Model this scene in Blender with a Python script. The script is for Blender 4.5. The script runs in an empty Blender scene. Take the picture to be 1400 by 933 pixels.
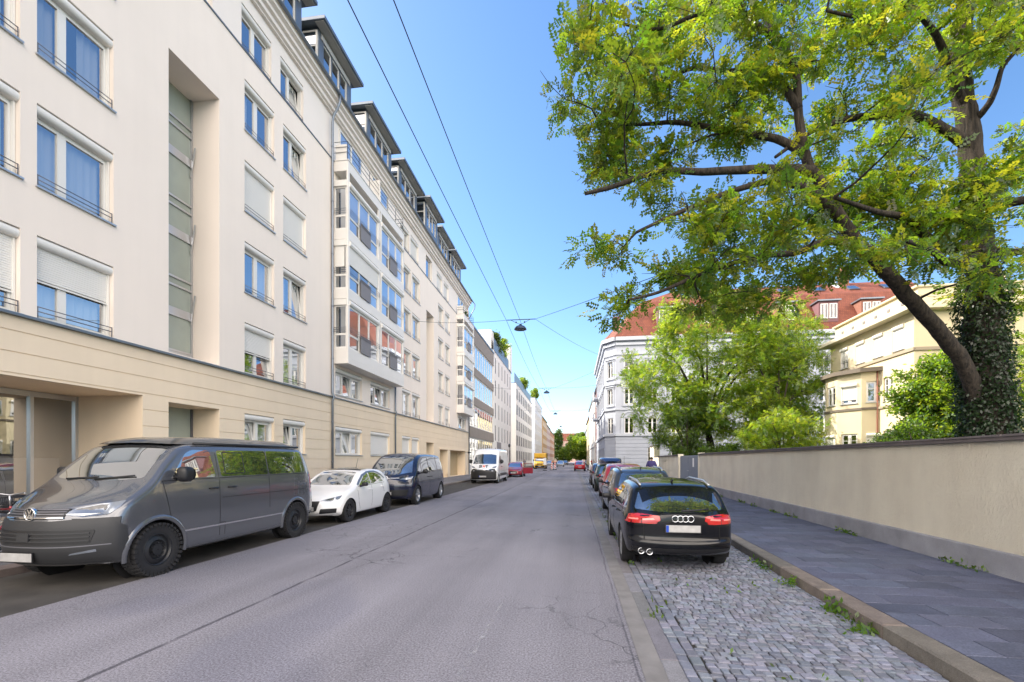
import bpy, bmesh, math, random
import numpy as np
from mathutils import Vector, Matrix
from mathutils.bvhtree import BVHTree
R = math.radians
random.seed(7)
SC = bpy.context.scene
COL = SC.collection
F_PX = 622.0; HC = 1.7; YAW = math.atan(85/622.0)
CA, SA = math.cos(YAW), math.sin(YAW)

def at(px, py, t):
    """a pixel of the photograph at depth t (metres) as a world point, used to survey positions"""
    cx = (px-700)/F_PX; cy = (629-py)/F_PX
    return Vector((t*(-SA+CA*cx), t*(CA+SA*cx), HC+t*cy))

# ------------------------------------------------------------------ mesh builder
class MB:
    def __init__(s):
        s.v = []; s.f = []; s.m = []; s.sm = []; s.M = None
    def add(s, vs, fs, mi=0, smooth=False):
        o = len(s.v)
        if s.M is not None:
            vs = [s.M @ Vector(p) for p in vs]
        s.v.extend([tuple(p) for p in vs])
        for f in fs:
            s.f.append([i+o for i in f]); s.m.append(mi); s.sm.append(smooth)
        return s
    def box(s, x0, x1, y0, y1, z0, z1, mi=0):
        return s.add([(x0,y0,z0),(x1,y0,z0),(x1,y1,z0),(x0,y1,z0),(x0,y0,z1),(x1,y0,z1),(x1,y1,z1),(x0,y1,z1)],
              [(0,3,2,1),(4,5,6,7),(0,1,5,4),(1,2,6,5),(2,3,7,6),(3,0,4,7)], mi)
    def cbox(s, c, d, mi=0):
        return s.box(c[0]-d[0]/2,c[0]+d[0]/2,c[1]-d[1]/2,c[1]+d[1]/2,c[2]-d[2]/2,c[2]+d[2]/2,mi)
    def quad(s, a, b, c, d, mi=0):
        return s.add([a,b,c,d],[(0,1,2,3)],mi)
    def prism(s, poly, axis, a0, a1, mi=0, smooth=False):
        """poly: 2D points in the two other axes (order x<y<z), extruded along axis"""
        n = len(poly)
        def P(p, a):
            return {'x':(a,p[0],p[1]),'y':(p[0],a,p[1]),'z':(p[0],p[1],a)}[axis]
        vs = [P(p,a0) for p in poly]+[P(p,a1) for p in poly]
        fs = [(i,(i+1)%n,n+(i+1)%n,n+i) for i in range(n)]
        s.add(vs, fs, mi, smooth)
        o = len(s.v)-2*n
        s.f.append([o+i for i in range(n)][::-1]); s.m.append(mi); s.sm.append(False)
        s.f.append([o+n+i for i in range(n)]); s.m.append(mi); s.sm.append(False)
        return s
    def tube(s, pts, r, n=8, mi=0, cap=True):
        pts = [Vector(p) for p in pts]
        rs = r if isinstance(r,(list,tuple)) else [r]*len(pts)
        vs = []; fs = []
        up = None
        for i,p in enumerate(pts):
            d = (pts[min(i+1,len(pts)-1)]-pts[max(i-1,0)])
            if d.length < 1e-9: d = Vector((0,0,1))
            d.normalize()
            if up is None:
                up = d.orthogonal().normalized()
            up = (up - d*up.dot(d))
            if up.length < 1e-6: up = d.orthogonal()
            up.normalize()
            w = d.cross(up)
            for k in range(n):
                a = 2*math.pi*k/n
                vs.append(p + (up*math.cos(a)+w*math.sin(a))*rs[i])
        for i in range(len(pts)-1):
            for k in range(n):
                fs.append((i*n+k, i*n+(k+1)%n, (i+1)*n+(k+1)%n, (i+1)*n+k))
        if cap:
            fs.append(tuple(range(n))[::-1]); fs.append(tuple((len(pts)-1)*n+k for k in range(n)))
        return s.add(vs, fs, mi, True)
    def lathe(s, prof, c=(0,0,0), axis='z', n=24, mi=0, a0=0, a1=2*math.pi, smooth=True):
        """prof: (radius, along) pairs"""
        vs = []; fs = []
        full = abs(a1-a0-2*math.pi) < 1e-6
        m = n if full else n+1
        for (r,h) in prof:
            for k in range(m):
                a = a0+(a1-a0)*k/n
                p = {'z':(r*math.cos(a),r*math.sin(a),h),'x':(h,r*math.cos(a),r*math.sin(a)),'y':(r*math.sin(a),h,r*math.cos(a))}[axis]
                vs.append((p[0]+c[0],p[1]+c[1],p[2]+c[2]))
        for i in range(len(prof)-1):
            for k in range(n):
                k2 = (k+1)%m if full else k+1
                fs.append((i*m+k, i*m+k2, (i+1)*m+k2, (i+1)*m+k))
        return s.add(vs, fs, mi, smooth)
    def ball(s, c, r, n=10, mi=0):
        r = r if isinstance(r,(tuple,list)) else (r,r,r)
        vs=[];fs=[]
        for i in range(n+1):
            th=math.pi*i/n
            for k in range(2*n):
                ph=math.pi*k/n
                vs.append((c[0]+r[0]*math.sin(th)*math.cos(ph),c[1]+r[1]*math.sin(th)*math.sin(ph),c[2]+r[2]*math.cos(th)))
        for i in range(n):
            for k in range(2*n):
                fs.append((i*2*n+k,(i+1)*2*n+k,(i+1)*2*n+(k+1)%(2*n),i*2*n+(k+1)%(2*n)))
        return s.add(vs,fs,mi,True)
    def build(s, name, mats, parent=None, bevel=0, loc=None, autosmooth=False):
        me = bpy.data.meshes.new(name)
        me.from_pydata(s.v, [], s.f)
        ms = mats if isinstance(mats,(list,tuple)) else [mats]
        for m in ms: me.materials.append(m)
        me.polygons.foreach_set('material_index', s.m)
        me.polygons.foreach_set('use_smooth', s.sm)
        me.update()
        o = bpy.data.objects.new(name, me); COL.objects.link(o)
        if parent is not None: o.parent = parent
        if loc is not None: o.location = loc
        if bevel:
            b = o.modifiers.new('bevel','BEVEL'); b.width = bevel; b.segments = 2; b.limit_method='ANGLE'; b.angle_limit=R(40)
        return o

def tag(o, label=None, cat=None, group=None, kind=None):
    if label: o['label'] = label
    if cat: o['category'] = cat
    if group: o['group'] = group
    if kind: o['kind'] = kind
    return o
def thing(name, label, cat, loc=(0,0,0), rz=0, group=None, kind=None):
    o = bpy.data.objects.new(name, None); COL.objects.link(o)
    o.location = loc; o.rotation_euler = (0,0,rz); o.empty_display_size = .1
    return tag(o, label, cat, group, kind)
def dup(o, parent=None, loc=None, rz=None, label=None):
    """copy a thing (or a part) with its parts and their sub-parts"""
    c = o.copy(); COL.objects.link(c)
    if parent is not None: c.parent = parent
    if loc is not None: c.location = loc
    if rz is not None: c.rotation_euler = (0,0,rz)
    if label: c['label'] = label
    for ch in list(o.children): dup(ch, c)
    return c

# ------------------------------------------------------------------ materials
def newmat(name):
    m = bpy.data.materials.new(name); m.use_nodes = True
    nt = m.node_tree; nt.nodes.clear()
    out = nt.nodes.new('ShaderNodeOutputMaterial')
    b = nt.nodes.new('ShaderNodeBsdfPrincipled')
    nt.links.new(b.outputs[0], out.inputs[0])
    return m, nt, b, out
def N(nt, t, **kw):
    n = nt.nodes.new(t)
    for k,v in kw.items():
        if k.startswith('i_'):
            key = k[2:]
            n.inputs[int(key) if key.isdigit() else key.replace('_',' ')].default_value = v
        else: setattr(n,k,v)
    return n
def ramp(nt, src, stops):
    r = nt.nodes.new('ShaderNodeValToRGB')
    e = r.color_ramp.elements
    while len(e) < len(stops): e.new(.5)
    for i,(p,c) in enumerate(stops):
        e[i].position = p; e[i].color = c if len(c)==4 else (*c,1)
    nt.links.new(src, r.inputs[0]); return r
def g(v): return (v,v,v,1)
def mixc(nt, fac, a, b, mode='MIX'):
    n = nt.nodes.new('ShaderNodeMix'); n.data_type='RGBA'; n.blend_type=mode
    for sock,val in ((0,fac),(6,a),(7,b)):
        if hasattr(val,'is_output') or isinstance(val,bpy.types.NodeSocket): nt.links.new(val,n.inputs[sock])
        elif isinstance(val,(int,float)): n.inputs[sock].default_value = val if sock==0 else (val,val,val,1)
        else: n.inputs[sock].default_value = (*val[:3],1)
    return n.outputs[2]
def pos(nt, obj=False):
    if obj: return nt.nodes.new('ShaderNodeTexCoord').outputs['Object']
    return nt.nodes.new('ShaderNodeNewGeometry').outputs['Position']
def noise(nt, vec, scale, detail=4, rough=.55):
    n = N(nt,'ShaderNodeTexNoise'); n.inputs['Scale'].default_value=scale; n.inputs['Detail'].default_value=detail; n.inputs['Roughness'].default_value=rough
    nt.links.new(vec, n.inputs['Vector']); return n.outputs['Fac']
def mapped(nt, vec, sc=(1,1,1), rot=(0,0,0)):
    m = N(nt,'ShaderNodeMapping'); m.inputs['Scale'].default_value=sc; m.inputs['Rotation'].default_value=rot
    nt.links.new(vec, m.inputs['Vector']); return m.outputs[0]
def bump(nt, b, h, strength=.3, dist=.01):
    n = N(nt,'ShaderNodeBump'); n.inputs['Strength'].default_value=strength; n.inputs['Distance'].default_value=dist
    nt.links.new(h, n.inputs['Height']); nt.links.new(n.outputs[0], b.inputs['Normal'])
def mat(name, col, rough=.6, metal=0, var=0., scale=3., bmp=0., bscale=60., coat=0., spec=.5, obj=False, streak=0., bdist=.01, emit=0):
    m, nt, b, out = newmat(name)
    b.inputs['Roughness'].default_value = rough; b.inputs['Metallic'].default_value = metal
    b.inputs['Coat Weight'].default_value = coat; b.inputs['Coat Roughness'].default_value=.03
    b.inputs['Specular IOR Level'].default_value = spec
    b.inputs['Base Color'].default_value = (*col,1)
    if var or bmp or streak:
        v = pos(nt, obj)
    if var or streak:
        n1 = noise(nt, v, scale, 6)
        r = ramp(nt, n1, [(.25,g(1-var)),(.75,g(1+var*.5))])
        c = mixc(nt, 1.0, col, r.outputs[0], 'MULTIPLY')
        if streak:
            n2 = noise(nt, mapped(nt, v, (2.2,2.2,.12)), 1.6, 5)
            r2 = ramp(nt, n2, [(.35,g(1-streak)),(.62,g(1))])
            c = mixc(nt, 1.0, c, r2.outputs[0], 'MULTIPLY')
        nt.links.new(c, b.inputs['Base Color'])
    if bmp:
        bump(nt, b, noise(nt, v, bscale, 5), bmp, bdist)
    if emit:
        b.inputs['Emission Color'].default_value=(*col,1); b.inputs['Emission Strength'].default_value=emit
    return m
# ------------------------------------------------------------------ shared materials
M = {}
M['plaster'] = mat('cream_plaster', (.88,.785,.70), .9, var=.03, scale=.7, bmp=.15, bscale=90, streak=.02, bdist=.004)
M['plaster_low'] = mat('warm_plaster', (.83,.69,.52), .9, var=.05, scale=.8, bmp=.15, bscale=90, streak=.03, bdist=.004)
M['plaster_top'] = mat('pale_plaster', (.86,.79,.73), .9, var=.04, scale=.8, bmp=.1, bscale=90)
M['bay_white'] = mat('bay_white_panel', (.78,.75,.71), .5, var=.04, scale=.9)
M['shutter'] = mat('shutter_grey_white', (.78,.76,.72), .5)
M['frame'] = mat('window_frame_white', (.80,.78,.74), .4)
M['alu'] = mat('aluminium', (.55,.56,.58), .35, metal=.8)
M['darkmetal'] = mat('dark_metal', (.05,.055,.065), .4, metal=.6)
M['zinc'] = mat('zinc_sheet', (.20,.23,.27), .4, metal=.6, var=.15, scale=2)
M['railgrey'] = mat('railing_grey', (.16,.16,.18), .45, metal=.4)
M['panelgrey'] = mat('railing_panel', (.22,.21,.22), .6, var=.08)
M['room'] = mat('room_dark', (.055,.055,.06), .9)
M['curtain'] = mat('curtain_white', (.85,.84,.80), .9)
M['curtain_y'] = mat('curtain_yellow', (.62,.62,.34), .9)
M['brick_red'] = mat('clay_brick', (.28,.12,.08), .85, var=.2, scale=6)
M['soffit'] = mat('soffit_board', (.50,.49,.47), .7)
M['frosted'] = mat('frosted_glass', (.36,.40,.35), .25, var=.12, scale=1.2, spec=.6)
M['black'] = mat('black_plastic', (.012,.012,.014), .45)
M['rubber'] = mat('tyre_rubber', (.018,.018,.02), .8, bmp=.3, bscale=70, obj=True)
M['chrome'] = mat('chrome', (.75,.76,.78), .12, metal=1)
M['white_plain'] = mat('white_enamel', (.8,.8,.8), .35)
M['blue_plain'] = mat('plate_blue', (.01,.06,.42), .4)
M['plate'] = mat('plate_white', (.42,.42,.42), .4, obj=True, var=.25, scale=9)

def glassmat(name, tint=(.78,.8,.8), refl=.30, graz=.95):
    m = bpy.data.materials.new(name); m.use_nodes=True; nt=m.node_tree; nt.nodes.clear()
    out=nt.nodes.new('ShaderNodeOutputMaterial'); mx=nt.nodes.new('ShaderNodeMixShader')
    tr=N(nt,'ShaderNodeBsdfTransparent'); tr.inputs[0].default_value=(*tint,1)
    gl=N(nt,'ShaderNodeBsdfGlossy'); gl.inputs['Roughness'].default_value=.012; gl.inputs['Color'].default_value=(.92,.95,1,1)
    lw=N(nt,'ShaderNodeLayerWeight'); lw.inputs['Blend'].default_value=.35
    r=ramp(nt,lw.outputs['Facing'],[(0,g(refl)),(1,g(graz))])
    # slight waviness of float glass
    bp=N(nt,'ShaderNodeBump'); bp.inputs['Strength'].default_value=.02; bp.inputs['Distance'].default_value=.05
    nt.links.new(noise(nt,pos(nt),1.3,1),bp.inputs['Height']); nt.links.new(bp.outputs[0],gl.inputs['Normal'])
    nt.links.new(r.outputs[0],mx.inputs[0]); nt.links.new(tr.outputs[0],mx.inputs[1]); nt.links.new(gl.outputs[0],mx.inputs[2])
    nt.links.new(mx.outputs[0],out.inputs[0]); return m
M['glass'] = glassmat('window_glass'); M['glass_old'] = glassmat('old_window_glass',(.4,.42,.42),.10,.34)

# ---- road surfaces
def asphalt(name, base, seam=True):
    m,nt,b,out = newmat(name); p = pos(nt)
    sp = ramp(nt, noise(nt,p,55,3,.75), [(.36,g(.55)),(.5,g(.97)),(.64,g(1.35))])
    fine = ramp(nt, noise(nt,p,210,2,.7), [(.35,g(.62)),(.62,g(1.25))])
    big = ramp(nt, noise(nt,p,.22,5,.6), [(.3,g(.82)),(.7,g(1.12))])
    lane = ramp(nt, noise(nt,mapped(nt,p,(.9,.03,1)),1.1,4), [(.3,g(.80)),(.7,g(1.14))])
    c = mixc(nt,1,base,sp.outputs[0],'MULTIPLY'); c = mixc(nt,1,c,fine.outputs[0],'MULTIPLY'); c = mixc(nt,1,c,big.outputs[0],'MULTIPLY'); c = mixc(nt,1,c,lane.outputs[0],'MULTIPLY')
    # repair patches, darker squares with soft edge
    pt = ramp(nt, noise(nt,mapped(nt,p,(.35,.16,1)),.9,2), [(.60,g(0)),(.63,g(1))])
    c = mixc(nt, pt.outputs[0], c, mixc(nt,1,c,(.87,.88,.92),'MULTIPLY'))
    # hairline cracks
    wv = nt.nodes.new('ShaderNodeVectorMath'); wv.operation='ADD'
    nn = N(nt,'ShaderNodeTexNoise'); nn.inputs['Scale'].default_value=1.6; nn.inputs['Detail'].default_value=5; nt.links.new(p,nn.inputs['Vector'])
    sc = nt.nodes.new('ShaderNodeVectorMath'); sc.operation='SCALE'; sc.inputs['Scale'].default_value=.7; nt.links.new(nn.outputs['Color'],sc.inputs[0])
    nt.links.new(p,wv.inputs[0]); nt.links.new(sc.outputs[0],wv.inputs[1])
    vo = N(nt,'ShaderNodeTexVoronoi'); vo.feature='DISTANCE_TO_EDGE'; vo.inputs['Scale'].default_value=1.7; nt.links.new(wv.outputs[0],vo.inputs['Vector'])
    cr = ramp(nt, vo.outputs['Distance'], [(0,g(1)),(.011,g(.6)),(.02,g(0))])
    mk = ramp(nt, noise(nt,p,.33,3), [(.52,g(0)),(.62,g(.75))])
    mm = N(nt,'ShaderNodeMath',operation='MULTIPLY'); nt.links.new(cr.outputs[0],mm.inputs[0]); nt.links.new(mk.outputs[0],mm.inputs[1])
    c = mixc(nt, mm.outputs[0], c, (.03,.03,.035))
    if seam:
        sx = N(nt,'ShaderNodeSeparateXYZ'); nt.links.new(p,sx.inputs[0])
        wob = noise(nt,p,1.1,5)
        for X,wd,dark in ((-3.74,.028,.36),(.50,.012,.55)):
            a = N(nt,'ShaderNodeMath',operation='MULTIPLY_ADD'); nt.links.new(wob,a.inputs[0]); a.inputs[1].default_value=.10; a.inputs[2].default_value=-X-.05
            s2= N(nt,'ShaderNodeMath',operation='ADD'); nt.links.new(sx.outputs[0],s2.inputs[0]); nt.links.new(a.outputs[0],s2.inputs[1])
            ab= N(nt,'ShaderNodeMath',operation='ABSOLUTE'); nt.links.new(s2.outputs[0],ab.inputs[0])
            rr= ramp(nt,ab.outputs[0],[(wd*.55,g(1)),(wd*1.15,g(0))])
            brk = ramp(nt, noise(nt,p,2.5,5), [(.32,g(.15)),(.5,g(1))])
            mb = N(nt,'ShaderNodeMath',operation='MULTIPLY'); nt.links.new(rr.outputs[0],mb.inputs[0]); nt.links.new(brk.outputs[0],mb.inputs[1])
            c = mixc(nt, mb.outputs[0], c, mixc(nt,1,c,(dark,dark,dark*1.05),'MULTIPLY'))
    nt.links.new(c,b.inputs['Base Color']); b.inputs['Roughness'].default_value=.8; b.inputs['Specular IOR Level'].default_value=.3
    bump(nt,b,noise(nt,p,110,4,.7),.32,.006)
    return m
M['asphalt'] = asphalt('asphalt_worn', (.252,.242,.268))
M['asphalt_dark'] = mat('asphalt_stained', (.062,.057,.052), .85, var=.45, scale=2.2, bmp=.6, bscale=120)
M['gutter'] = mat('gutter_concrete', (.215,.205,.20), .85, var=.3, scale=3.5, bmp=.4, bscale=130)
def stone(name, col, attr=True, var=.25, scale=9, bmp=.4, bscale=70):
    m,nt,b,out=newmat(name); p=pos(nt)
    r=ramp(nt,noise(nt,p,scale,6,.65),[(.25,g(1-var)),(.75,g(1+var*.6))])
    c=mixc(nt,1,col,r.outputs[0],'MULTIPLY')
    r2=ramp(nt,noise(nt,p,scale*18,2,.6),[(.35,g(.78)),(.65,g(1.14))]); c=mixc(nt,1,c,r2.outputs[0],'MULTIPLY')
    if attr:
        a=N(nt,'ShaderNodeAttribute',attribute_name='tone'); c=mixc(nt,1,c,a.outputs['Color'],'MULTIPLY')
    nt.links.new(c,b.inputs['Base Color']); b.inputs['Roughness'].default_value=.75; b.inputs['Specular IOR Level'].default_value=.35
    bump(nt,b,noise(nt,p,bscale,5,.6),bmp,.008); return m
M['sett'] = stone('granite_sett',(.195,.212,.258))
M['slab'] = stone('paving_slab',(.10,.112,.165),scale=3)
M['slab_left'] = stone('paving_slab_left',(.20,.20,.215),scale=3)
M['kerb'] = stone('kerb_granite',(.20,.175,.158),scale=6,var=.35)
M['strip'] = stone('strip_granite',(.21,.21,.225),scale=6)
M['earth'] = mat('joint_earth',(.035,.032,.026),.95,var=.4,scale=8)
M['lawn'] = mat('garden_soil_grass',(.05,.075,.025),.95,var=.4,scale=1.5,bmp=.5,bscale=30)
M['ground'] = mat('ground_far',(.14,.14,.14),.9,var=.2,scale=.3)

# ---- the setting: ground, road, bay, pavements
def sheet(name, x0,x1,y0,y1,z,m):
    o = MB().quad((x0,y0,z),(x1,y0,z),(x1,y1,z),(x0,y1,z)).build(name,m)
    return tag(o,kind='structure')
sheet('ground',-1500,1500,-1500,1500,-.06,M['ground'])
sheet('road',-6.12,.545,-40,420,0,M['asphalt'])
sheet('gutter',.545,.722,-40,120,.004,M['gutter'])
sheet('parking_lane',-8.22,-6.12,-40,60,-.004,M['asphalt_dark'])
sheet('parking_lane_far',-8.22,-6.12,60,420,-.004,M['asphalt'])
sheet('road_right_edge',.722,3.1,47.5,420,-.004,M['asphalt'])
sheet('cross_street',3.1,60,48.5,56.5,.004,M['asphalt'])
sheet('parking_bed',.86,5.2,-40,47.5,-.022,M['earth'])
tag(MB().quad((3.2+.04*(-49),-40,.095),(9,-40,.095),(9,48.5,.095),(3.2+.04*39.5,48.5,.095)).build('pavement_bed',M['earth']),kind='structure')
sheet('garden',6.0,60,-40,47,.06,M['lawn'])
sheet('pavement_far',3.1,8,56.5,420,.10,M['slab'])

def stones(name, m, rects, zbase, rng, bevel=.012, jit=.004, drop=.02, ztilt=.004, tone=(.75,1.2), warm=.06, shear=None):
    """one sheet of separate stones: rects are (x0,x1,y0,y1) tops; each gets a chamfered block"""
    n=len(rects); r=np.array(rects,dtype=float)
    r += rng.uniform(-jit,jit,r.shape)
    z = zbase + rng.uniform(-ztilt,ztilt,(n,4))
    V=np.zeros((n,12,3)); cx=[0,1,1,0]; cy=[2,2,3,3]
    for k in range(4):
        sx = 1 if cx[k]==0 else -1; sy = 1 if cy[k]==2 else -1
        V[:,k,0]=r[:,cx[k]]+sx*bevel; V[:,k,1]=r[:,cy[k]]+sy*bevel; V[:,k,2]=z[:,k]
        V[:,4+k,0]=r[:,cx[k]]; V[:,4+k,1]=r[:,cy[k]]; V[:,4+k,2]=z[:,k]-bevel*.7
        V[:,8+k,0]=r[:,cx[k]]; V[:,8+k,1]=r[:,cy[k]]; V[:,8+k,2]=zbase-drop
    if shear: V[:,:,0]+=.04*(V[:,:,1]-9.0)*np.clip((V[:,:,0]-.87)/(3.09-.87),0,1)
    Fq=[(0,1,2,3)]+[(k,4+k,4+(k+1)%4,(k+1)%4)[::1] for k in range(4)]+[(4+k,8+k,8+(k+1)%4,4+(k+1)%4) for k in range(4)]
    Fq=np.array(Fq); faces=(Fq[None]+ (np.arange(n)*12)[:,None,None]).reshape(-1,4)
    me=bpy.data.meshes.new(name); me.from_pydata(V.reshape(-1,3).tolist(),[],faces.tolist()); me.materials.append(m)
    t=rng.uniform(tone[0],tone[1],n)[:,None]*np.stack([1+rng.uniform(-warm,warm*1.6,n),np.ones(n),1+rng.uniform(-warm,warm,n)],1)
    ca=me.color_attributes.new('tone','FLOAT_COLOR','POINT')
    buf=np.ones((n,12,4)); buf[:,:,:3]=t[:,None,:]; ca.data.foreach_set('color',buf.ravel())
    me.update(); o=bpy.data.objects.new(name,me); COL.objects.link(o); return tag(o,kind='structure')
rng=np.random.default_rng(5)
# setts in rows across the bay, a lengthwise double row beside the granite strip
rects=[]; y=-6.0; row=0
while y<47:
    h=rng.uniform(.072,.098); x=1.10+rng.uniform(-.02,.02)
    while x<3.07:
        w=rng.uniform(.07,.125); w=min(w,3.085-x); 
        if w>.03: rects.append((x+.006,x+w-.004,y+.005,y+h-.004))
        x+=w
    y+=h
for k,xx in enumerate((.875,.985)):
    y=-6.0
    while y<47:
        h=rng.uniform(.10,.17); rects.append((xx+.005,xx+.104,y+.005,y+h-.004)); y+=h
stones('parking_bay',M['sett'],rects,0.0,rng,bevel=.009,jit=.006,drop=.03,ztilt=.004,tone=(.70,1.28),warm=.06,shear=True)
rects=[]; y=-6
while y<120: rects.append((.722,.872,y,y+.995)); y+=1.0
stones('granite_strip',M['strip'],rects,.006,rng,bevel=.006,jit=.002,drop=.03,ztilt=.002,tone=(.85,1.15))
rects=[]; y=-6
while y<47.5: rects.append((3.09,3.33,y,y+1.19)); y+=1.2
stones('kerb',M['kerb'],rects,.125,rng,bevel=.02,jit=.004,drop=.16,ztilt=.003,tone=(.8,1.15),shear=True)
rects=[]; y=-6; k=0
while y<48:
    x=3.34-(.30 if k%2 else 0)
    while x<7.7:
        a,b_=max(x,3.34),min(x+.60,7.9)
        if b_-a>.05: rects.append((a+.004,b_-.004,y+.004,y+.346))
        x+=.60
    y+=.35; k+=1
stones('right_pavement',M['slab'],rects,.115,rng,bevel=.005,jit=.002,drop=.02,ztilt=.003,tone=(.78,1.2),warm=.03,shear=True)
rects=[]; y=-6; k=0
while y<60:
    x=-11.45-(.30 if k%2 else 0)
    while x<-8.52:
        a,b_=max(x,-11.45),min(x+.60,-8.52)
        if b_-a>.05: rects.append((a+.004,b_-.004,y+.004,y+.346))
        x+=.60
    y+=.35; k+=1
stones('left_pavement',M['slab_left'],rects,.115,rng,bevel=.005,jit=.002,drop=.02,ztilt=.003,tone=(.75,1.18),warm=.03)
rects=[]; y=-6
while y<60: rects.append((-8.51,-8.22,y,y+1.19)); y+=1.2
stones('left_kerb',M['kerb'],rects,.12,rng,bevel=.02,jit=.004,drop=.16,ztilt=.003,tone=(.75,1.1))
sheet('left_pavement_bed',-14,-8.25,-40,60,.095,M['earth'])
sheet('left_pavement_far',-14,-8.22,60,420,.11,M['slab_left'])

# a faint worn chalk line on the near lane
m_,nt_,b__,o_=newmat('worn_road_paint'); b__.inputs['Base Color'].default_value=(.42,.42,.44,1); b__.inputs['Roughness'].default_value=.8
mx_=nt_.nodes.new('ShaderNodeMixShader'); tr_=nt_.nodes.new('ShaderNodeBsdfTransparent'); rp_=ramp(nt_,noise(nt_,pos(nt_),9,6,.7),[(.48,g(0)),(.62,g(.75))])
nt_.links.new(rp_.outputs[0],mx_.inputs[0]); nt_.links.new(tr_.outputs[0],mx_.inputs[1]); nt_.links.new(b__.outputs[0],mx_.inputs[2]); nt_.links.new(mx_.outputs[0],o_.inputs[0])
tag(MB().quad((-.93,3.2,.004),(-.87,3.2,.004),(-.82,5.7,.004),(-.86,5.7,.004)).build('road_marking',m_),kind='structure')
# ------------------------------------------------------------------ facades. A building is an Empty; local x runs along the facade (seen
# from outside, to the right), local -y points outward, z is up.
def wall(mb, u0,u1,z0,z1, holes, v=0., mi=0):
    us=sorted({u0,u1,*[h[0] for h in holes if u0<h[0]<u1],*[h[1] for h in holes if u0<h[1]<u1]})
    zs=sorted({z0,z1,*[h[2] for h in holes if z0<h[2]<z1],*[h[3] for h in holes if z0<h[3]<z1]})
    for a,b in zip(us,us[1:]):
        run=None
        for c,d in zip(zs,zs[1:]):
            um,zm=(a+b)/2,(c+d)/2
            if any(h[0]<um<h[1] and h[2]<zm<h[3] for h in holes): continue
            mb.quad((a,v,c),(b,v,c),(b,v,d),(a,v,d),mi)
def reveal(mb, h, v0, v1, mi=0, bottom=True):
    u0,u1,z0,z1=h[:4]
    mb.quad((u0,v0,z0),(u0,v0,z1),(u0,v1,z1),(u0,v1,z0),mi)
    mb.quad((u1,v0,z0),(u1,v1,z0),(u1,v1,z1),(u1,v0,z1),mi)
    mb.quad((u0,v0,z1),(u1,v0,z1),(u1,v1,z1),(u0,v1,z1),mi)
    if bottom: mb.quad((u0,v0,z0),(u0,v1,z0),(u1,v1,z0),(u1,v0,z0),mi)
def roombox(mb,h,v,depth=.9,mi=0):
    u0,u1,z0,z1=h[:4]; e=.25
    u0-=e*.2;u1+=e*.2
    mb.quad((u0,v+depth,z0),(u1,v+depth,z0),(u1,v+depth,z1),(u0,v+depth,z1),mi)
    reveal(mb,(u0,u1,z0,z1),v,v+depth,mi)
def slats(mb,u0,u1,zt,zb,v,pitch=.05,mi=0):
    n=max(1,int((zt-zb)/pitch)); vs=[];fs=[]
    for i in range(n):
        z=zt-i*pitch
        o=len(vs)
        vs += [(u0,v,z),(u1,v,z),(u1,v-.008,z-pitch*.2),(u0,v-.008,z-pitch*.2),(u1,v-.008,z-pitch*.8),(u0,v-.008,z-pitch*.8),(u1,v,z-pitch),(u0,v,z-pitch)]
        fs += [(o,o+1,o+2,o+3),(o+3,o+2,o+4,o+5),(o+5,o+4,o+6,o+7)]
    mb.add(vs,fs,mi)
WCACHE={}
def curtain_mesh(mb,u0,u1,z0,z1,v,rng):
    n=max(6,int((u1-u0)/.05)); vs=[];fs=[]
    for i in range(n+1):
        u=u0+(u1-u0)*i/n; d=.03*math.sin(i*1.9+rng.random())
        vs += [(u,v+d,z0),(u,v+d,z1)]
    for i in range(n): fs.append((2*i,2*i+2,2*i+3,2*i+1))
    mb.add(vs,fs,0,True)
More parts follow.
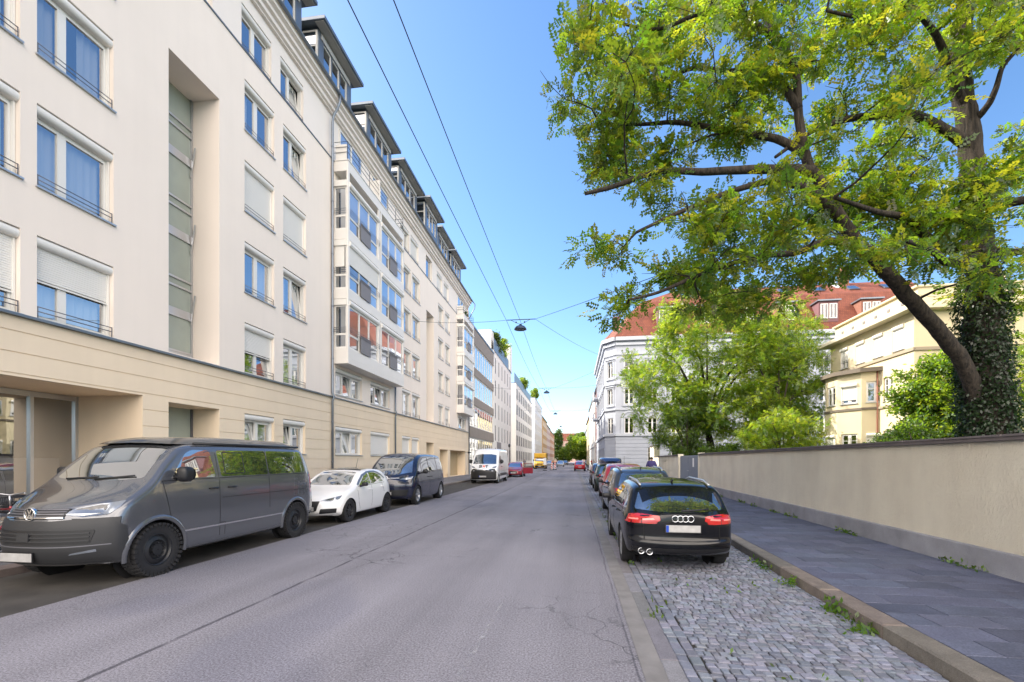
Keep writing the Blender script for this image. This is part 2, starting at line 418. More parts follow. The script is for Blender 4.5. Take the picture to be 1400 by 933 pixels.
def window(parent,u,z,w,h,v=0.,sash=2,shut=0.,box=True,rail=2,cur=0,split=.5,tilt=None,fm='frame',bars=None,name='window',inset=.23,sill=True,gm='glass'):
    """a window fitted into an opening whose lower left corner is (u, z) in the wall plane v"""
    key=(round(w,3),round(h,3),sash,shut,box,rail,cur,split,tilt,fm,bars,name,inset,sill,gm)
    if key in WCACHE:
        src=WCACHE[key]; o=dup(src,parent); o.location=(u,v,z); return o
    rg=random.Random(hash(key)&0xffff)
    f=MB(); t=.055; bz=.21 if box else 0
    y0,y1=inset-.05,inset+.02
    f.box(0.005,t,y0,y1,.005,h-.005); f.box(w-t,w-.005,y0,y1,.005,h-.005); f.box(t,w-t,y0,y1,.005,t); f.box(t,w-t,y0,y1,h-bz-t,h-bz*.98-.003)
    top=h-bz-t
    edges=[t]
    cuts=[t+(w-2*t)*(split if sash==2 else i/sash) for i in range(1,sash)] if sash>1 else []
    for c in cuts: f.box(c-.045,c+.045,y0-.012,y1,t,top)
    eds=[t]+[x for c in cuts for x in (c-.045,c+.045)]+[w-t]
    pan=MB()
    for i in range(0,len(eds),2):
        a,b=eds[i],eds[i+1]; s=.045
        if b-a<.14: continue
        # sash frame
        if tilt==i//2:
            dy=.16; o0=len(f.v)
            for (aa,bb,cc,dd) in ((a,a+s,t,top),(b-s,b,t,top),(a+s,b-s,t,t+s),(a+s,b-s,top-s,top)):
                f.add([(px_,y0+dy*(zz-t)/(top-t)+yy,zz) for yy in (0,.05) for (px_,zz) in ((aa,cc),(bb,cc),(bb,dd),(aa,dd))],[(0,1,2,3),(7,6,5,4),(0,4,5,1),(1,5,6,2),(2,6,7,3),(3,7,4,0)])
            pan.quad((a+s,y0+.03,t+s),(b-s,y0+.03,t+s),(b-s,y0+.03+dy,top-s),(a+s,y0+.03+dy,top-s))
        else:
            f.box(a+.001,a+s,y0-.01,y1-.01,t+.001,top-.001); f.box(b-s,b-.001,y0-.01,y1-.01,t+.001,top-.001); f.box(a+s,b-s,y0-.01,y1-.01,t+.001,t+s); f.box(a+s,b-s,y0-.01,y1-.01,top-s,top-.001)
            if bars:
                for bz_ in range(bars[1]): 
                    zz=t+s+(top-t-2*s)*(bz_+1)/(bars[1]+1) if bars[2]==0 else t+s+(top-t-2*s)*bars[2]
                    f.box(a+s,b-s,y0,y0+.03,zz-.015,zz+.015)
            pan.quad((a+s,y0+.025,t+s),(b-s,y0+.025,t+s),(b-s,y0+.025,top-s),(a+s,y0+.025,top-s))
    if box:  # guide rails
        f.box(.012,.05,y0-.075,y0-.002,.02,h-bz); f.box(w-.05,w-.012,y0-.075,y0-.002,.02,h-bz)
    o=f.build(name,M[fm],parent,loc=(u,v,z))
    if pan.v: pan.build('pane',M[gm],o)
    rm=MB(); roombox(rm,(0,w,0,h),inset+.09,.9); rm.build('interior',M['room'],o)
    if box:
        s=MB(); r=bz/2; pr=[(y0-.04,h-.004),(y0-.10,h-.004)]+[(y0-.10-.075*math.sin(a)*1.0,h-r-.0+ (r-.004)*math.cos(a)) for a in [math.pi*i/8 for i in range(1,8)]]+[(y0-.10,h-bz),(y0-.002,h-bz),(y0-.002,h-.004)]
        s.prism(pr,'x',.006,w-.006,0)
        if shut>0:
            slats(s,.04,w-.04,h-bz,h-bz-shut*(h-bz-.03),y0-.035)
            zz=h-bz-shut*(h-bz-.03); s.box(.04,w-.04,y0-.05,y0-.02,max(.012,zz-.04),zz)
        s.build('roller_shutter',M['shutter'],o)
    if sill: MB().box(-.035,w+.035,-.055,.14,-.03,.004).build('sill',M['alu'],o)
    if rail:
        r=MB()
        for k in range(rail):
            zz=.16+.10*k; r.tube([(.02,.02,zz),(w-.02,.02,zz)],.011,6)
        r.tube([(.03,.02,.0),(.03,.02,.16+.10*(rail-1))],.010,6); r.tube([(w-.03,.02,.0),(w-.03,.02,.16+.10*(rail-1))],.010,6)
        r.build('railing',M['railgrey'],o)
    if cur:
        c=MB()
        if cur in(1,3): curtain_mesh(c,.06,w*.36,.05,h-bz,y1+.12,rg)
        if cur in(2,3): curtain_mesh(c,w*.66,w-.06,.05,h-bz,y1+.12,rg)
        if cur==4: curtain_mesh(c,.06,w-.06,.05,h-bz,y1+.12,rg)
        if cur==5: curtain_mesh(c,w*.52,w*.82,.05,h-bz,y1+.10,rg)
        c.build('curtain',M['curtain_y' if cur==5 else 'curtain'],o)
    WCACHE[key]=o
    return o

# ------------------------------------------------------------------ the long cream apartment building on the left
A=thing('apartment_building','long cream apartment building with roller shutters, glazed bays and zinc dormers along the roof','building',(-11.5,0,0),R(90))
SP=2.86; SZ=[4.76+SP*k for k in range(4)]; WH=1.80
up=MB(); low=MB(); topw=MB(); rooms=MB()
U0,U1=-1.0,48.9
Hup=[];Hlow=[];Htop=[]
wins=[]
rgA=random.Random(3)
state={(8.35,0):.46,(14.6,0):.5,(14.6,2):1.,(16.75,2):1.,(6.4,0):.72,(29.4,0):.0,(31.3,0):1.0,(31.3,3):1.0,(39.75,3):1.,(39.75,1):0,(39.75,0):.6}
curt={(8.35,3):5,(8.35,2):3,(8.35,0):4,(16.75,0):4,(16.75,1):3,(14.6,1):2,(16.75,3):2,(14.6,3):1}
for per in (0,23.0):
    for (c,w) in ((6.4,1.65),(8.35,1.65),(14.6,1.6),(16.75,1.55)):
        cc=round(c+per,2)
        if cc<-.5: continue
        for k in range(4):
            h=(cc,cc+w,SZ[k],SZ[k]+WH); Hup.append(h)
            wins.append((h,0,state.get((cc,k),1. if (rgA.random()<.15 and per>0) else 0.),curt.get((cc,k),rgA.choice([0,0,1,2,3,4])),k))
        h=(cc,cc+w,16.22,17.86); Htop.append(h); wins.append((h,.12,0 if per==0 else rgA.choice([0,0,1.]),rgA.choice([0,2]),4))
    if -23<per: 
        h=(11.75+per,13.3+per,16.22,18.0); Htop.append(h); wins.append((h,.12,0,0,5))
        for (c,w) in ((14.6,1.6),(16.75,1.5)) if per==0 else ((29.4,1.6),(31.3,1.5)):
            h=(c,c+w,1.95,3.34); Hlow.append(h); wins.append((h,0,1. if c>28 else 0.,4 if c<15 else 0,6))
slots=[(11.57,13.45,4.80,13.5),(34.5,36.4,4.80,13.5)]
Hup+=slots
doors=[(11.57,13.45,.12,3.36),(34.5,36.4,.12,3.1)]
entr=(3.2,10.78,.12,3.44); garages=[(38.1,40.5,.12,2.62),(41.3,47.4,.12,2.62)]
Hlow+=doors+[entr]+garages
under=[]
for (a,b) in ((20.75,23.55),(24.6,27.3)):
    h=(a,b,4.90,6.22); Hup.append(h); under.append((h,2,0.,rgA.choice([0,3])))
    h=(a,b,1.95,3.34); Hlow.append(h); under.append((h,2,0. if a<22 else 1.,4))
h=(44.3,47.6,4.90,6.2); Hup.append(h); under.append((h,1,0,0))
wall(up,U0,U1,4.74,16.12,Hup); 
for h in Hup: reveal(up,h,0,1.12 if h in slots else .30)
# recessed top storey and its returns
wall(topw,U0,U1,16.12,18.35,Htop,.12)
for h in Htop: reveal(topw,h,.12,.42)
up.build('upper_wall',M['plaster'],A); topw.build('top_storey_wall',M['plaster_top'],A)
# rusticated ground storey: bands with 22 mm joints
gz=[.42]+[.86+.44*i for i in range(9)]+[4.70]
low.quad((U0,.022,.0),(U1,.022,.0),(U1,.022,.0001),(U0,.022,.0001))
for a,b in zip(gz,gz[1:]):
    wall(low,U0,U1,a+.011,b-.011,Hlow,0)
    wall(low,U0,U1,b-.0115,b+.0115,Hlow,.022)
    for z_,n_ in ((a+.011,1),(b-.011,0)):
        us=[U0]+sorted(x for h in Hlow if h[2]<z_<h[3] for x in h[:2])+[U1]
        for i in range(0,len(us),2): low.quad((us[i],0,z_),(us[i+1],0,z_),(us[i+1],.022,z_),(us[i],.022,z_))
wall(low,U0,U1,0,.431,Hlow,-.02); low.quad((U0,-.02,.431),(U1,-.02,.431),(U1,.03,.431),(U0,.03,.431))
for h in Hlow: reveal(low,h,0,2.12 if h==entr else (1.1 if h in doors else (.9 if h in garages else .30)))
low.build('ground_storey_wall',M['plaster_low'],A)
# ledges, cornice, gutter, roof
tr=MB(); tr.box(U0,20.6,-.10,.0,4.69,4.745); tr.box(27.9,U1,-.10,.0,4.69,4.745); tr.box(20.6,27.9,-.06,.0,4.69,4.74); tr.box(U0,U1,-.035,.12,16.10,16.145)
tr.build('ledge',M['zinc'],A)
co=MB()
co.prism([(.12,18.35),(.0,18.35),(.0,18.42),(-.10,18.45),(-.10,18.62),(-.22,18.66),(-.22,18.80),(-.36,18.86),(-.36,19.02),(-.40,19.05),(.12,19.05)],'x',U0,U1)
co.build('cornice',M['plaster_top'],A)
gu=MB(); pr=[(-.47+.075*math.cos(a),19.09+.075*math.sin(a)) for a in [math.pi+math.pi*i/8 for i in range(9)]]
gu.prism(pr+[(-.395,19.13),(-.545,19.13)][:1],'x',U0,U1+.02); gu.box(U0,U1,-.395,.05,19.055,19.12)
gu.build('gutter',M['zinc'],A)
rf=MB(); rf.prism([(.0,19.121),(2.6,22.4),(9,23.2),(13,19.121)],'x',U0,U1); rf.build('roof',M['zinc'],A)
bk=MB(); bk.quad((U0,13,0),(U1,13,0),(U1,13,19.12),(U0,13,19.12)); bk.quad((U1,.0,0),(U1,13,0),(U1,13,19.1),(U1,.0,19.1)); bk.quad((U0,.0,0),(U0,13,0),(U0,13,19.1),(U0,.0,19.1))
bk.build('side_wall',M['plaster'],A)
def dormer(u0,u1,zt=21.62,extra=0):
    b=MB(); v0=.16-extra
    nw=3; ww=(u1-u0-1.0)/nw
    holes=[(u0+.5+ww*i+.03,u0+.5+ww*(i+1)-.03,19.95,21.25) for i in range(nw)]
    wall(b,u0+.12,u1-.12,19.2,zt,holes,v0)
    for h in holes: reveal(b,h,v0,v0+.12)
    for uu in (u0+.12,u1-.12): b.quad((uu,v0,19.2),(uu,v0,zt),(uu,2.6,zt),(uu,2.6,19.2))
    o=b.build('dormer',M['zinc'],A)
    r=MB(); r.box(u0-.28,u1+.28,v0-.52,3.4,zt+.001,zt+.17); r.build('roof',M['zinc'],o,bevel=.02)
    s=MB(); s.box(u0-.2,u1+.2,v0-.42,v0-.004,zt-.035,zt-.002); s.box(u0+.3,u1-.3,v0-.04,v0-.003,21.26,21.5); s.build('soffit',M['soffit'],o)
    f=MB(); p=MB(); rm=MB()
    for h in holes:
        for (a,b2,c,d) in ((h[0],h[0]+.06,h[2],h[3]),(h[1]-.06,h[1],h[2],h[3]),(h[0]+.06,h[1]-.06,h[2],h[2]+.06),(h[0]+.06,h[1]-.06,h[3]-.06,h[3])): f.box(a,b2,v0+.04,v0+.10,c,d)
        p.quad((h[0]+.06,v0+.07,h[2]+.06),(h[1]-.06,v0+.07,h[2]+.06),(h[1]-.06,v0+.07,h[3]-.06),(h[0]+.06,v0+.07,h[3]-.06)); roombox(rm,h,v0+.13,.5)
    # glazed cheek facing down the street
    f.box(u0+.06,u0+.115,v0+.05,v0+.13,19.4,21.5); f.box(u0+.06,u0+.115,v0+1.1,v0+1.18,19.9,21.5); f.box(u0+.06,u0+.115,v0+.13,v0+1.1,21.42,21.5); f.box(u0+.06,u0+.115,v0+.13,v0+1.1,20.75,20.82)
    p.quad((u0+.09,v0+.13,20.0),(u0+.09,v0+1.1,20.0),(u0+.09,v0+1.1,21.42),(u0+.09,v0+.13,21.42))
    f.build('window_frame',M['frame'],o); p.build('pane',M['glass'],o); rm.build('room_interior',M['room'],o)
for a,b in ((9.6,13.2),(14.9,18.35),(19.45,22.75),(24.4,28.1),(29.2,32.9),(38.0,41.6),(42.4,46.2)): dormer(a,b)
dormer(33.6,36.9,extra=.35)
# glazed stair recess above the doors
def stair_glass(h,low=False):
    f=MB();p=MB(); u0,u1,z0,z1=h; v=1.0
    lv=[z0,z0+.32]; 
    if low: lv=[z0,z0+.05,z1]; 
    else:
        z=z0+.32
        while z<z1-.2: 
            lv+= [z+1.12,z+2.06,z+2.10 if False else z+2.32]; z+=2.52
        lv=sorted(x for x in lv if x<z1-.05)+[z1]
    for uu in (u0,(u0+u1)/2-.03,u1-.06): f.box(uu+.001,uu+.06,v-.04,v+.06,z0+.002,z1-.002)
    for i,z in enumerate(lv[:-1]):
        f.box(u0+.06,u1-.06,v-.038,v+.058,z+.003,z+.065)
    f.box(u0+.06,u1-.06,v-.02,v+.04,z0+.066,z0+.34)
    p.quad((u0+.05,v+.012,z0+.05),(u1-.05,v+.012,z0+.05),(u1-.05,v+.012,z1),(u0+.05,v+.012,z1))
    if not low:
        for z in lv[2::3]:
            f.box(u0+.06,u1-.06,v-.03,v+.05,z+.066,z+.27)
        for z in lv[1::3]:   # tilted opening lights
            zz=z+1.0
            f.add([(u1-.10,v-.05,zz),(u1-.07,v-.05,zz),(u1-.07,v-.22,zz+.95),(u1-.10,v-.22,zz+.95),(u1-.10,v-.02,zz),(u1-.07,v-.02,zz),(u1-.07,v-.17,zz+.95),(u1-.10,v-.17,zz+.95)],[(0,1,2,3),(7,6,5,4),(0,4,5,1),(1,5,6,2),(2,6,7,3),(3,7,4,0)])
    o=f.build('stair_glazing' if not low else 'house_door',M['alu' if not low else 'railgrey'],A); p.build('pane',M['frosted'],o)
for h in slots: stair_glass(h)
for h in doors: stair_glass(h,True)
# windows
for (h,v,sh,cu,k) in wins:
    w=h[1]-h[0]
    if k==5: window(A,h[0],h[2],w,h[3]-h[2],v,sash=1,box=False,rail=0,inset=.2); continue
    if k==6: window(A,h[0],h[2],w,h[3]-h[2],0,sash=2,shut=sh,rail=0,cur=cu,tilt=None if sh else 0); continue
    big = abs(h[0]-8.35)<.1 or abs(h[0]-31.35)<.1
    tl = 1 if (k in(1,3) and abs(h[0]-16.75)<.1) or (k==4 and abs(h[0]-16.75)<.1) or (k==0 and abs(h[0]-14.6)<.1) else None
    window(A,h[0],h[2],w,h[3]-h[2],v,sash=2,split=.36 if h[0]%23<10 else .48,shut=sh,cur=cu,tilt=tl,rail=2 if k<4 else 2,sill=k!=4)
for (h,r,sh,cu) in under:
    window(A,h[0],h[2],h[1]-h[0],h[3]-h[2],0,sash=3,shut=sh,rail=0,cur=cu,tilt=1 if sh==0 else None)
# shopfront in the entrance recess
f=MB();p=MB();f2=MB()
for uu in (3.2,4.3,5.4,6.4,7.5,8.6,9.66,10.70): f.box(uu,uu+.075,2.0,2.11,.13,3.43)
f.box(3.28,10.7,2.01,2.10,3.30,3.428); f.box(3.28,10.7,2.01,2.10,.13,.24)
p.quad((3.2,2.06,.2),(10.75,2.06,.2),(10.75,2.06,3.35),(3.2,2.06,3.35))
o=f.build('shopfront',M['alu'],A); p.build('pane',M['glass'],o)
rm=MB(); roombox(rm,(3.2,10.78,.12,3.44),2.13,2.2); rm.build('room_interior',M['room'],o)
f2.box(3.28,10.7,2.5,2.53,.2,1.75); f2.build('privacy_screen',M['panelgrey'],o)
g_=MB()
for (a,b,c,d) in garages:
    g_.box(a+.002,b-.002,.86,.92,.12,d-.01)
    for i in range(1,int((b-a)/.25)): g_.box(a+i*.25-.006,a+i*.25+.006,.852,.861,.14,d-.02)
g_.build('garage_door',mat('garage_door_beige',(.46,.36,.22),.6,var=.1,scale=2),A)
bl=MB(); bl.box(40.5,41.3,-.03,.0,.44,2.7); bl.box(38.0,47.5,-.05,-.001,2.62,2.74); bl.build('garage_lintel',M['plaster_low'],A)
wl=MB(); wl.tube([(47.1,-.02,2.5),(47.1,-.4,2.52)],.02,6); wl.ball((47.1,-.5,2.47),(.16,.2,.1),6); wl.build('wall_lamp',M['darkmetal'],A)
# downpipes
dp=MB()
dp.tube([(20.32,-.47,19.05),(20.32,-.47,18.75),(20.32,-.36,18.45),(20.32,-.14,18.1),(20.32,-.09,17.8),(20.32,-.09,4.9),(20.32,-.17,4.7),(20.32,-.09,4.5),(20.32,-.09,.1)],.055,10)
for z in (16.6,14,11.5,9,6.5,3.5,1.6): dp.lathe([(.056,z),(.066,z),(.066,z+.04),(.056,z+.04)],(20.32,-.09,0),n=10)
dp.build('downpipe',M['zinc'],A)
dp=MB(); dp.tube([(28.05,-.09,6.6),(28.05,-.09,4.9),(28.05,-.17,4.7),(28.05,-.09,4.5),(28.05,-.09,.1)],.05,8); dp.build('downpipe',M['zinc'],A)
dp=MB(); dp.tube([(48.75,-.5,19.05),(48.8,-.75,18.7),(48.8,-.7,18.3),(48.8,-.3,17.6),(48.8,-.09,17.2),(48.8,-.09,.1)],.055,8); dp.build('downpipe',M['zinc'],A)
# glazed bays
def bay(units, closed=()):
    a0=units[0][0]; b0=units[-1][1]; D=-.74
    b=MB(); fr=MB(); pn=MB(); rl=MB(); pls=[]; shs=[]; rls=[]; sh=MB(); rm=MB()
    b.box(a0,b0,D,-.001,6.35,6.62); b.box(a0,b0,D,-.001,15.62,16.11)
    b.box(a0-.03,b0+.03,D-.03,-.001,16.112,16.16)
    for ui,(a,c) in enumerate(units):
        for uu in (a,c-.16): b.box(uu+.001,uu+.16,D+.001,D+.09,6.62,15.62)
    for j in range(3):
        zf=7.10+SP*j
        b.box(a0+.002,b0-.002,D+.004,D+.10,zf-.48,zf+.0); b.box(a0+.002,a0+.10,D+.10,-.002,zf-.48,zf+.0)
        b.box(a0+.004,b0-.004,D+.1,-.003,zf-.10,zf-.02)
        zt=zf+2.06
        # near side light
        s0,s1=D+.092,-.02
        for (y0,y1,z0,z1) in ((s0,s0+.06,zf,zt),(s1-.06,s1,zf,zt),(s0+.06,s1-.06,zf+.002,zf+.07),(s0+.06,s1-.06,zf+.62,zf+.72),(s0+.06,s1-.06,zt-.07,zt)): fr.box(a0+.03,a0+.09,y0,y1,z0,z1)
        pn.quad((a0+.06,s0+.05,zf+.06),(a0+.06,s1-.05,zf+.06),(a0+.06,s1-.05,zt-.06),(a0+.06,s0+.05,zt-.06))
        rl=MB(); rls.append(rl)
        for zz in (.78,.88,.98): rl.tube([(a0-.03,D+.1,zf+zz),(a0-.03,-.02,zf+zz)],.011,6)
        sh=MB(); shs.append(sh); sh.prism([(D+.06,zt),(D+.06,zt+.28),(-.02,zt+.28),(-.02,zt)],'x',a0-.05,a0+.1)
        rm.quad((a0+.5,-.1,zf),(a0+.5,2.4,zf),(a0+.5,2.4,zt),(a0+.5,-.1,zt))
        for ui,(a,c) in enumerate(units):
            x0,x1=a+.16,c-.16; w=(x1-x0)/3
            y0,y1=D+.05,D+.11
            for i in range(4):
                uu=x0+w*i-(.0 if i==0 else .05); uu=min(uu,x1-.08); fr.box(uu+.001,uu+.08 if i in(0,3) else uu+.10,y0,y1,zf+.002,zt-.002)
            fr.box(x0,x1,y0+.002,y1-.002,zt-.08,zt-.003); fr.box(x0,x1,y0+.002,y1-.002,zf+.003,zf+.08)
            for i in (0,2): fr.box(x0+w*i+.06,x0+w*(i+1)-.05,y0+.003,y1-.003,zf+.62,zf+.72)
            if (j+ui)%2==0:  # a tilted sash in the middle light
                fr.add([(x0+w+.10,y0+.02,zf+.1),(x0+w+.16,y0+.02,zf+.1),(x0+w+.16,y0+.16,zt-.1),(x0+w+.10,y0+.16,zt-.1)],[(0,1,2,3)]); fr.add([(x0+2*w-.16,y0+.02,zf+.1),(x0+2*w-.1,y0+.02,zf+.1),(x0+2*w-.1,y0+.16,zt-.1),(x0+2*w-.16,y0+.16,zt-.1)],[(0,1,2,3)])
            pn.quad((x0+.05,y0+.03,zf+.05),(x1-.05,y0+.03,zf+.05),(x1-.05,y0+.03,zt-.05),(x0+.05,y0+.03,zt-.05))
            rm.quad((x0,.9,zf),(x1,.9,zf),(x1,.9,zt),(x0,.9,zt))
            q=MB(); q.box(x0+w-.02,x0+2*w+.02,D-.045,D-.02,zf+.04,zf+.92); pls.append(q)
            rl=MB(); rls.append(rl)
            for zz in (.78,.88,.98): rl.tube([(x0-.02,D-.06,zf+zz),(x1+.02,D-.06,zf+zz)],.011,6)
            for xx in (x0-.02,x1+.02): rl.tube([(xx,D-.06,zf+.75),(xx,D-.06,zf+1.0)],.01,6)
            sh=MB(); shs.append(sh); sh.prism([(D+.06,zt),(D-.03,zt+.02),(D-.075,zt+.09),(D-.075,zt+.16),(D-.03,zt+.25),(D+.06,zt+.27)],'x',x0-.04,x1+.04)
            fs=1. if False else (.42 if (j==1 and ui==0) else 0)
            if fs:
                slats(sh,x0+.04,x1-.04,zt,zt-fs*2.06,D+.035); slats(sh,x0,x1,zt,zt-.01,D+.03)
    # privacy roller on the middle storey's side light
    sh=MB(); shs.append(sh); zt=7.10+SP+2.06; sh.box(a0+.012,a0+.028,D+.2,-.08,zt-1.0,zt)
    o=b.build('bay',M['bay_white'],A,bevel=.008)
    fr.build('window_frame',M['frame'],o); pn.build('pane',M['glass'],o); 
    [q.build('balustrade_panel',M['panelgrey'],o) for q in pls]; [q.build('roller_shutter',M['shutter'],o) for q in shs]; [q.build('railing',M['railgrey'],o) for q in rls]; rm.build('room_interior',M['room'],o)
    t=MB()
    for zz in (16.55,16.8,17.05): t.tube([(a0+.05,0,zz),(a0+.05,D+.06,zz),(b0-.05,D+.06,zz),(b0-.05,0,zz)],.013,6)
    n=int((b0-a0)/1.1)
    for i in range(n+1):
        uu=a0+.05+(b0-a0-.1)*i/n; t.tube([(uu,D+.06,16.15),(uu,D+.06,17.06)],.014,6)
    t.build('terrace_railing',M['darkmetal'],o)
    q=MB(); q.box(a0+.08,a0+.11,D+.12,-.05,16.2,16.95); q.build('privacy_panel',M['bay_white'],o)
    if len(units)>1: q=MB(); q.box((a0+b0)/2-.02,(a0+b0)/2+.02,D-.0,0,16.2,17.35); q.build('privacy_panel',M['bay_white'],o)
bay([(20.6,24.2),(24.32,27.85)]); bay([(43.8,48.3)])
# terrace doors behind the bays
for (a,b) in ((21.3,23.7),(25.0,27.2),(44.4,46.8)):
    d=MB(); 
    for (x0,x1,z0,z1) in ((a,a+.07,16.15,18.2),(b-.07,b,16.15,18.2),((a+b)/2-.05,(a+b)/2+.05,16.15,18.2),(a+.07,b-.07,18.12,18.2)): d.box(x0,x1,.06,.115,z0,z1)
    o=d.build('terrace_door',M['frame'],A); MB().quad((a+.05,.09,16.15),(b-.05,.09,16.15),(b-.05,.09,18.15),(a+.05,.09,18.15)).build('pane',M['glass'],o)
# ------------------------------------------------------------------ further buildings on the left
def rowhouse(label, x, y0, y1, h, rows, cols, ww, wall_m, side='L', z0=1.0, wh=1.8, pitch=3.2, roof='flat', roof_m='zinc', sash=2, depth=12, bars=None, trim=None, streak=None, name='town_house', ground=None, gap=None, fm='frame'):
    rz=R(90) if side=='L' else R(-90)
    L=y1-y0
    o=thing(name,label,'building',(x,y0 if side=='L' else y1,0),rz)
    holes=[]; sp=L/cols
    for r in range(rows):
        for c in range(cols):
            if (r*cols+c)>=96: break
            u=sp*(c+.5)-ww/2
            if gap: u+=gap*(1 if c%2==0 else -1)
            holes.append((u,u+ww,z0+pitch*r,z0+pitch*r+wh))
    w=MB(); wall(w,0,L,0,h,holes)
    for hh in holes: reveal(w,hh,0,.25)
    w.quad((0,0,0),(0,depth,0),(0,depth,h),(0,0,h)); w.quad((L,0,0),(L,depth,0),(L,depth,h),(L,0,h)); w.quad((0,depth,0),(L,depth,0),(L,depth,h),(0,depth,h))
    w.build('wall',wall_m,o)
    for hh in holes: window(o,hh[0],hh[2],ww,wh,0,sash=sash,box=False,rail=0,sill=False,inset=.06,bars=bars,gm='glass_old',fm=fm)
    if trim:
        t=MB()
        for z in trim: t.box(-.01,L+.01,-.16,-.003,z,z+.22)
        t.build('cornice',M['bay_white'],o)
    r=MB()
    if roof=='flat': r.box(-.02,L+.02,-.08,depth+.02,h+.001,h+.18)
    else:
        rh=roof; r.prism([(-.35,h+.001),(-.35,h+.15),(depth*.33,h+rh),(depth*.7,h+rh),(depth+.3,h+.001)],'x',-.02,L+.02)
    r.build('roof',M[roof_m],o)
    return o,L,holes
M['ochre']=mat('ochre_render',(.52,.34,.17),.9,var=.1,scale=.5)
M['orange']=mat('orange_render',(.55,.28,.15),.9,var=.1,scale=.5)
M['rose']=mat('rose_render',(.52,.36,.31),.9,var=.1,scale=.5)
M['paleblue']=mat('pale_blue_render',(.62,.67,.74),.9,var=.06,scale=.5)
M['white_render']=mat('white_render',(.78,.76,.72),.9,var=.06,scale=.5,bmp=.1)
M['grey_white']=mat('grey_white_render',(.50,.53,.60),.9,var=.08,scale=.6,bmp=.15,bscale=60,streak=.08)
M['stone_trim']=mat('stone_trim',(.52,.55,.61),.85,var=.08,scale=1.5)
M['plum']=mat('plum_render',(.20,.10,.11),.9,var=.1,scale=.5)
M['yellow']=mat('yellow_render',(.66,.54,.30),.9,var=.08,scale=.5)
M['tile']=None
def tilemat():
    m,nt,b,out=newmat('roof_tile_red'); p=pos(nt)
    br=N(nt,'ShaderNodeTexBrick'); br.inputs['Scale'].default_value=1; br.inputs['Brick Width'].default_value=.22; br.inputs['Row Height'].default_value=.26; br.inputs['Mortar Size'].default_value=.012
    br.inputs['Color1'].default_value=(.25,.075,.04,1); br.inputs['Color2'].default_value=(.19,.055,.032,1); br.inputs['Mortar'].default_value=(.09,.03,.02,1)
    sx=N(nt,'ShaderNodeSeparateXYZ'); nt.links.new(p,sx.inputs[0]); cb=N(nt,'ShaderNodeCombineXYZ')
    ad=N(nt,'ShaderNodeMath',operation='ADD'); nt.links.new(sx.outputs[0],ad.inputs[0]); nt.links.new(sx.outputs[1],ad.inputs[1])
    nt.links.new(sx.outputs[0],cb.inputs[0]); nt.links.new(sx.outputs[2],cb.inputs[1]); nt.links.new(cb.outputs[0],br.inputs['Vector'])
    r=ramp(nt,noise(nt,p,.8,5),[(.3,g(.75)),(.7,g(1.15))])
    nt.links.new(mixc(nt,1,br.outputs['Color'],r.outputs[0],'MULTIPLY'),b.inputs['Base Color']); b.inputs['Roughness'].default_value=.75
    bump(nt,b,br.outputs['Fac'],-.4,.02); return m
M['tile']=tilemat()
# brown-panelled office block
BO=thing('office_block','low block with grey-brown spandrel panels and ribbon windows next to the long cream building','building',(-11.5,49.0,0),R(90))
L=15.6
w=MB(); bands=[(1.1,4.2),(5.5,8.0),(9.05,11.45),(12.5,15.1)]
hs=[(.5,L-.5,a,b) for a,b in bands]
wall(w,0,L,0,16.9,hs); 
for h in hs: reveal(w,h,0,.25)
w.quad((0,0,0),(0,12,0),(0,12,16.9),(0,0,16.9)); w.quad((L,0,0),(L,12,0),(L,12,16.9),(L,0,16.9)); w.quad((0,12,0),(L,12,0),(L,12,16.9),(0,12,16.9))
w.build('wall',M['white_render'],BO)
sp_=mat('spandrel_brown',(.27,.23,.195),.7,var=.12,scale=1.4,bmp=.3,bscale=25)
zz=[(4.25,5.45),(8.05,9.0),(11.5,12.45),(15.15,16.85)]
for a,b in zz:
    s=MB(); 
    for i in range(5): s.box(.3+i*3.0+.006,.3+(i+1)*3.0-.006,-.07,-.003,a,b)
    s.build('spandrel',sp_,BO)
for a,b in bands:
    for i in range(10):
        ww=(L-1.0)/10; window(BO,.5+ww*i,a,ww,b-a,0,sash=1,box=False,rail=0,sill=False,inset=.12)
r=MB(); r.box(-.02,L+.02,-.12,12.02,16.902,17.12); r.build('roof',M['zinc'],BO)
CO,L,_=rowhouse('white block with tall slot windows and a planted roof terrace',-11.5,64.62,83.0,17.5,5,6,.62,M['white_render'],sash=1,z0=1.2,wh=2.3,pitch=3.3,name='white_block',fm='railgrey')
b=MB(); b.box(.05,L-3.4,-.02,.03,17.7,19.3); b.build('terrace_screen',M['zinc'],CO)
b=MB(); b.box(L-3.0,L-.1,-.15,3,17.69,22.2); b.box(.2,2.2,.4,3,17.69,20.6); b.build('stair_tower',M['white_render'],CO,bevel=.02)
b=MB(); b.box(2.8,6.6,-.04,-.002,1.2,4.4); b.build('recessed_gate',M['panelgrey'],CO)
DO,L,_=rowhouse('pale block with paired dark windows and slate-blue parapet',-11.5,90.0,124.0,17.0,5,18,.95,M['white_render'],sash=1,z0=1.5,wh=2.1,pitch=3.1,name='pale_block',gap=.3,fm='railgrey')
b=MB(); b.box(.05,L-.05,.3,.36,17.2,19.2); b.build('terrace_screen',M['zinc'],DO)
b=MB(); b.box(20,24,.6,4,17.2,20.6); b.build('stair_tower',M['zinc'],DO)
rowhouse('light bluish block beyond the paired-window block',-11.5,134,164,20.0,6,14,1.1,M['paleblue'],sash=1,z0=1.5,wh=2.0,pitch=3.1,name='bluish_block')
rowhouse('ochre house with a steep dark roof far down the left side',-11.3,165,190,17.0,5,9,1.2,M['ochre'],z0=1.4,roof=5.0)
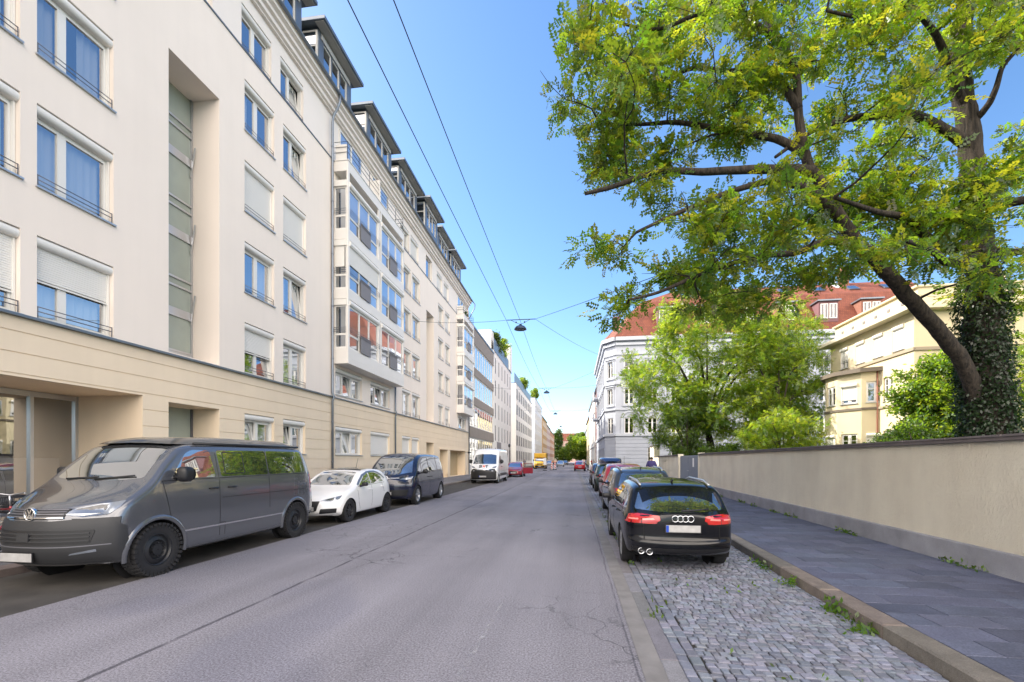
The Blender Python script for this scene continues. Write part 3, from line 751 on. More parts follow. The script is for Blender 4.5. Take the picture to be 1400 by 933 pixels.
rowhouse('rose town house beyond the ochre one',-11.3,190.2,216,16,5,9,1.2,M['rose'],z0=1.4,wh=1.9,roof=5.5,roof_m='tile')
rowhouse('orange house at the far left end of the street',-11.3,216.2,262,15.5,4,14,1.3,M['orange'],z0=1.4,pitch=3.4,roof=5,roof_m='zinc')
# ------------------------------------------------------------------ right side far row
rowhouse('narrow plum red house front beyond the ornate corner building',4.4,82.6,95,15.4,4,4,1.1,M['plum'],side='R',z0=1.3,pitch=3.4,roof=4.5,roof_m='zinc')
rowhouse('white house with cornices beyond the plum one',4.2,95.2,128,15.0,4,9,1.2,M['white_render'],side='R',z0=1.3,pitch=3.4,roof=4.5,roof_m='zinc',trim=(4.4,11.3))
rowhouse('yellowish house with light blue windows further down on the right',4.6,128.2,170,14.5,4,11,1.3,M['yellow'],side='R',z0=1.3,pitch=3.3,roof=4,roof_m='tile')
rowhouse('grey house at the far right end of the street',5.2,170.2,230,14,4,14,1.3,M['grey_white'],side='R',z0=1.3,pitch=3.3,roof=4,roof_m='zinc')
E_=thing('end_house','pink tiled house closing the view at the end of the street','building',(-30,345,0),0)
w=MB(); hs=[(3+i*4,4.4+i*4,1.5+3.4*k,3.4+3.4*k) for i in range(14) for k in range(4)]
wall(w,0,60,0,16,hs); [reveal(w,h,0,.25) for h in hs]; w.quad((0,0,0),(0,12,0),(0,12,16),(0,0,16)); w.quad((60,0,0),(60,12,0),(60,12,16),(60,0,16)); w.build('wall',M['rose'],E_)
for h in hs: window(E_,h[0],h[2],1.4,1.9,0,sash=2,box=False,rail=0,sill=False,inset=.12)
r=MB(); r.prism([(-.4,16.001),(5,22),(7,22),(12.4,16.001)],'x',-.3,60.3); r.build('roof',M['tile'],E_)

# ------------------------------------------------------------------ ornate corner building behind the trees
K=thing('corner_building','ornate grey white corner building with red tiled mansard roof behind the trees','building',(5.2,59.0,0),0)
LK=38.0
w=MB(); lowk=MB(); tk=MB()
cols=[1.1+2.85*i for i in range(13)]
rowsk=[(1.3,3.3),(5.05,7.05),(8.75,10.75),(12.2,14.25)]
hk=[]
for i,c in enumerate(cols):
    for j,(a,b) in enumerate(rowsk):
        if j==0 and i<1: continue
        hk.append((c,c+1.15,a,b,j))
wall(w,0,LK,4.75,17.2,[h for h in hk if h[4]>0])
for h in hk: reveal(w if h[4]>0 else lowk,h,0,.25)
def rust(mb,u0,u1,holes):
    z=.0
    while z<4.7:
        b=min(z+.47,4.75); wall(mb,u0,u1,z+.02,b-.02,holes,-.03); wall(mb,u0,u1,b-.021,b+.021,holes,.02)
        mb.quad((u0,-.03,b-.02),(u1,-.03,b-.02),(u1,.02,b-.02),(u0,.02,b-.02)); mb.quad((u0,-.03,z+.02),(u1,-.03,z+.02),(u1,.02,z+.02),(u0,.02,z+.02)); z=b
rust(lowk,0,LK,[h for h in hk if h[4]==0])
def surround(mb,h,top=True):
    u0,u1,a,b=h[:4]
    mb.box(u0-.18,u0-.003,-.07,-.003,a-.1,b+.02); mb.box(u1+.003,u1+.18,-.07,-.003,a-.1,b+.02); mb.box(u0-.28,u1+.28,-.15,-.003,a-.26,a-.1)
    if top: mb.box(u0-.25,u1+.25,-.10,-.003,b+.02,b+.24); mb.box(u0-.34,u1+.34,-.2,-.003,b+.24,b+.36)
for h in hk:
    if h[4]>=2: surround(tk,h)
    elif h[4]==1: 
        c=(h[0]+h[1])/2; ring=[]; n=12
        for rr in (1.0,.72):
            pass
        for s_ in range(n):
            a0,a1=math.pi*s_/n,math.pi*(s_+1)/n
            tk.prism([(c+1.0*math.cos(a0),6.95+1.0*math.sin(a0)),(c+1.0*math.cos(a1),6.95+1.0*math.sin(a1)),(c+.76*math.cos(a1),6.95+.76*math.sin(a1)),(c+.76*math.cos(a0),6.95+.76*math.sin(a0))],'y',-.1,-.003)
        tk.box(c-1.0,c-.76,-.1,-.003,4.85,6.95); tk.box(c+.76,c+1.0,-.1,-.003,4.85,6.95)
for z,t_,d in ((4.72,.3,.22),(8.0,.22,.16),(11.25,.3,.2),(15.0,.25,.14),(16.2,.3,.25),(16.75,.45,.5)):
    tk.box(-.0,LK,-d,-.004,z,z+t_)
# chamfered corner and the street front
Mc=Matrix.Translation((-1.2,1.5,0))@Matrix.Rotation(math.atan2(-1.5,1.2),4,'Z'); Lc=math.hypot(1.2,1.5)
Ms=Matrix.Translation((-1.2,23.4,0))@Matrix.Rotation(R(-90),4,'Z'); Ls=21.9
extra=[]
for Mx,Lx,cs in ((Mc,Lc,[.5]),(Ms,Ls,[1.2+2.9*i for i in range(7)])):
    for q in (w,lowk,tk): q.M=Mx
    hh=[(c,c+(.95 if Lx<3 else 1.15),a,b,j) for c in cs for j,(a,b) in enumerate(rowsk) if not(Lx<3 and j==0)]
    wall(w,0,Lx,4.75,17.2,[h for h in hh if h[4]>0]); [reveal(w if h[4]>0 else lowk,h,0,.25) for h in hh]
    rust(lowk,0,Lx,[h for h in hh if h[4]==0])
    for h in hh:
        if h[4]>=2 : surround(tk,h)
        extra.append((Mx,h))
    for z,t_,d in ((4.72,.3,.22),(8.0,.22,.16),(11.25,.3,.2),(15.0,.25,.14),(16.2,.3,.25),(16.75,.45,.5)):
        tk.box(-.12,Lx+.12,-d,-.004,z,z+t_)
    if Lx>3:
        for zb in (8.1,11.4): tk.box(4.5,8.5,-.9,-.005,zb,zb+.25); tk.box(4.5,8.5,-.9,-.8,zb+.25,zb+1.15)
for q in (w,lowk,tk): q.M=None
w.quad((LK,0,0),(LK,14,0),(LK,14,17),(LK,0,17)); w.build('wall',M['grey_white'],K); lowk.build('rusticated_base',mat('rusticated_grey',(.44,.47,.54),.9,var=.1,scale=.8),K); tk.build('stone_moulding',M['stone_trim'],K)
for h in hk: window(K,h[0],h[2],h[1]-h[0],h[3]-h[2],0,sash=2,box=False,rail=0,sill=False,inset=.14,bars=(0,1,.68),gm='glass_old')
for Mx,h in extra:
    o=window(K,h[0],h[2],h[1]-h[0],h[3]-h[2],0,sash=2,box=False,rail=0,sill=False,inset=.14,bars=(0,1,.68),gm='glass_old'); o.matrix_local=Mx@Matrix.Translation((h[0],0,h[2]))
# mansard: lower steep red tiles, upper gentle
r=MB()
def roofquad(pts): r.add(pts,[tuple(range(len(pts)))])
e=.3; zt=22.6; zr=25.2
roofquad([(-.2,-e,17.2),(LK,-e,17.2),(LK,3.2,zt),(3.6,3.2,zt)]); roofquad([(3.6,3.2,zt),(LK,3.2,zt),(LK,7,zr),(8.5,7,zr)])
roofquad([(-1.5,1.4,17.2),(-.2,-e,17.2),(3.6,3.2,zt),(3.2,5.0,zt)]); roofquad([(3.2,5.0,zt),(3.6,3.2,zt),(8.5,7,zr),(8.5,9,zr)])
roofquad([(-1.5,23.4,17.2),(-1.5,1.4,17.2),(3.2,5.0,zt),(3.2,23.4,zt)]); roofquad([(3.2,23.4,zt),(3.2,5.0,zt),(8.5,9,zr),(8.5,23.4,zr)])
roofquad([(LK,14.5,17.2),(8,14.5,17.2),(8.5,9,zr),(LK,7,zr)])
r.add([(LK,-e,17.2),(LK,14.5,17.2),(LK,7,zr),(LK,3.2,zt)],[(0,1,2,3)]); r.build('roof',M['tile'],K)
for i in range(7):
    u=5.2+4.7*i; dm=MB(); z0=18.3; dm.box(u,u+2.2,.35,3.0,z0,z0+2.5); o=dm.build('roof_dormer',M['brick_red'] if i%2 else M['plum'],K,bevel=.02)
    MB().box(u-.2,u+2.4,.1,3.3,z0+2.502,z0+2.66).build('dormer_roof',M['zinc'],o)
    for s_ in (0,1): window(o,u+.18+s_*1.0,z0+.4,.86,1.8,.33,sash=2,box=False,rail=0,sill=False,inset=.0,gm='glass_old')
for i in range(7):
    u=9.0+4.1*i; a=math.atan2(zr-zt,3.8); s=MB(); s.M=Matrix.Translation((u,4.2,zt+.72))@Matrix.Rotation(a,4,'X')
    s.box(0,1.3,0,1.5,.02,.14); o=s.build('skylight',M['railgrey'],K); p=MB(); p.M=s.M; p.quad((.08,.08,.146),(1.22,.08,.146),(1.22,1.42,.146),(.08,1.42,.146)); p.build('pane',M['glass'],o)
c=MB(); c.box(28.3,28.9,-.2,7.2,17.3,17.4)
c.add([(28.6,-.4,17.6),(29.1,-.4,17.6),(29.1,7,25.9),(28.6,7,25.9),(28.6,-.4,16.9),(29.1,-.4,16.9),(29.1,7,24.8),(28.6,7,24.8)],[(0,1,2,3),(4,5,6,7)[::-1],(0,4,5,1),(1,5,6,2),(2,6,7,3),(3,7,4,0)]); c.build('fire_wall',M['stone_trim'],K)
for bx in ((29.6,30.6,6.2,7.0,24.5,27.0),(14,15.2,7,7.8,24.5,26.4)):
    c=MB(); c.box(*bx); c.build('chimney',M['brick_red'],K)
t=MB(); t.box(.2,1.1,5.5,7.0,18.5,21.6); t.build('chimney',M['plum'],K)
# ------------------------------------------------------------------ cream villa in the garden on the right
V=thing('villa','cream yellow villa with a round bay and flat overhanging eaves behind the ivy trunk','building',(18.0,35.0,0),R(-90))
vy=mat('villa_cream',(.68,.59,.40),.9,var=.05,scale=.7,bmp=.2,bscale=60)
# local x = 35 - Y, local y = X - 18
w=MB(); uv=[(1.2+1.72*i,2.1+1.72*i,7.82,9.22) for i in range(4)]
h2=[(5.55,6.35,5.1,6.5)]; h1=[(5.55,6.35,1.9,3.4)]
wall(w,0,8,0,9.65,uv+h2+h1); [reveal(w,h,0,.2) for h in uv+h2+h1]
h3=[(2.2,3.2,5.1,6.5),(2.2,3.2,7.9,9.2)]
w.M=Matrix.Translation((8,0,0))@Matrix.Rotation(R(90),4,'Z'); wall(w,0,11,0,9.65,h3); [reveal(w,h,0,.2) for h in h3]; w.M=None
w.quad((0,0,0),(0,11,0),(0,11,9.65),(0,0,9.65)); w.quad((0,11,0),(8,11,0),(8,11,9.65),(0,11,9.65))
w.build('wall',vy,V)
e=MB(); e.box(-.6,8.5,-.55,11.5,9.66,9.86); e.box(-.5,8.4,-.45,11.4,9.861,9.95); e.build('eaves',mat('villa_eaves',(.66,.59,.44),.85),V,bevel=.02)
at_=MB(); at_.box(.1,7.9,.25,10.8,9.951,10.95); at_.box(-.0,8.0,.1,10.9,10.951,11.05); at_.build('attic_storey',vy,V)
for i in range(6): MB().box(.9+1.15*i,1.12+1.15*i,.215,.248,10.35,10.5).build('attic_vent',M['panelgrey'],V)
MB().box(5.2,6.2,5,5.8,11.051,12.2).build('chimney',vy,V,bevel=.02)
b=MB(); b.box(-.03,8.06,-.08,-.003,7.55,7.72); b.box(8.003,8.08,-.0,11,7.55,7.72); b.box(-.03,8.06,-.08,-.003,4.72,4.86); b.build('string_course',mat('villa_band',(.36,.30,.22),.8),V)
for i,h in enumerate(uv): window(V,h[0],h[2],.9,1.4,0,sash=2,shut=1. if i in(1,2,3) else .6,box=False if 0 else True,rail=0,inset=.14)
for h in h2+h1: window(V,h[0],h[2],.8,h[3]-h[2],0,sash=2,box=False,rail=0,inset=.14,bars=(0,1,.7))
for h in h3:
    o=window(V,h[0],h[2],1.0,h[3]-h[2],0,sash=2,box=True,shut=.5,rail=0,inset=.14); o.matrix_local=Matrix.Translation((8,0,0))@Matrix.Rotation(R(90),4,'Z')@Matrix.Translation((h[0],0,h[2]))
# the round bay: facets with windows between
bb=MB(); bt=MB(); cxb,rb=3.0,2.5; nf=5; angs=[R(180+10+160*i/nf) for i in range(nf+1)]
cy_=.9
facets=[]
for i in range(nf):
    p0=(cxb+rb*math.cos(angs[i]),cy_+rb*math.sin(angs[i])); p1=(cxb+rb*math.cos(angs[i+1]),cy_+rb*math.sin(angs[i+1]))
    d=math.hypot(p1[0]-p0[0],p1[1]-p0[1]); Mx=Matrix.Translation((p0[0],p0[1],0))@Matrix.Rotation(math.atan2(p1[1]-p0[1],p1[0]-p0[0]),4,'Z')
    bb.M=Mx; hs=[(.22,d-.22,5.15,6.4),(.22,d-.22,2.0,3.3)]
    wall(bb,0,d,0,7.0,hs); [reveal(bb,h,0,.2) for h in hs]; facets.append((Mx,hs,d))
bb.M=None
poly=[(cxb+(rb+.28)*math.cos(a),cy_+(rb+.28)*math.sin(a)) for a in angs]; bt.prism(poly,'z',6.98,7.22); bt.prism([(cxb+(rb+.06)*math.cos(a),cy_+(rb+.06)*math.sin(a)) for a in angs],'z',4.72,4.86)
bo=bb.build('round_bay',vy,V); bt.build('bay_cornice',mat('villa_dark_trim',(.16,.13,.10),.7),bo)
for fi,(Mx,hs,d) in enumerate(facets):
    for hi,h in enumerate(hs):
        o=window(bo,h[0],h[2],h[1]-h[0],h[3]-h[2],0,sash=2,box=(fi+hi)%2==1,shut=.75 if (fi+hi)%2==1 else 0,rail=0,inset=.12,bars=(0,1,.7)); o.matrix_local=Mx@Matrix.Translation((h[0],0,h[2]))
dpv=MB(); dpv.tube([(5.2,-.1,7.0),(5.2,-.1,.1)],.05,8); dpv.build('downpipe',M['brick_red'],V)

# ------------------------------------------------------------------ garden wall and gate on the right
def wx(y): return 5.484+.0439*y
GW=thing('garden_wall','long rough cream garden wall with grey plinth beside the right pavement','wall',(0,0,0))
m,nt,b_,out=newmat('rough_wall_render'); p=pos(nt)
r_=ramp(nt,noise(nt,p,1.1,6),[(.3,(.82,.74,.60,1)),(.7,(.92,.85,.70,1))])
st=ramp(nt,noise(nt,mapped(nt,p,(1.5,1.5,.25)),1.2,5),[(.35,g(.94)),(.6,g(1.01))])
nt.links.new(mixc(nt,1,r_.outputs[0],st.outputs[0],'MULTIPLY'),b_.inputs['Base Color']); b_.inputs['Roughness'].default_value=.95
ma=N(nt,'ShaderNodeMath',operation='ADD'); nt.links.new(noise(nt,mapped(nt,p,(1,1,.8)),22,5,.6),ma.inputs[0]); n2=noise(nt,p,90,3); nt.links.new(n2,ma.inputs[1])
bump(nt,b_,ma.outputs[0],1.,.035); M['rough_wall']=m
M['plinth']=mat('plinth_grey',(.29,.29,.32),.9,var=.3,scale=2,bmp=.8,bscale=45,bdist=.02)
M['coping']=mat('coping_dark',(.13,.11,.11),.7,var=.25,scale=3,bmp=.3,bscale=30)
def wallseg(y0,y1,h,mats=('rough_wall','plinth','coping'),parent=None,th=.3):
    x0,x1=wx(y0),wx(y1)
    def slab(a,b,xo0,xo1):
        return [(x0+xo0,y0,a),(x0+xo1,y0,a),(x1+xo1,y1,a),(x1+xo0,y1,a),(x0+xo0,y0,b),(x0+xo1,y0,b),(x1+xo1,y1,b),(x1+xo0,y1,b)]
    fs=[(0,3,2,1),(4,5,6,7),(0,1,5,4),(1,2,6,5),(2,3,7,6),(3,0,4,7)]
    n=max(1,int((y1-y0)/.8)); 
    MB().add(slab(.44,h,0,th),fs).build('wall_render',M[mats[0]],parent)
    MB().add(slab(0,.45,-.05,th+.05),fs).build('plinth',M[mats[1]],parent,bevel=.02)
    c=MB(); c.add(slab(h+.002,h+.055,-.06,th+.08),fs)
    k=int((y1-y0)/1.0)
    for i in range(k):
        yy=y0+i*1.0; xx=wx(yy); c.add([(xx-.075,yy+.01,h+.056),(xx+th+.1,yy+.01,h+.056),(xx+.044+th+.1,yy+.985,h+.056),(xx+.044-.075,yy+.985,h+.056),(xx-.07,yy+.01,h+.085),(xx+th+.1,yy+.01,h+.085),(xx+.044+th+.1,yy+.985,h+.085),(xx+.044-.07,yy+.985,h+.085)],fs)
    c.build('coping',M[mats[2]],parent)
wallseg(-8,25.4,1.96,parent=GW)
G2=thing('garden_wall','short cream wall section beyond the grey gate','wall',(0,0,0)); wallseg(31.5,43.9,1.96,parent=G2)
G3=thing('wall_pier','tall pale wall pier at the street corner behind the walking man','wall',(0,0,0)); wallseg(44.0,47.3,3.0,parent=G3,th=.5)
G4=thing('garden_gate','grey blue double leaf metal gate with a white notice in the garden wall','gate',(wx(25.45),25.45,.1),-math.atan(.0439))
gp=mat('gate_grey_blue',(.20,.23,.29),.5,var=.08,scale=2)
for k in range(2):
    l=MB(); a=.12+2.88*k; l.box(.08,.13,a,a+2.8,.04,1.86)
    for i in range(9): l.box(.065,.081,a+.1+i*.3,a+.1+i*.3+.26,.12,1.78)
    o=l.build('gate_leaf',gp,G4)
    if k==0: MB().box(.05,.064,1.5,1.85,1.2,1.7).build('notice',M['white_plain'],o)
    MB().tube([(.05,2.85+.25*k,.95),(.0,2.85+.25*k,.95),(.0,2.75+.25*k+.2*k,.95)],.012,6).build('handle',M['alu'],o)
pz=MB(); pz.box(-.03,.3,-.1,.1,0,1.98); pz.box(-.03,.3,5.9,6.1,0,1.98); pz.build('gate_post',M['rough_wall'],G4,bevel=.01)
# ------------------------------------------------------------------ vehicles
def pchip(pts):
    xs=np.array([p[0] for p in pts],float); ys=np.array([p[1] for p in pts],float)
    h=np.diff(xs); d=np.diff(ys)/h; m=np.zeros(len(xs)); m[0]=d[0]; m[-1]=d[-1]
    for i in range(1,len(xs)-1):
        if d[i-1]*d[i]>0:
            w1=2*h[i]+h[i-1]; w2=h[i]+2*h[i-1]; m[i]=(w1+w2)/(w1/d[i-1]+w2/d[i])
    def f(x):
        x=min(max(x,xs[0]),xs[-1]); i=min(max(int(np.searchsorted(xs,x))-1,0),len(h)-1)
        t=(x-xs[i])/h[i]; return float((1+2*t)*(1-t)**2*ys[i]+t*(1-t)**2*h[i]*m[i]+t*t*(3-2*t)*ys[i+1]+t*t*(t-1)*h[i]*m[i+1])
    return f
def paint(name,col,metal=.0,rough=.35,coat=1.):
    m,nt,b,out=newmat(name); b.inputs['Metallic'].default_value=metal; b.inputs['Roughness'].default_value=rough
    b.inputs['Coat Weight'].default_value=coat; b.inputs['Coat Roughness'].default_value=.02
    b.inputs['Base Color'].default_value=(*col,1); return m
def carglass(name,col=(.02,.024,.028),refl=.22):
    m=bpy.data.materials.new(name); m.use_nodes=True; nt=m.node_tree; nt.nodes.clear()
    out=nt.nodes.new('ShaderNodeOutputMaterial'); mx=nt.nodes.new('ShaderNodeMixShader')
    df=N(nt,'ShaderNodeBsdfDiffuse'); df.inputs[0].default_value=(*col,1)
    gl=N(nt,'ShaderNodeBsdfGlossy'); gl.inputs['Roughness'].default_value=.015; gl.inputs['Color'].default_value=(.93,.96,1,1)
    lw=N(nt,'ShaderNodeLayerWeight'); lw.inputs['Blend'].default_value=.4
    r=ramp(nt,lw.outputs['Facing'],[(0,g(refl)),(.9,g(.9))]); nt.links.new(r.outputs[0],mx.inputs[0]); nt.links.new(df.outputs[0],mx.inputs[1]); nt.links.new(gl.outputs[0],mx.inputs[2]); nt.links.new(mx.outputs[0],out.inputs[0]); return m
M['carglass']=carglass('car_glass'); M['carglass_light']=carglass('car_glass_light',(.055,.055,.05),.26)
M['redlens']=mat('tail_lens_red',(.42,.012,.012),.12,coat=1.); M['redlens_l']=mat('tail_lens_pale',(.75,.25,.22),.15,coat=1.)
M['lamp']=mat('headlamp_glass',(.26,.29,.34),.18,metal=.5,coat=1.); M['lampdark']=mat('headlamp_dark',(.02,.025,.035),.1,coat=1.)
M['amber']=mat('amber_lens',(.8,.3,.03),.2,coat=1.)
M['rim_black']=mat('rim_black',(.016,.017,.02),.45); M['rim_silver']=mat('rim_silver',(.5,.51,.53),.3,metal=.9)
M['bumper_grey']=mat('bumper_plastic',(.026,.027,.03),.55,var=.1,obj=True)
M['gap']=mat('panel_gap',(.006,.006,.007),.8)

def lin(a,b,n): return [a+(b-a)*i/n for i in range(n+1)]
def carbody(S):
    top=pchip(S['top']); bot=pchip(S['bot']); plan=pchip(S['plan']); belt=pchip(S['belt']); side=pchip(S['side']); L=S['L']; tum=S['tumble']; rt=S.get('rtop',.09)
    fp=pchip(S['front']); rp=pchip(S['rear']); fb=S.get('fbulge',.2); rb=S.get('rbulge',.12); D=S.get('D',1.1)
    ys=sorted(set([round(v,4) for v in lin(0,.3,10)+lin(.3,L-.3,int(L/.085))+lin(L-.3,L,10)]))
    nx,nz=16,26
    zc=[0,.02,.05]+lin(.09,.80,15)+[.84,.88,.915,.945,.97,.985,.995,1.0]
    zc=sorted(set(zc)); nz=len(zc)-1
    idx={}; vs=[]
    def P(i,j,k):
        key=(i,j,k)
        if key in idx: return idx[key]
        s=-1+2*i/nx; s=math.copysign(abs(s)**.8,s); y=ys[j]; zt=top(y); zb=bot(y)
        z=zb+(zt-zb)*zc[k]; w=plan(y); bz=belt(y)
        if z<=bz: hw=w*side(min(1.,max(0,(z-.2)/max(.2,bz-.2))))
        else: hw=w*side(1.)-tum*(z-bz)
        r=min(rt,(zt-zb)*.4); q=(z-(zt-r))/r
        if q>0: hw-=r*1.1*(1-math.sqrt(max(0,1-q*q)))
        q=((zb+.06)-z)/.06
        if q>0: hw-=.05*(1-math.sqrt(max(0,1-q*q)))
        x=s*hw
        zz=z+S.get('crown',.025)*(1-s*s)*(zc[k]**6)
        wt=max(0,1-y/D)**2; wr=max(0,1-(L-y)/D)**2
        yy=y+wt*(fp(z)+fb*abs(s)**2.6)-wr*(rp(z)+rb*abs(s)**2.6)
        idx[key]=len(vs); vs.append((x,yy,zz)); return idx[key]
    ny=len(ys)-1; fs=[]
    for j in range(ny):
        for i in range(nx): fs.append((P(i,j,nz),P(i+1,j,nz),P(i+1,j+1,nz),P(i,j+1,nz))); fs.append((P(i,j,0),P(i,j+1,0),P(i+1,j+1,0),P(i+1,j,0)))
        for k in range(nz): fs.append((P(0,j,k),P(0,j,k+1),P(0,j+1,k+1),P(0,j+1,k))); fs.append((P(nx,j,k),P(nx,j+1,k),P(nx,j+1,k+1),P(nx,j,k+1)))
    for i in range(nx):
        for k in range(nz): fs.append((P(i,0,k),P(i+1,0,k),P(i+1,0,k+1),P(i,0,k+1))); fs.append((P(i,ny,k),P(i,ny,k+1),P(i+1,ny,k+1),P(i+1,ny,k)))
    return vs,fs
def roundpoly(pts,r,n=4):
    out=[]; m=len(pts); rr=r if isinstance(r,(list,tuple)) else [r]*m
    for i in range(m):
        p=Vector(pts[i]).to_2d(); a=Vector(pts[i-1]).to_2d(); b=Vector(pts[(i+1)%m]).to_2d()
        da=(a-p); db=(b-p); q=min(rr[i],da.length*.45,db.length*.45)
        if q<1e-4: out.append(tuple(p)); continue
        s=p+da.normalized()*q; e=p+db.normalized()*q
        for k in range(n+1):
            t=k/n; out.append(tuple(s*(1-t)**2+p*2*t*(1-t)+e*t*t))
    return out
class Car:
    def __init__(s,name,label,cat,S,body_mat,loc,rz=0,group=None):
        s.S=S; s.root=thing(name,label,cat,loc,rz,group); vs,fs=carbody(S)
        s.bvh=BVHTree.FromPolygons([Vector(v) for v in vs],fs)
        mb=MB(); mb.add(vs,fs,0,True)
        s.body=mb.build('body',[body_mat,M['gap']],s.root)
        s.paint=body_mat
        # wheel arches cut out of the shell, dark liners behind them
        R_=S['arch']; hw=S['hw']; wr=S['wr']; me=s.body.data
        bm=bmesh.new(); bm.from_mesh(me); bmesh.ops.recalc_face_normals(bm,faces=bm.faces[:]); n=28
        for wy in S['wheels']:
            for sx in(-1,1):
                bmesh.ops.bisect_plane(bm,geom=list({x for f in bm.faces if abs(f.calc_center_median().y-wy)<R_*1.5 and f.normal.z<-.7 for x in (f,*f.edges,*f.verts)}),plane_co=(sx*(hw-.30),0,0),plane_no=(1,0,0),dist=1e-5)
                for k in range(n):
                    a=2*math.pi*(k+.5)/n; no=(0,math.cos(a),math.sin(a)); co=(0,wy+R_*math.cos(a),wr+R_*math.sin(a))
                    fs_=[f for f in bm.faces if f.calc_center_median().x*sx>hw-.31 and math.hypot(f.calc_center_median().y-wy,f.calc_center_median().z-wr)<R_*1.35]
                    bmesh.ops.bisect_plane(bm,geom=list({x for f in fs_ for x in (f,*f.edges,*f.verts)}),plane_co=co,plane_no=no,dist=1e-5)
                dele=[f for f in bm.faces if f.calc_center_median().x*sx>hw-.30 and math.hypot(f.calc_center_median().y-wy,f.calc_center_median().z-wr)<R_*.998]
                bmesh.ops.delete(bm,geom=dele,context='FACES')
        for f in bm.faces: f.smooth=True
        bm.to_mesh(me); bm.free(); me.update()
        ln=MB()
        for wy in S['wheels']:
            for sx in(-1,1):
                x0=sx*(hw-.30); x1=sx*(hw-.012); pr=[(wy+R_*1.005*math.cos(2*math.pi*(k)/n),wr+R_*1.005*math.sin(2*math.pi*k/n)) for k in range(n)]
                vs_=[(x0,y,z) for y,z in pr]+[(x1,y,z) for y,z in pr]
                fq=[(k,(k+1)%n,n+(k+1)%n,n+k) for k in range(n) if (pr[k][1]+pr[(k+1)%n][1])/2>S['bot'][1][1]]
                L_=MB(); L_.add(vs_,fq+[tuple(range(n))]); L_.build('wheel_well',M['gap'],s.root)
    def hit(s,a,b,axis,sign):
        if axis=='x': o=Vector((sign*5,a,b)); d=Vector((-sign,0,0))
        elif axis=='y': o=Vector((a,s.S['L']/2+sign*8,b)); d=Vector((0,-sign,0))
        else: o=Vector((a,b,5)); d=Vector((0,0,-1))
        h=s.bvh.ray_cast(o,d)
        if h[0] is None: 
            n=s.bvh.find_nearest(o+d*(5-s.S['hw'] if axis=='x' else 8-s.S['L']/2 if axis=='y' else 3.5)); return n[0]-d*0,-d
        return h[0],-d
    def patch(s,mb,poly,axis,sign,off=.004,th=.012,step=.06,mi=0):
        bm=bmesh.new(); vv=[bm.verts.new((p[0],p[1],0)) for p in poly]; bm.faces.new(vv)
        xs=[p[0] for p in poly]; ys=[p[1] for p in poly]
        for ax,(lo,hi) in enumerate(((min(xs),max(xs)),(min(ys),max(ys)))):
            n=max(1,int((hi-lo)/step))
            for i in range(1,n+1):
                c=[0,0,0]; c[ax]=lo+(hi-lo)*i/(n+1); nn=[0,0,0]; nn[ax]=1
                bmesh.ops.bisect_plane(bm,geom=bm.verts[:]+bm.edges[:]+bm.faces[:],plane_co=c,plane_no=nn,dist=1e-5)
        bm.verts.ensure_lookup_table(); bm.verts.index_update(); vs=[];n=len(bm.verts)
        for v in bm.verts:
            p,nr=s.hit(v.co.x,v.co.y,axis,sign); vs.append(p+nr*off)
        inner=[]
        for v in bm.verts:
            p,nr=s.hit(v.co.x,v.co.y,axis,sign); inner.append(p+nr*(off-th))
        fs=[tuple(v.index for v in f.verts) for f in bm.faces]; sk=[]
        for e in bm.edges:
            if len(e.link_faces)==1: a,b=e.verts[0].index,e.verts[1].index; sk.append((vs[a],vs[b],inner[b],inner[a]))
        bm.free(); mb.add(vs,fs,mi,True)
        for q in sk: mb.add(q,[(0,1,2,3)],mi,False)
    def part(s,name,polys,axis,sign,m,parent=None,off=.003,th=.006,step=.06):
        mb=MB()
        for p in polys: s.patch(mb,p,axis,sign,off,th,step)
        return mb.build(name,m,parent or s.root)
    def lines(s,mb,paths,axis,sign,w=.008,off=.0015):
        for path in paths:
            for a,b in zip(path,path[1:]):
                a=Vector(a);b=Vector(b); d=(b-a).to_2d().normalized(); n=Vector((-d.y,d.x))*w/2
                s.patch(mb,[tuple(a.to_2d()+n),tuple(b.to_2d()+n),tuple(b.to_2d()-n),tuple(a.to_2d()-n)],axis,sign,off,.006,.12)
    def wheel(s,sx,wy,style='multi',rim='rim_silver',tread=False):
        r=s.S['wr']; w=.205; e=thing('wheel',None,None,(sx*(s.S['hw']-.015-w/2+s.S.get('wout',0)),wy,r)); e.parent=s.root
        t=MB(); ri=r*s.S.get('rimf',.66); h=w/2
        t.lathe([(ri,-h*.86),(ri+.02,-h*.95),(r-.05,-h),(r-.015,-h*.93),(r,-h*.8),(r,h*.8),(r-.015,h*.93),(r-.05,h),(ri+.02,h*.95),(ri,h*.86)],axis='x',n=40)
        if tread:
            for k in range(34):
                a=2*math.pi*k/34
                for q,(hh,dx) in enumerate(((.09,h*.8),(.0,.0),(-.09,-h*.8))):
                    aa=a+(.09 if q==1 else 0); M4=Matrix.Rotation(aa,4,'X')@Matrix.Translation((dx,0,r+.002)); t.M=M4; t.box(-.042,.042,-.022,.022,-.02,.012)
            t.M=None
            for k in range(34):
                a=2*math.pi*k/34; t.M=Matrix.Rotation(a,4,'X')
                for sg in(-1,1): t.box(min(sg*h*.9,sg*h*1.04),max(sg*h*.9,sg*h*1.04),-.02,.02,r-.06,r-.004)
            t.M=None
        t.build('tyre',M['rubber'],e)
        q=MB(); o=sx*h; f=lambda d:o-sx*d
        q.lathe([(ri,f(.02)),(ri+.004,f(.012)),(ri-.012,f(.015)),(ri-.03,f(.09)),(ri-.03,f(.15))],axis='x',n=36)
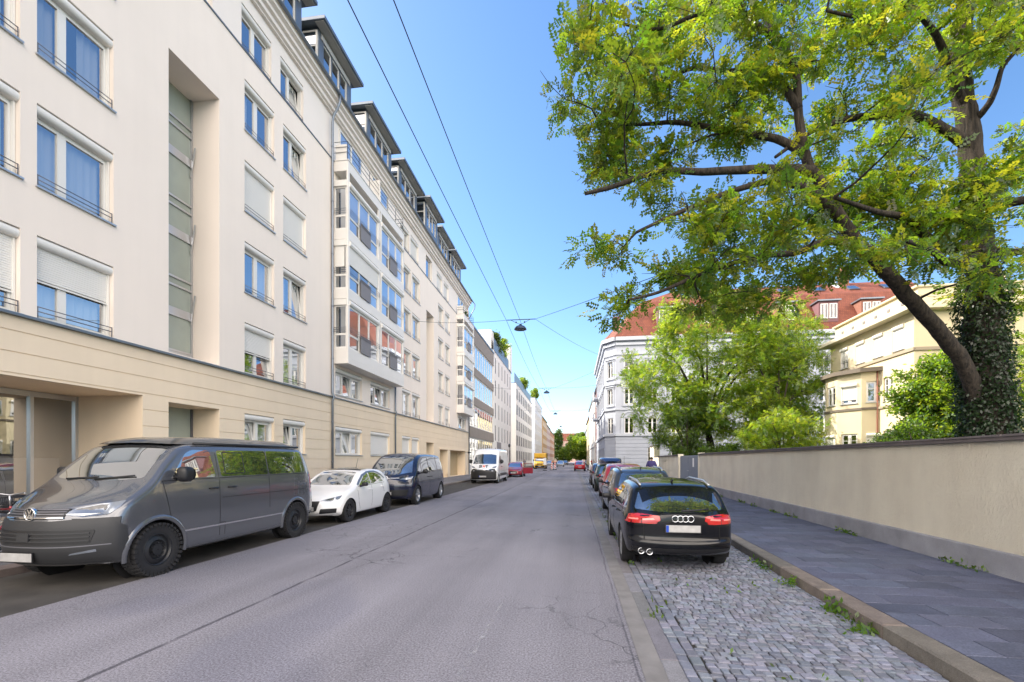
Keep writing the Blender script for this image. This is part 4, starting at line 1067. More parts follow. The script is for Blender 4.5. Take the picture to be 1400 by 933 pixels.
        if style=='steel':
            q.lathe([(ri-.02,f(.05)),(ri*.78,f(.035)),(ri*.62,f(.02)),(ri*.52,f(.055)),(ri*.36,f(.06)),(ri*.34,f(.02)),(.01,f(.015))],axis='x',n=36,smooth=False)
            for k in range(12):
                a=2*math.pi*k/12; q.M=Matrix.Rotation(a,4,'X'); q.box(min(f(.01),f(.03)),max(f(.01),f(.03)),-.008,.008,ri*.40,ri*.46)
            q.M=None
            hb=q
            for k in range(5):
                a=2*math.pi*k/5; q.M=Matrix.Rotation(a,4,'X'); q.lathe([(.012,f(.055)),(.012,f(.04)),(.002,f(.038))],(0,0,.07),axis='x',n=8)
            q.M=None
        else:
            q.lathe([(ri-.02,f(.16)),(.05,f(.15))],axis='x',n=24)  # brake disc well
            ns={'multi':10,'five':5,'twin':5,'turbine':15}[style]
            for k in range(ns):
                for da in ((-.13,.13) if style=='twin' else (0,)):
                    a=2*math.pi*k/ns+da; q.M=Matrix.Rotation(a,4,'X')
                    ww={'multi':.016,'five':.035,'twin':.014,'turbine':.011}[style]
                    xa,xb=f(.025),f(.055); tw=.3 if style=='turbine' else 0
                    q.add([(xa,-ww*1.3,.03),(xa,ww*1.3,.03),(f(.02),ww+tw*.12,ri-.01),(f(.02),-ww+tw*.12,ri-.01),(xb,-ww*1.3,.03),(xb,ww*1.3,.03),(f(.05),ww+tw*.12,ri-.01),(f(.05),-ww+tw*.12,ri-.01)],[(0,1,2,3),(7,6,5,4),(0,3,7,4),(1,5,6,2)])
            q.M=None; q.lathe([(.055,f(.06)),(.055,f(.03)),(.045,f(.018)),(.002,f(.016))],axis='x',n=18)
        q.build('rim',M[rim],e)
        if style!='steel':
            dk=MB(); dk.lathe([(ri-.03,f(.155)),(.001,f(.155))],axis='x',n=24); dk.build('brake_disc',M['gap'],e)
        else:
            dk=MB(); dk.lathe([(ri-.031,f(.12)),(.001,f(.12))],axis='x',n=24); dk.build('brake_disc',M['gap'],e)
        return e
    def wheels(s,style='multi',rim='rim_silver',tread=False):
        for wy in s.S['wheels']:
            for sx in(-1,1): s.wheel(sx,wy,style,rim,tread)
    def plate(s,x,z,sign,w=.52,h=.11,tilt=0,out=.012):
        y=s.hit(x,z,'y',sign)[0].y+sign*out
        mb=MB(); y0,y1=sorted((y,y+sign*.012)); mb.box(x-w/2,x+w/2,y0,y1,z-h/2,z+h/2)
        o=mb.build('number_plate',M['plate'],s.root,bevel=.004)
        yb=y+sign*.0135; b=MB(); ya,yb_=sorted((y+sign*.0121,yb)); xl=(x-w/2) if sign<0 else (x+w/2-.045)
        # the blue band is at the reader's left
        b.box(xl+.003,xl+.043,ya,yb_,z-h/2+.004,z+h/2-.004); b.build('country_band',M['blue_plain'],o)
        f=MB(); yq=sorted((y-sign*.006,y+sign*.008)); f.box(x-w/2-.012,x+w/2+.012,yq[0],yq[1],z-h/2-.012,z+h/2+.012); f.build('plate_holder',M['black'],s.root)
    def mirror(s,y,z,m,size=(.11,.10,.085)):
        for sx in(-1,1):
            x=s.hit(y,z,'x',sx)[0].x
            mb=MB(); cx=x+sx*(size[0]+.06); pr=[]
            n=10; vs=[];fs=[]
            o0=len(mb.v); mb.ball((cx,y+.02,z+.03),size,10)
            for i in range(o0,len(mb.v)):
                v=mb.v[i]; q=[(v[0]-cx)/size[0],(v[1]-y-.02)/size[1],(v[2]-z-.03)/size[2]]; L4=(sum(abs(c)**4 for c in q))**.25; L2=math.sqrt(sum(c*c for c in q)); f_=L2/L4 if L4>1e-6 else 1; mb.v[i]=(cx+q[0]*f_*size[0]*.9,y+.02+q[1]*f_*size[1]*.9,z+.03+q[2]*f_*size[2]*.9)
            mb.tube([(x-sx*.02,y,z-.03),(cx-sx*.03,y,z)],.03,8)
            o=mb.build('wing_mirror',m,s.root)
            g_=MB(); g_.lathe([(size[2]*.82,0),(.001,0)],(cx,y+.02+size[1]*.80,z+.03),axis='y',n=14); g_.build('mirror_glass',M['carglass'],o)
    def handles(s,pts,m):
        for sx in(-1,1):
            for (y,z) in pts:
                x=s.hit(y,z,'x',sx)[0].x; mb=MB(); mb.tube([(x-sx*.01,y-.09,z),(x+sx*.035,y-.07,z+.003),(x+sx*.035,y+.07,z+.003),(x-sx*.01,y+.09,z)],.014,8); mb.build('door_handle',m,s.root)
    def ellipse(s,c,rx,rz,n=24): return [(c[0]+rx*math.cos(2*math.pi*i/n),c[1]+rz*math.sin(2*math.pi*i/n)) for i in range(n)]
    def under(s,z0=.17,z1=.42):
        mb=MB(); w=s.S['hw']-.33; mb.box(-w,w,.75,s.S['L']-.5,z0+.05,z1); mb.build('underbody',M['gap'],s.root)
def mirror_polys(p): return [[(-a,b) for a,b in q][::-1] for q in p]

# ---- grey camper van, nearest on the left
S=dict(L=5.12,hw=.95,wr=.378,arch=.445,wheels=(.97,4.32),tumble=.20,wout=.01,rimf=.62,rtop=.11,crown=.03,fbulge=.30,rbulge=.08,D=1.2,
 top=[(0,1.00),(.05,1.07),(.2,1.13),(.75,1.34),(.88,1.42),(1.2,1.70),(1.5,1.92),(1.75,1.965),(2.6,1.985),(4.5,1.975),(4.9,1.94),(5.05,1.86),(5.12,1.72)],
 bot=[(0,.30),(.5,.27),(2,.27),(4.2,.28),(4.8,.36),(5.12,.42)],
 plan=[(0,.80),(.15,.88),(.4,.93),(.9,.95),(4.3,.95),(4.8,.93),(5.12,.86)],
 belt=[(0,1.25),(1.0,1.37),(2,1.38),(5.12,1.40)],
 side=[(0,.955),(.2,.985),(.5,1.0),(.8,.995),(1,.975)],
 front=[(.25,.16),(.38,.05),(.55,.0),(.8,.015),(.95,.06),(1.1,.13),(1.3,.22)],
 rear=[(.3,.12),(.5,.0),(.8,-.02),(1.2,.03),(1.6,.10),(1.95,.2)])
pt=paint('camper_grey',(.135,.142,.16),.5,.22)
T=Car('camper_van','grey camper van with black pop top roof and chunky tyres parked nearest on the left','van',S,pt,(-7.02,4.98,0))
T.under()
GL=M['carglass']
T.part('windscreen',[roundpoly([(-.74,1.435),(-.40,1.40),(.40,1.40),(.74,1.435),(.655,1.885),(.3,1.915),(-.3,1.915),(-.655,1.885)],.05)],'y',-1,M['carglass_light'])
for sx in(-1,1):
    T.part('side_window',[roundpoly([(1.20,1.41),(2.08,1.415),(2.02,1.86),(1.66,1.865),(1.52,1.80)],.05)],'x',sx,M['carglass_light'])
    T.part('side_window',[roundpoly([(2.20,1.415),(3.42,1.415),(3.42,1.875),(2.17,1.865)],.05)],'x',sx,GL)
    T.part('side_window',[roundpoly([(3.45,1.415),(4.72,1.43),(4.60,1.875),(3.45,1.875)],.06)],'x',sx,GL)
    mb=MB(); T.lines(mb,[[(2.30,1.46),(2.78,1.46),(2.78,1.83),(2.30,1.83),(2.30,1.46)]],'x',sx,.014,.0065); mb.build('sliding_window_frame',M['black'],T.root)
    mb=MB(); T.lines(mb,[[(1.05,1.38),(1.22,.62),(1.35,.45)],[(2.14,1.90),(2.14,.40)],[(3.44,1.90),(3.44,.75)],[(2.14,.62),(2.26,.62),(2.26,.40)],[(1.05,1.385),(2.14,1.39),(4.75,1.40)],[(2.2,1.05),(4.7,1.05)]],'x',sx,.009,.002); mb.build('panel_gap',M['gap'],T.root)
    mb=MB(); T.lines(mb,[[(1.42,.585),(3.9,.585)]],'x',sx,.028,.008); mb.build('chrome_strip',M['chrome'],T.root)
    mb=MB()
    for wy in S['wheels']:
        pts=[(wy+.47*math.cos(a),.378+.47*math.sin(a)) for a in [R(-12)+R(204)*i/20 for i in range(21)]]
        vs=[];fs=[]
        for (y,z) in pts:
            x=T.hit(y,max(z,.32),'x',sx)[0].x
            dy,dz=(y-wy)/.47,(z-.378)/.47
            vs+=[(x+sx*.004,y-dy*.03,z-dz*.03),(x+sx*.024,y-dy*.015,z-dz*.015),(x+sx*.02,y+dy*.02,z+dz*.02),(x-sx*.004,y+dy*.045,z+dz*.045)]
        for i in range(20):
            for k in range(3): fs.append((4*i+k,4*i+k+1,4*i+5+k,4*i+4+k))
        mb.add(vs,fs,0,True); mb.build('wheel_arch_lip',pt,T.root); mb=MB()
    # lamp: pale base, dark inner, chrome wing
    pl=[(.40,.985),(.60,.945),(.80,.975),(.868,1.06),(.87,1.145),(.66,1.105),(.46,1.05)]
    pl=[(sx*a,b) for a,b in pl]; pl=pl if sx>0 else pl[::-1]
    h=T.part('headlight',[roundpoly(pl,.02)],'y',-1,M['lamp'],off=.008)
    q=[(.47,1.03),(.60,1.005),(.72,1.02),(.74,1.095),(.66,1.095),(.49,1.052)]; T.part('projector',[[(sx*a,b) for a,b in q][::sx]],'y',-1,M['lampdark'],h,off=.012)
    q=[(.42,.992),(.60,.962),(.72,.985),(.60,.99)]; T.part('daylight_strip',[[(sx*a,b) for a,b in q][::sx]],'y',-1,M['white_plain'],h,off=.012)
    T.part('fog_lamp',[[(sx*a,b) for a,b in [(.50,.452),(.74,.485),(.74,.52),(.52,.475)]][::sx]],'y',-1,M['lamp'],off=.012)
    T.part('tail_light',[roundpoly([(4.93,.95),(5.10,.95),(5.10,1.40),(4.93,1.38)],.02)],'x',sx,M['redlens'])
# lower bumper shell in raw plastic
T.part('front_bumper',[[(-.885,.33),(.885,.33),(.90,.60),(.90,.93),(.6,.925),(.3,.90),(-.3,.90),(-.6,.925),(-.90,.93),(-.90,.60)]],'y',-1,M['bumper_grey'],off=.010,th=.02,step=.05)
T.part('rear_bumper',[[(-.88,.44),(.88,.44),(.88,.75),(-.88,.75)]],'y',1,M['bumper_grey'],off=.012,th=.02)
for sx in (-1,1): T.part('bumper_corner',[[(.14,.33),(.46,.36),(.53,.55),(.50,.80),(.30,.92),(.14,.93)]],'x',sx,M['bumper_grey'],off=.010,th=.02)
gr=T.part('grille',[roundpoly([(-.42,.925),(.42,.925),(.44,1.055),(-.44,1.055)],.02)],'y',-1,M['black'],off=.012)
mb=MB()
for z in (.955,.99,1.02,1.047): T.patch(mb,[(-.42,z-.006),(.42,z-.006),(.42,z+.006),(-.42,z+.006)],'y',-1,.02,.012,.1)
mb.build('grille_bar',M['railgrey'],gr)
mb=MB(); T.patch(mb,[(-.43,.936),(.43,.936),(.43,.948),(-.43,.948)],'y',-1,.026,.014,.1); mb.build('grille_trim',M['chrome'],gr)
lg=T.part('lower_grille',[roundpoly([(-.70,.60),(.70,.60),(.74,.78),(-.74,.78)],.03)],'y',-1,M['black'],off=.016)
mb=MB()
for z in (.64,.69,.74): T.patch(mb,[(-.70,z-.009),(.70,z-.009),(.70,z+.009),(-.70,z+.009)],'y',-1,.028,.016,.1)
mb.build('grille_bar',M['bumper_grey'],lg)
T.part('sensor_cover',[roundpoly([(-.12,.64),(.06,.64),(.06,.75),(-.12,.75)],.01)],'y',-1,M['bumper_grey'],off=.036,th=.03)
mb=MB(); T.lines(mb,[[(-.86,.575),(-.5,.565),(.5,.565),(.86,.575)]],'y',-1,.014,.014); mb.build('bumper_crease',M['railgrey'],T.root)
# round emblem: a ring with V over W
ye=T.hit(0,.985,'y',-1)[0].y-.022
em=MB(); zc=.99; rr=.088
em.lathe([(rr,.02),(rr,-.012),(rr-.006,-.018),(rr-.016,-.014),(rr-.016,.0)],(0,ye,zc),axis='y',n=32)
def bar(mb,a,b,w=.014,y0=-.012,y1=.0):
    a=Vector(a);b=Vector(b); d=(b-a).normalized(); n=Vector((-d.y,d.x))*w/2
    mb.prism([tuple(a+n),tuple(b+n),tuple(b-n),tuple(a-n)],'y',ye+y0,ye+y1)
for k in(-1,1):
    bar(em,(k*.034,zc+.068),(k*.002,zc+.008)); bar(em,(k*.062,zc+.046),(k*.033,zc-.058)); bar(em,(k*.033,zc-.058),(k*.003,zc-.004))
em.build('emblem',M['chrome'],T.root)
eb=MB(); eb.lathe([(rr-.01,.002),(.001,.002)],(0,ye,zc),axis='y',n=28); eb.build('emblem_back',M['black'],T.root)
T.plate(-.155,.435,-1,out=.045)
T.mirror(1.28,1.45,M['black'],(.10,.11,.13)); T.handles([(2.0,1.22),(2.42,1.22)],M['black']); T.wheels('steel','rim_black',True)
# pop top
pz=MB(); rs=[]
prof=[(1.42,.0,.62),(1.5,.05,.70),(1.8,.11,.76),(2.6,.145,.78),(4.3,.145,.77),(4.65,.10,.74),(4.78,.0,.70)]
vs=[];fs=[]; nn=14
for (y,dz,hw) in prof:
    for k in range(nn+1):
        s_=-1+2*k/nn; e=(1-abs(s_)**6); vs.append((s_*hw,y,1.955+dz*e+.02*(1-s_*s_)))
for i in range(len(prof)-1):
    for k in range(nn): fs.append((i*(nn+1)+k,i*(nn+1)+k+1,(i+1)*(nn+1)+k+1,(i+1)*(nn+1)+k))
pz.add(vs,fs,0,True)
pz.build('pop_top_roof',paint('pop_top_black',(.02,.021,.025),0,.35),T.root)
mb=MB()
for sx in(-1,1): mb.tube([(sx*.79,1.75,1.97),(sx*.79,4.6,1.98)],.022,8)
mb.build('awning_rail',M['black'],T.root)
for a,b in (((-.50,1.42),(.05,1.44)),((.02,1.415),(.6,1.46))):
    ya=T.hit(a[0],a[1],'y',-1)[0]; yb=T.hit(b[0],b[1],'y',-1)[0]; mb=MB(); mb.tube([ya+Vector((0,-.02,.0)),yb+Vector((0,-.02,.01))],.012,6); mb.build('wiper',M['black'],T.root)

# ---- generic trim used by the passenger cars
def carfit(C,ws,rw,sides,gaps,heads=None,tails=None,glass=GL,wsglass=None):
    C.under()
    C.part('windscreen',[roundpoly(ws,.04)],'y',-1,wsglass or glass)
    if rw: C.part('rear_window',[roundpoly(rw,.05)],'y',1,glass)
    for sx in(-1,1):
        for p in sides: C.part('side_window',[roundpoly(p,.035)],'x',sx,glass)
        if gaps:
            mb=MB(); C.lines(mb,gaps,'x',sx,.009,.002); mb.build('panel_gap',M['gap'],C.root)
        if heads: C.part('headlight',[roundpoly([(sx*a,b) for a,b in heads][::sx],.015)],'y',-1,M['lamp'],off=.008)
        if tails: C.part('tail_light',[roundpoly([(sx*a,b) for a,b in tails][::sx],.015)],'y',1,M['redlens'],off=.008)

# ---- white small hatchback behind the camper
S=dict(L=3.96,hw=.87,wr=.315,arch=.345,wheels=(.79,3.26),tumble=.34,rtop=.10,crown=.03,fbulge=.32,rbulge=.2,D=1.1,
 top=[(0,.60),(.05,.67),(.25,.76),(1.0,.93),(1.15,.98),(1.75,1.30),(2.1,1.40),(2.5,1.425),(3.0,1.40),(3.4,1.30),(3.7,1.10),(3.88,.95),(3.96,.82)],
 bot=[(0,.24),(.4,.2),(2,.2),(3.4,.21),(3.96,.32)], plan=[(0,.72),(.15,.80),(.45,.855),(.9,.87),(3.2,.87),(3.6,.83),(3.96,.72)],
 belt=[(0,.72),(1.0,.90),(2.5,.95),(3.96,1.0)], side=[(0,.94),(.25,.98),(.55,1.0),(.85,.985),(1,.955)],
 front=[(.2,.10),(.35,.0),(.5,.02),(.65,.08),(.8,.2)], rear=[(.25,.12),(.5,.0),(.8,.03),(1.0,.12),(1.3,.3)])
A1=Car('hatchback_car','small white hatchback with dark roof parked between the grey camper and the navy van','car',S,paint('car_white',(.80,.80,.80),0,.3),(-6.93,10.96,0))
carfit(A1,[(-.64,.99),(.64,.99),(.52,1.33),(.25,1.36),(-.25,1.36),(-.52,1.33)],[(-.56,1.0),(.56,1.0),(.46,1.27),(-.46,1.27)],
 [[(1.38,.965),(2.12,.985),(2.10,1.30),(1.92,1.29)],[(2.17,.985),(3.02,1.03),(2.86,1.24),(2.55,1.31),(2.17,1.32)]],
 [[(1.22,.93),(1.28,.5),(1.4,.3)],[(2.14,1.33),(2.14,.32)],[(1.3,.94),(3.1,.99)],[(2.9,.98),(3.0,.7)]],
 [(.36,.635),(.60,.60),(.74,.66),(.76,.75),(.60,.71)],[(.40,.78),(.68,.80),(.68,.94),(.42,.90)],GL,M['carglass_light'])
mb=MB(); A1.patch(mb,[(-.56,1.95),(.56,1.95),(.50,3.2),(-.50,3.2)],'z',1,.004,.01,.1); mb.build('roof_panel',paint('roof_black',(.015,.016,.02),0,.25),A1.root)
mb=MB()
for sx in(-1,1): A1.lines(mb,[[(1.30,.985),(1.50,1.11),(1.75,1.245),(2.1,1.335),(2.35,1.35),(2.6,1.345),(2.8,1.30),(3.0,1.22),(3.15,1.12)]],'x',sx,.045,.010)
mb.build('roof_arch',M['zinc'],A1.root)
A1.part('grille',[roundpoly([(-.30,.36),(.30,.36),(.36,.62),(-.36,.62)],.03)],'y',-1,M['black'],off=.008)
for sx in(-1,1): 
    A1.part('air_intake',[roundpoly([(sx*a,b) for a,b in [(.36,.29),(.70,.30),(.72,.42),(.40,.42)]][::sx],.02)],'y',-1,M['black'],off=.008)
    A1.part('headlight_inner',[[(sx*a,b) for a,b in [(.44,.64),(.60,.62),(.68,.69),(.56,.685)]][::sx]],'y',-1,M['lampdark'],off=.012)
A1.plate(0,.42,-1); A1.mirror(1.42,.97,M['black'],(.09,.07,.06)); A1.handles([(1.98,.83),(2.86,.87)],M['white_plain']); A1.wheels('multi','rim_black')
mb=MB(); mb.tube([(-.1,3.0,1.41),(-.1,3.15,1.75)],.006,5); mb.build('aerial',M['black'],A1.root)

# ---- navy electric van
S=dict(L=4.70,hw=.985,wr=.36,arch=.40,wheels=(.86,3.85),tumble=.24,rtop=.13,crown=.04,fbulge=.36,rbulge=.14,D=1.2,
 top=[(0,.95),(.05,1.04),(.25,1.15),(.55,1.27),(.95,1.57),(1.35,1.83),(1.7,1.92),(2.4,1.945),(3.8,1.92),(4.3,1.86),(4.55,1.70),(4.70,1.40)],
 bot=[(0,.26),(.5,.22),(4,.22),(4.70,.34)], plan=[(0,.78),(.2,.90),(.5,.96),(.9,.985),(3.9,.985),(4.4,.95),(4.70,.84)],
 belt=[(0,1.1),(1,1.18),(2,1.2),(4.7,1.24)], side=[(0,.95),(.2,.98),(.5,1.),(.9,.985),(1,.97)],
 front=[(.2,.12),(.4,.0),(.7,.0),(.95,.05),(1.2,.18)], rear=[(.3,.1),(.5,0),(1.,.03),(1.5,.15),(1.9,.3)])
BZ=Car('electric_van','navy blue rounded electric van with silver rear pillars parked behind the white hatchback','van',S,paint('navy_paint',(.007,.010,.032),.1,.25),(-6.86,15.84,0))
carfit(BZ,[(-.80,1.24),(-.4,1.16),(.4,1.16),(.80,1.24),(.66,1.80),(.3,1.86),(-.3,1.86),(-.66,1.80)],[(-.7,1.25),(.7,1.25),(.58,1.72),(-.58,1.72)],
 [[(.92,1.26),(1.28,1.27),(1.30,1.60)],[(1.38,1.27),(2.22,1.27),(2.2,1.78),(1.72,1.76),(1.42,1.60)],[(2.32,1.27),(3.30,1.28),(3.28,1.80),(2.32,1.80)]],
 [[(1.1,1.2),(1.3,.7),(1.4,.3)],[(2.27,1.85),(2.27,.35)],[(3.42,1.85),(3.42,.8)],[(1,1.2),(4.6,1.24)]],None,[(.55,1.0),(.86,1.02),(.86,1.12),(.55,1.10)],GL,M['carglass_light'])
for sx in(-1,1):
    BZ.part('headlight',[roundpoly([(sx*a,b) for a,b in [(.46,.985),(.70,.955),(.87,1.01),(.89,1.09),(.70,1.05)]][::sx],.02)],'y',-1,M['lamp'],off=.008)
    BZ.part('side_window',[roundpoly([(3.40,1.29),(4.28,1.32),(4.08,1.70),(3.85,1.79),(3.40,1.80)],.05)],'x',sx,GL)
    mb=MB(); BZ.lines(mb,[[(4.38,1.26),(4.20,1.70),(3.95,1.84),(3.3,1.87)],[(4.3,1.24),(4.52,1.0)]],'x',sx,.06,.005); mb.build('silver_pillar',M['rim_silver'],BZ.root)
BZ.part('light_bar',[[(-.46,1.02),(.46,1.02),(.46,1.035),(-.46,1.035)]],'y',-1,M['white_plain'],off=.008)
BZ.part('lower_grille',[roundpoly([(-.72,.36),(.72,.36),(.78,.60),(-.78,.60)],.04)],'y',-1,M['black'],off=.006)
ye=BZ.hit(0,1.02,'y',-1)[0].y-.012; em=MB(); zc=1.02; rr=.095
em.lathe([(rr,.02),(rr,-.012),(rr-.014,-.014),(rr-.014,.0)],(0,ye,zc),axis='y',n=28)
for k in(-1,1):
    bar(em,(k*.034,zc+.072),(k*.002,zc+.008)); bar(em,(k*.066,zc+.046),(k*.035,zc-.062)); bar(em,(k*.035,zc-.062),(k*.003,zc-.004))
em.build('emblem',M['white_plain'],BZ.root)
BZ.plate(0,.47,-1); BZ.mirror(1.25,1.22,M['black'],(.11,.08,.09)); BZ.handles([(2.12,1.02),(2.5,1.02)],M['black']); BZ.wheels('five','rim_silver')

# ---- white delivery van further on
S=dict(L=6.0,hw=1.02,wr=.34,arch=.385,wheels=(.95,4.98),tumble=.10,rtop=.16,crown=.05,fbulge=.30,rbulge=.05,D=1.2,
 top=[(0,.95),(.05,1.05),(.2,1.16),(.7,1.40),(1.3,1.98),(1.6,2.28),(1.95,2.46),(2.5,2.52),(5.6,2.50),(5.9,2.46),(6.0,2.36)],
 bot=[(0,.26),(.5,.25),(6,.3)], plan=[(0,.84),(.2,.94),(.5,1.0),(1,1.02),(5.8,1.02),(6,.98)],
 belt=[(0,1.2),(1,1.35),(2,1.4),(6,1.4)], side=[(0,.97),(.3,1.0),(1,.99)],
 front=[(.2,.1),(.4,.0),(.8,.0),(1.0,.05),(1.3,.2)], rear=[(.2,.05),(1.,.0),(2.4,.06)])
DV=Car('delivery_van','white high roof rental van with black bumper and red-black lettering parked on the left','van',S,paint('van_white',(.78,.79,.80),0,.35),(-6.44,31.7,0))
carfit(DV,[(-.86,1.40),(.86,1.40),(.78,2.05),(.4,2.12),(-.4,2.12),(-.78,2.05)],None,[[(1.28,1.42),(2.05,1.42),(2.05,2.0),(1.75,2.02),(1.35,1.68)]],
 [[(1.15,1.3),(1.2,.4)],[(2.12,2.1),(2.12,.4)],[(3.45,2.2),(3.45,.4)],[(1.2,1.35),(2.1,1.36)],[(2.3,.9),(5.9,.9)]],[(.58,1.10),(.86,1.12),(.92,1.28),(.70,1.20)],None,GL)
DV.part('front_bumper',[[(-.96,.30),(.96,.30),(.97,.80),(.80,1.06),(.50,1.05),(.3,.98),(-.3,.98),(-.50,1.05),(-.80,1.06),(-.97,.80)]],'y',-1,M['black'],off=.008)
DV.part('bumper_trim',[[(-.6,.98),(.6,.98),(.55,1.02),(-.55,1.02)]],'y',-1,M['chrome'],off=.014)
for sx in(-1,1): DV.part('rubbing_strip',[[(1.45,.52),(4.5,.52),(4.5,.72),(1.45,.72)]],'x',sx,M['black'],off=.012)
DV.plate(0,.52,-1); DV.mirror(1.3,1.55,M['black'],(.10,.09,.17)); DV.handles([(2.0,1.2),(2.4,1.2)],M['black']); DV.wheels('steel','rim_silver')
def text_part(txt,size,parent,m,loc,rot,name='lettering',bold=.0):
    c=bpy.data.curves.new(name,'FONT'); c.body=txt; c.size=size; c.align_x='CENTER'; c.align_y='CENTER'; c.extrude=.004; c.offset=bold
    o=bpy.data.objects.new(name,c); COL.objects.link(o); dg=bpy.context.evaluated_depsgraph_get()
    me=bpy.data.meshes.new_from_object(o.evaluated_get(dg)); bpy.data.objects.remove(o); me.materials.clear(); me.materials.append(m)
    o=bpy.data.objects.new(name,me); COL.objects.link(o); o.parent=parent; o.location=loc; o.rotation_euler=rot; return o
pp=DV.hit(0,1.20,'y',-1)[0]; sl_=math.radians(62)
text_part('SI',.30,DV.root,M['black'],(-.20,pp.y-.035,1.215),(sl_,0,0),bold=.012); text_part('X',.30,DV.root,mat('lettering_orange',(.8,.12,.02),.4),(.05,pp.y-.035,1.215),(sl_,0,0),bold=.012); text_part('T',.30,DV.root,M['black'],(.255,pp.y-.035,1.215),(sl_,0,0),bold=.012)

# ---- generic hatch / estate used further away
def hatch(name,label,cat,col,loc,rz,L=4.2,hw=.88,H=1.46,estate=False,group=None,tail='std',metal=.2,head=True,style='multi'):
    e=estate; k=L/4.2
    S=dict(L=L,hw=hw,wr=.32,arch=.355,wheels=(.85*k,.85*k+2.62*k*(1.02 if e else 1)),tumble=.33,rtop=.10,crown=.03,fbulge=.3,rbulge=.16,D=1.1,
     top=[(0,.62),(.06,.70),(.3,.78),(1.05*k,.93),(1.2*k,.98),(1.9*k,H-.08),(2.3*k,H-.01),(2.7*k,H),(3.4*k,H-.05 if e else H-.08),(3.75*k,H-.13 if e else H-.24),(4.02*k,1.02),(4.15*k,.93),(L,.80)],
     bot=[(0,.25),(.4,.2),(2,.2),(3.5*k,.21),(L,.34)], plan=[(0,.72),(.15,.80),(.45,.86),(.9,hw),(3.3*k,hw),(3.8*k,hw-.05),(L,hw-.14)],
     belt=[(0,.72),(1.0,.90),(2.5,.94),(L,.98)], side=[(0,.94),(.25,.98),(.55,1.0),(.85,.985),(1,.95)],
     front=[(.2,.10),(.35,.0),(.5,.02),(.65,.08),(.8,.2)], rear=[(.25,.14),(.5,.0),(.75,.0),(.95,.08),(1.3,.25)])
    C=Car(name,label,cat,S,paint(name+'_paint',col,metal,.3),loc,rz,group)
    zt=H-.10
    rear_=[(3.12*k,1.0),(3.75*k,1.04),(3.55*k,zt-.10),(3.12*k,zt-.02)] if e else [(3.12*k,1.0),(3.52*k,1.05),(3.30*k,zt-.10),(3.12*k,zt-.05)]
    carfit(C,[(-.64,.99),(.64,.99),(.52,zt-.01),(.25,zt+.02),(-.25,zt+.02),(-.52,zt-.01)],[(-.66,.98),(.66,.98),(.55,zt-.04),(.3,zt),(-.3,zt),(-.55,zt-.04)],
      [[(1.42*k,.95),(2.18*k,.97),(2.16*k,zt-.02),(1.95*k,zt-.03)],[(2.24*k,.97),(3.05*k,.995),(3.05*k,zt-.03),(2.24*k,zt-.02)],rear_],
      [[(1.25*k,.92),(1.3*k,.4)],[(2.21*k,zt),(2.21*k,.34)],[(3.08*k,zt),(3.2*k,.7)],[(1.3*k,.93),(3.6*k,.97)]],
      [(.38,.64),(.62,.61),(.76,.67),(.77,.75),(.60,.72)] if head else None,
      [(.44,.80),(.76,.79),(.78,.93),(.48,.91)] if tail=='std' else None)
    if tail=='round':
        for sx in(-1,1):
            for (xx,zz,r_) in ((.64,.88,.085),(.47,.86,.07)):
                o=C.part('tail_light',[C.ellipse((sx*xx,zz),r_,r_,20)],'y',1,M['chrome'],off=.012)
                C.part('lens',[C.ellipse((sx*xx,zz),r_*.68,r_*.68,18)],'y',1,M['redlens_l'],o,off=.018)
    if head:
        C.part('grille',[roundpoly([(-.36,.36),(.36,.36),(.40,.60),(-.40,.60)],.03)],'y',-1,M['black'],off=.008); C.plate(0,.42,-1)
    C.plate(0,.62,1); C.mirror(1.45*k,.97,M['black'],(.09,.07,.06)); C.handles([(2.02*k,.84),(2.9*k,.87)],C.paint); C.wheels(style)
    C.part('bumper_insert',[[(-.60,.28),(.60,.28),(.62,.40),(-.62,.40)]],'y',1,M['black'],off=.006)
    return C

# ---- black estate, nearest on the right (seen from behind)
S=dict(L=4.66,hw=.885,wr=.325,arch=.355,wheels=(.92,3.68),tumble=.34,rtop=.10,crown=.035,fbulge=.34,rbulge=.24,D=1.15,
 top=[(0,.60),(.06,.68),(.3,.76),(1.2,.92),(1.4,.97),(2.0,1.30),(2.3,1.39),(2.7,1.42),(3.4,1.405),(3.9,1.36),(4.10,1.315),(4.45,1.02),(4.56,.95),(4.66,.90)],
 bot=[(0,.25),(.4,.2),(2,.2),(4.0,.21),(4.66,.30)], plan=[(0,.72),(.15,.80),(.45,.86),(.9,.885),(3.7,.885),(4.1,.87),(4.4,.84),(4.66,.77)],
 belt=[(0,.72),(1.2,.90),(2.5,.93),(4.1,.96),(4.66,.97)], side=[(0,.93),(.25,.975),(.55,1.0),(.8,.99),(.92,.97),(1,.945)],
 front=[(.2,.10),(.35,.0),(.5,.02),(.65,.08),(.8,.2)], rear=[(.22,.16),(.36,.02),(.48,.0),(.56,.05),(.8,.06),(.9,.07),(1.0,.12),(1.3,.28)])
AV=Car('estate_car','glossy black estate car with red rear lamps parked on the cobbles nearest on the right','car',S,paint('black_paint',(.004,.0045,.007),0,.2,.55),(1.60,6.98+4.66*.945,0),R(180)); AV.root.scale=(.945,.945,.945); AV.paint.node_tree.nodes['Principled BSDF'].inputs['Specular IOR Level'].default_value=.25
